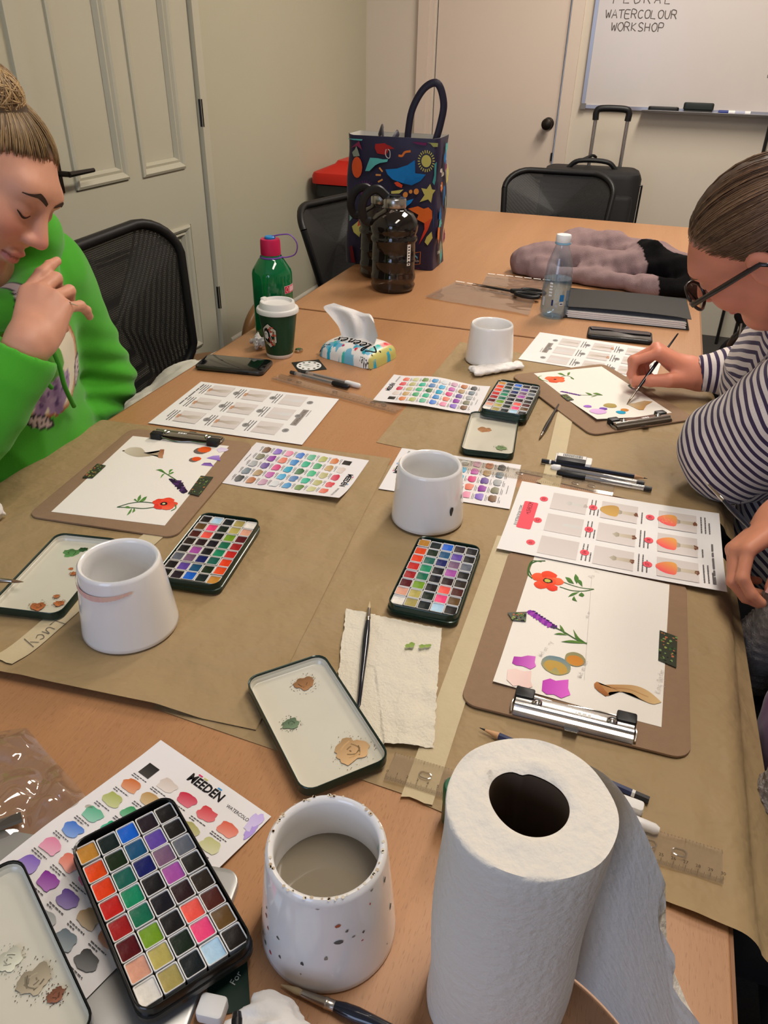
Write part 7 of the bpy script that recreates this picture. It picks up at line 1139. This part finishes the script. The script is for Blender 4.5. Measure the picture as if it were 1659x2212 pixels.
V, Q = surfnet(S, 0.0030); face_lines(t, S, H1, R1, s1, (66, 48, 38)); np_obj('body', V, Q, m_skin, t, Z1, skin_cols(V, H1, R1, s1, (206, 150, 124), (66, 48, 38), (196, 116, 108))).matrix_parent_inverse = Matrix.Translation(-Vector(O1))
fix = lambda o: setattr(o, 'matrix_parent_inverse', Matrix.Translation(-o.parent.location)) or o
hz = hair(t, H1, R1, s1, (104, 80, 56), (190, 158, 110), (0.024, -0.034, 0.100), 2200, [((0.030, -0.032, 0.090), (0.041, 0.043, 0.039))], 3, 0); fix(hz)
S = SDF(); 
S.u(sd_ell((-1.035, 0.91, 0.80), (0.135, 0.185, 0.24)), 0.05); S.u(sd_cone((-1.00, 0.75, 0.985), (-0.985, 1.07, 0.985), 0.078, 0.078), 0.06); S.u(sd_ell((-0.985, 0.92, 0.87), (0.105, 0.15, 0.15)), 0.05); S.u(sd_ell((-0.995, 0.92, 0.70), (0.115, 0.18, 0.12)), 0.05); S.u(sd_cone((-1.09, 0.82, 0.55), (-1.09, 1.0, 0.55), 0.15, 0.15), 0.06)
S.u(sd_cone((-0.985, 1.08, 0.98), (-0.972, 1.145, 0.775), 0.070, 0.064), 0.03); S.u(sd_cone((-0.972, 1.145, 0.775), (-0.965, 1.03, 0.68), 0.064, 0.05), 0.02)
CU = W1 + (EL1 - W1) * 0.10; S.u(sd_cone((-0.99, 0.73, 0.97), EL1, 0.074, 0.064), 0.03); S.u(sd_cone(EL1, CU, 0.064, 0.045), 0.015); S.u(sd_cone(CU + (EL1 - W1) * 0.12, CU, 0.045, 0.042), 0.008)
for a in np.linspace(0, 2 * math.pi, 13)[:-1]: p = np.array((-0.965 + 0.085 * math.cos(a), 0.895 + 0.095 * math.sin(a), 1.045 - 0.055 * math.cos(a))); a2 = a + 2 * math.pi / 12; p2 = np.array((-0.965 + 0.085 * math.cos(a2), 0.895 + 0.095 * math.sin(a2), 1.045 - 0.055 * math.cos(a2))); S.u(sd_cone(p, p2, 0.036 + 0.008 * math.sin(a), 0.036 + 0.008 * math.sin(a2)), 0.015)
S.u(sd_ell((-0.905, 0.985, 1.065), (0.035, 0.045, 0.05)), 0.015)
DU = (W1 - EL1) / np.linalg.norm(W1 - EL1); S.sub(sd_cone(CU + DU * 0.062, CU + DU * 0.12, 0.060, 0.060), 0.004); S.sub(sd_cone(nb + (0.02, 0, 0.03), (-0.985, 0.895, 1.04), 0.052, 0.050), 0.008)
def folds1(P):
    d = np.abs(wob(P * np.array((1, 1, 0.55), np.float32), 22, 6, 1.0)) * 0.006 + wob(P, 14, 2, 0.006); q = np.exp(-((np.linalg.norm(P - np.array((-0.955, 1.14, 0.76), np.float32), axis=1)) / 0.10) ** 2); return d + q * np.sin(P[:, 2] * 150 + P[:, 1] * 60).astype(np.float32) * 0.006
S.disp(folds1); V, Q = surfnet(S, 0.0045)
col = np.tile(np.array(lin((74, 166, 46))), (len(V), 1)) * (1 + 0.05 * wob(V.astype(np.float32), 18, 3, 1.0))[:, None]; arm = np.minimum(sd_cone(EL1, CU, 0.064, 0.045)[0](V.astype(np.float32)), sd_cone((-0.99, 0.73, 0.97), EL1, 0.074, 0.064)[0](V.astype(np.float32))) < 0.012; ch = (V[:, 0] > -0.985) & ~arm & (V[:, 1] < 1.07)
K = lambda px, py: onx(px, py, -0.885)[1:]
def paint(mask, c, k=1.0): m_ = mask & ch; col[m_] = col[m_] * (1 - k) + np.array(lin(c)) * k
YZ = V[:, 1:]; c0 = K(102, 788); r0 = abs(K(72, 890)[1] - K(72, 775)[1]) * 1.06; el = ((YZ[:, 0] - c0[0]) / (r0 * 1.12)) ** 2 + ((YZ[:, 1] - c0[1]) / (r0 * 1.02)) ** 2
paint(el < 1.0, (150, 84, 50)); paint(el < 0.90, (196, 150, 112)); paint(el < 0.78, (214, 204, 182)); rdp = random.Random(2)
for px, py, rp_ in ((60, 745, 20), (110, 775, 16), (95, 800, 14)): q = K(px, py); paint((((YZ[:, 0] - q[0]) / 0.020) ** 2 + ((YZ[:, 1] - q[1]) / 0.028) ** 2) < 1, (86, 150, 50))
for px, py, k in ((130, 832, 1.0), (102, 852, 0.9), (120, 868, 0.9), (88, 876, 0.7), (112, 838, 0.7), (142, 812, 0.5)):
    q = K(px, py)
    for i in range(5): a = i * 1.2566; cc = (q[0] + 0.013 * k * math.cos(a), q[1] + 0.013 * k * math.sin(a)); paint((((YZ[:, 0] - cc[0])) ** 2 + ((YZ[:, 1] - cc[1])) ** 2) < (0.0115 * k) ** 2, [(150, 122, 158), (134, 104, 146), (164, 138, 168)][i % 3])
    paint(((YZ[:, 0] - q[0]) ** 2 + (YZ[:, 1] - q[1]) ** 2) < (0.006 * k) ** 2, (84, 56, 110))
for px, py, an_ in ((184, 800, 1.1), (90, 912, -0.5), (14, 640, 0.9)):
    q = K(px, py); dy, dz = YZ[:, 0] - q[0], YZ[:, 1] - q[1]; u_ = dy * math.cos(an_) + dz * math.sin(an_); v_ = -dy * math.sin(an_) + dz * math.cos(an_); wg = (u_ / 0.030) ** 2 + ((v_) / 0.012) ** 2; paint(wg < 1, (40, 36, 40)); paint((wg < 0.62) & (np.abs(np.sin(u_ * 260 + v_ * 300)) > 0.35), (196, 176, 176))
ho = fix(np_obj('hoodie', V, Q, attr_mat('hoodie_fleece', 0.92, 0.12, 0.15, 900, sheen=0.2), t, Z1, np.clip(col, 0, 1)))
def cord(pts, name='drawstring'): 
    o = obj(name, MB().tube(curve(pts, 6), 0.0038, 8), mat('hoodie_cord', (66, 150, 44), 0.9), ho, smooth=True, angle=180); return o
k3 = lambda px, py, x: tuple(onx(px, py, x)); cord([k3(108, 742, -0.865), k3(128, 790, -0.862), k3(140, 835, -0.862), k3(160, 878, -0.872)]); cord([k3(78, 800, -0.868), k3(95, 820, -0.868), k3(112, 838, -0.868)])
b = MB().tube([tuple(tips['m'][0] + 0.012 * Xr - 0.0 * Ur), tuple(tips['m'][0] + 0.034 * Xr - 0.008 * Ur)], [0.0016, 0.0006], 8); A1 = tips['m'][0] - 0.03 * Xr + 0.004 * Ur
brush('thin brush with pale tip between the raised fingers of the green hoodie', rp(170, 661, 1.175), rp(60, 622, 1.24), m_navy, m_bris2, 0.6, 0.014, 0.012)
lower(t, [(-1.08, 0.80, 0.55), (-1.08, 1.0, 0.55)], [(-0.66, 0.78, 0.53), (-0.66, 1.02, 0.53)], [(-0.70, 0.78, 0.08), (-0.70, 1.02, 0.08)], mat('jeans_dark', (38, 40, 50), 0.9), Z1)
for o in t.children:
    if o.name.startswith(('trousers', 'shoe', 'fingernail')): fix(o)
# ------------------------------------------------------------------ person in striped jumper
O2 = (0.42, 1.25, 0.0); t = thing('person', 'person in a white and navy striped zip jumper and dark glasses, bent over painting', 'person', O2)
pit = math.radians(42); F = np.array((-0.90 * math.cos(pit), 0.42 * math.cos(pit), -math.sin(pit))); F /= np.linalg.norm(F); R2 = axes(F, (0.0, -0.36, 1)); s2 = 0.96; H2 = rp(1652, 585, 1.135) - R2 @ np.array((-0.080, -0.012, -0.008)) * s2
S = SDF(); head(S, H2, R2, s2); nb2 = H2 + R2 @ np.array((0, -0.035, -0.06)); S.u(sd_cone(nb2, (0.275, 1.22, 1.00), 0.050, 0.058), 0.03); S.u(sd_cone((0.275, 1.22, 1.00), (0.36, 1.24, 0.80), 0.07, 0.10), 0.05)
tipB = tp(1354, 873, 0.008); DB = (tipB - CAM) @ c_w; at = lambda px, py, dd=0.0: CAM + ray(px, py) * ((DB + dd) / (ray(px, py) @ c_w)); endB = at(1465, 720, 0.03); W2 = at(1504, 808, 0.03)
Xh = ray(1430, 820) + 0.25 * c_u; Yh = -0.86 * c_r + 0.50 * c_u; Yh /= np.linalg.norm(Yh); Xh -= Yh * (Xh @ Yh); Xh /= np.linalg.norm(Xh); Rh2 = np.stack([Xh, Yh, np.cross(Xh, Yh)], 1)
tips2, wf2 = hand(S, W2, Rh2, 1, {'i': (-4, (48, 62, 30)), 'm': (0, (60, 62, 30)), 'r': (2, (72, 66, 34)), 'p': (5, (74, 66, 34))}, [(-0.020, 0.012, -0.012), (-0.044, 0.044, -0.026), (-0.043, 0.072, -0.044), (-0.034, 0.094, -0.060)], 1.06)
ER2 = np.array((0.33, 1.58, 0.82)); S.u(sd_cone(ER2, W2, 0.04, 0.026), 0.02); S.u(sd_cone((0.29, 1.41, 0.96), ER2, 0.05, 0.042), 0.03); S.u(sd_cone((0.29, 1.10, 0.96), (0.29, 1.40, 0.96), 0.05, 0.05), 0.04)
V, Q = surfnet(S, 0.0030); face_lines(t, S, H2, R2, s2, (112, 82, 62)); o = np_obj('body', V, Q, m_skin, t, Z1, skin_cols(V, H2, R2, s2, (208, 134, 108), (110, 80, 60), (190, 110, 100))); fix(o); nails(t, tips2, Rh2, {'t': -Rh2[:, 0] + 0.4 * Rh2[:, 2], 'i': Rh2[:, 1] - Rh2[:, 0] * 0.3, 'm': Rh2[:, 1] - 0.4 * Rh2[:, 0]})
hz = hair(t, H2, R2, s2, (84, 60, 44), (140, 108, 80), (0, -0.115, 0.02), 1500, None, 8); fix(hz)
brush('dark brush painting on the far study, held by the person in stripes', tipB, endB, m_navy, m_bris, 0.85, 0.013, 0.030)
# glasses
gl = thing('glasses', 'dark-framed glasses worn by the person in stripes', 'glasses', tuple(H2)); mf = mat('glasses_frame', (34, 26, 28), 0.3, coat=0.4); w2 = lambda *p: tuple(R2 @ (np.array(p) * s2))
for k in (-1, 1):
    ringp = [w2(k * 0.034 + 0.026 * math.cos(a), 0.106 - 0.004 * abs(math.cos(a)), -0.008 + 0.021 * math.sin(a)) for a in np.linspace(0, 6.2832, 29)]; obj('rim', MB().tube(ringp, 0.0024, 8), mf, gl, smooth=True, angle=180)
    b = MB(); b.add([w2(k * 0.034, 0.106, -0.008)] + ringp[:-1], [(0, i + 1, (i + 1) % 28 + 1) for i in range(28)]); obj('lens', b, clear_mat('lens_glass', (240, 236, 230), 0.6, 0.03), gl)
    obj('temple_arm', MB().tube([w2(k * 0.061, 0.102, -0.002), w2(k * 0.075, 0.095, 0.0), w2(k * 0.082, 0.03, 0.004), w2(k * 0.084, -0.015, 0.006), w2(k * 0.083, -0.035, -0.012)], 0.0028, 8, flat=1.6), mf, gl, smooth=True, angle=180)
obj('bridge', MB().tube(curve([w2(-0.010, 0.108, -0.002), w2(0, 0.112, 0.002), w2(0.010, 0.108, -0.002)], 5), 0.0022, 8), mf, gl, smooth=True)
# jumper with knitted stripes; s = distance along each limb
SHL, ELL, WRL = np.array((0.275, 1.095, 0.955)), np.array((0.182, 1.165, 0.818)), np.array((0.30, 1.30, 0.80)); SHR = np.array((0.295, 1.400, 0.955)); CU2 = W2 + (ER2 - W2) * 0.07
prims = {'torso': [sd_ell((0.40, 1.24, 0.78), (0.145, 0.19, 0.25)), sd_ell((0.31, 1.24, 0.87), (0.115, 0.165, 0.14)), sd_ell((0.38, 1.22, 0.66), (0.16, 0.20, 0.13)), sd_cone(SHL + (0.01, 0.02, 0), SHR, 0.075, 0.075), sd_ell((0.245, 1.29, 0.89), (0.095, 0.13, 0.125)), sd_cone((0.275, 1.225, 0.975), (0.245, 1.215, 1.015), 0.078, 0.066)], 'la': [sd_cone(SHL, ELL, 0.088, 0.082)], 'lf': [sd_cone(ELL + (0.02, 0.0, -0.012), WRL, 0.070, 0.050)], 'ra': [sd_cone(SHR, ER2, 0.074, 0.062)], 'rf': [sd_cone(ER2, CU2 + (ER2 - W2) * 0.28, 0.060, 0.050), sd_cone(CU2 + (ER2 - W2) * 0.28, CU2, 0.047, 0.038)]}
S = SDF()
for k_, ps in prims.items():
    for p in ps: S.u(p, 0.045 if k_ == 'torso' else 0.018)
S.sub(sd_cone(nb2 + (0, 0, 0.02), (0.275, 1.225, 0.985), 0.056, 0.052), 0.006); DU = (W2 - ER2) / np.linalg.norm(W2 - ER2); S.sub(sd_cone(CU2 + DU * 0.060, CU2 + DU * 0.12, 0.060, 0.060), 0.004)
S.disp(lambda P: wob(P, 16, 4, 0.007) + np.abs(wob(P, 30, 9, 1.0)) * 0.004); V, Q = surfnet(S, 0.0042); Vf = V.astype(np.float32); D_ = {k_: np.min([p[0](Vf) for p in ps], axis=0) for k_, ps in prims.items()}; ks = list(D_); near_ = np.argmin(np.stack([D_[k_] for k_ in ks]), axis=0)
def along_(a, b_): d = b_ - a; return (V - a) @ d / np.linalg.norm(d)
ss = np.select([near_ == i for i in range(5)], [V[:, 2] * 0.93 + 0.35 * np.abs(V[:, 1] - 1.21) * (V[:, 2] > 0.9) + 0.25 * V[:, 0], along_(SHL, ELL), along_(ELL, WRL) + 0.2, along_(SHR, ER2), along_(ER2, W2)]); ss = ss + 0.002 * wob(Vf, 30, 2, 1.0)
m = mat('stripe_knit', (222, 212, 206), 0.95, spec=0.1, sheen=0.2, bump=0.25, bscale=700); N = m.node_tree.nodes; L = m.node_tree.links; at_ = N.new('ShaderNodeAttribute'); at_.attribute_name = 'stripe'; ml = N.new('ShaderNodeMath'); ml.operation = 'MULTIPLY'; ml.inputs[1].default_value = 1 / 0.0130; fr = N.new('ShaderNodeMath'); fr.operation = 'FRACT'; gt = N.new('ShaderNodeMath'); gt.operation = 'GREATER_THAN'; gt.inputs[1].default_value = 0.56; mx = N.new('ShaderNodeMix'); mx.data_type = 'RGBA'; mx.inputs[6].default_value = (*lin((222, 212, 206)), 1); mx.inputs[7].default_value = (*lin((62, 50, 78)), 1)
L.new(at_.outputs['Fac'], ml.inputs[0]); L.new(ml.outputs[0], fr.inputs[0]); L.new(fr.outputs[0], gt.inputs[0]); L.new(gt.outputs[0], mx.inputs[0]); L.new(mx.outputs[2], N['Principled BSDF'].inputs['Base Color'])
ju = fix(np_obj('jumper', V, Q, m, t, Z1, attrs={'stripe': ss})); obj('zip', MB().tube(curve([k3(1601, 700, 0.19), k3(1598, 718, 0.19), k3(1594, 740, 0.19)], 4), 0.0028, 6), m_dk, ju, smooth=True)
lower(t, [(0.45, 1.13, 0.55), (0.45, 1.33, 0.55)], [(0.07, 1.12, 0.53), (0.07, 1.36, 0.53)], [(0.10, 1.12, 0.08), (0.10, 1.36, 0.08)], mat('trousers_black', (22, 22, 25), 0.9), Z1)
for o in t.children:
    if o.name.startswith(('trousers', 'shoe', 'fingernail')): fix(o)
# ------------------------------------------------------------------ person at the right edge: grey cardigan, purple top
O3 = (0.48, 0.70, 0.0); t = thing('person', 'person at the right edge in grey knitted cardigan and purple top, holding a brush', 'person', O3)
F = np.array((-0.85, 0.25, -0.42)); F /= np.linalg.norm(F); R3 = axes(F); H3 = np.array((0.42, 0.72, 1.20)); S = SDF(); head(S, H3, R3, 1.0); nb3 = H3 + R3 @ np.array((0, -0.035, -0.06)); S.u(sd_cone(nb3, (0.48, 0.70, 1.03), 0.050, 0.058), 0.03); S.u(sd_cone((0.48, 0.70, 1.03), (0.46, 0.70, 0.80), 0.07, 0.10), 0.05)
W3 = rp(1692, 1118, 1.06); Yh = -0.80 * c_r - 0.55 * c_u - 0.1 * c_w; Yh /= np.linalg.norm(Yh); Xh = 0.85 * ray(1630, 1200) - 0.45 * c_r; Xh -= Yh * (Xh @ Yh); Xh /= np.linalg.norm(Xh); Rh3 = np.stack([Xh, Yh, np.cross(Xh, Yh)], 1)
tips3, wf3 = hand(S, W3, Rh3, 1, {'i': (-4, (40, 44, 22)), 'm': (-1, (46, 48, 24)), 'r': (2, (54, 52, 26)), 'p': (5, (58, 54, 26))}, [(-0.018, 0.012, -0.014), (-0.036, 0.044, -0.032), (-0.034, 0.070, -0.048), (-0.026, 0.090, -0.062)], 0.84)
ER3 = np.array((0.44, 0.98, 0.85)); S.u(sd_cone(ER3, W3, 0.038, 0.025), 0.02); S.u(sd_cone((0.48, 0.88, 1.0), ER3, 0.05, 0.042), 0.03); S.u(sd_cone((0.48, 0.54, 1.0), (0.48, 0.88, 1.0), 0.05, 0.05), 0.04)
V, Q = surfnet(S, 0.0032); face_lines(t, S, H3, R3, 1.0, (84, 62, 48)); fix(np_obj('body', V, Q, m_skin, t, Z1, skin_cols(V, H3, R3, 1.0, (206, 138, 108), (80, 60, 46), (190, 110, 100)))); nails(t, tips3, Rh3, {'t': -Rh3[:, 0]}); fix(hair(t, H3, R3, 1.0, (90, 66, 48), (150, 118, 84), (0, -0.11, 0.02), 300, None, 15))
g3 = (tips3['t'][0] + tips3['i'][0]) / 2; tip3 = rp(1519, 1036, 1.10); e3 = rp(1652, 1172, 1.03); d3 = (e3 - tip3) / np.linalg.norm(e3 - tip3); brush('dark brush with pale tip pointing up from the hand at the right edge', tip3, e3 + d3 * 0.03, m_navy, mat('bristle_grey', (170, 160, 150), 0.7), 0.9, 0.012, 0.034)
S = SDF().u(sd_ell((0.39, 0.71, 0.80), (0.150, 0.165, 0.28)), 0.05).u(sd_ell((0.365, 0.71, 0.66), (0.145, 0.165, 0.13)), 0.05).u(sd_cone((0.47, 0.56, 0.98), (0.47, 0.86, 0.98), 0.06, 0.06), 0.05); S.disp(lambda P: np.abs(wob(P, 24, 5, 1.0)) * 0.006); V, Q = surfnet(S, 0.007); fix(np_obj('purple_top', V, Q, mat('top_purple', (98, 46, 92), 0.8, var=0.12, vscale=40, sheen=0.2), t, Z1))
S = SDF(); pth = [((0.24, 0.885, 0.62), (0.235, 0.862, 0.69)), ((0.235, 0.862, 0.69), (0.25, 0.842, 0.76)), ((0.25, 0.842, 0.76), (0.34, 0.80, 0.98)), ((0.232, 0.60, 0.60), (0.232, 0.595, 0.68)), ((0.232, 0.595, 0.68), (0.25, 0.59, 0.78)), ((0.25, 0.59, 0.78), (0.34, 0.62, 0.98))]
for a, b_ in pth: S.u(sd_cone(a, b_, 0.034, 0.034), 0.02)
S.u(sd_ell((0.43, 0.90, 0.78), (0.19, 0.07, 0.27)), 0.05); S.u(sd_ell((0.43, 0.53, 0.78), (0.19, 0.07, 0.27)), 0.05); S.u(sd_ell((0.52, 0.71, 0.80), (0.09, 0.20, 0.28)), 0.05); S.u(sd_cone((0.48, 0.53, 0.99), (0.48, 0.89, 0.99), 0.08, 0.08), 0.05); S.u(sd_cone((0.48, 0.89, 0.98), ER3, 0.075, 0.065), 0.03); S.u(sd_cone(ER3, W3 + (ER3 - W3) * 0.25, 0.062, 0.052), 0.02); S.u(sd_cone((0.48, 0.53, 0.98), (0.44, 0.44, 0.72), 0.075, 0.065), 0.03); S.u(sd_cone((0.44, 0.44, 0.72), (0.36, 0.60, 0.60), 0.062, 0.05), 0.02)
S.sub(sd_cone(nb3, (0.47, 0.70, 1.0), 0.07, 0.085), 0.02); S.disp(lambda P: (np.sin(P[:, 2] * 480 + 2.2 * np.sin(P[:, 1] * 260)) * np.sin(P[:, 1] * 300) * 0.0026 + wob(P, 20, 3, 0.006)).astype(np.float32)); V, Q = surfnet(S, 0.0042); fix(np_obj('knitted_cardigan', V, Q, mat('knit_grey', (150, 144, 140), 0.95, spec=0.1, var=0.25, vscale=180, bump=0.5, bscale=400), t, Z1))
lower(t, [(0.50, 0.60, 0.55), (0.50, 0.80, 0.55)], [(0.12, 0.58, 0.53), (0.12, 0.86, 0.53)], [(0.15, 0.58, 0.08), (0.15, 0.86, 0.08)], mat('trousers_black', (22, 22, 25), 0.9), Z1)
for o in t.children:
    if o.name.startswith(('trousers', 'shoe', 'fingernail')): fix(o)
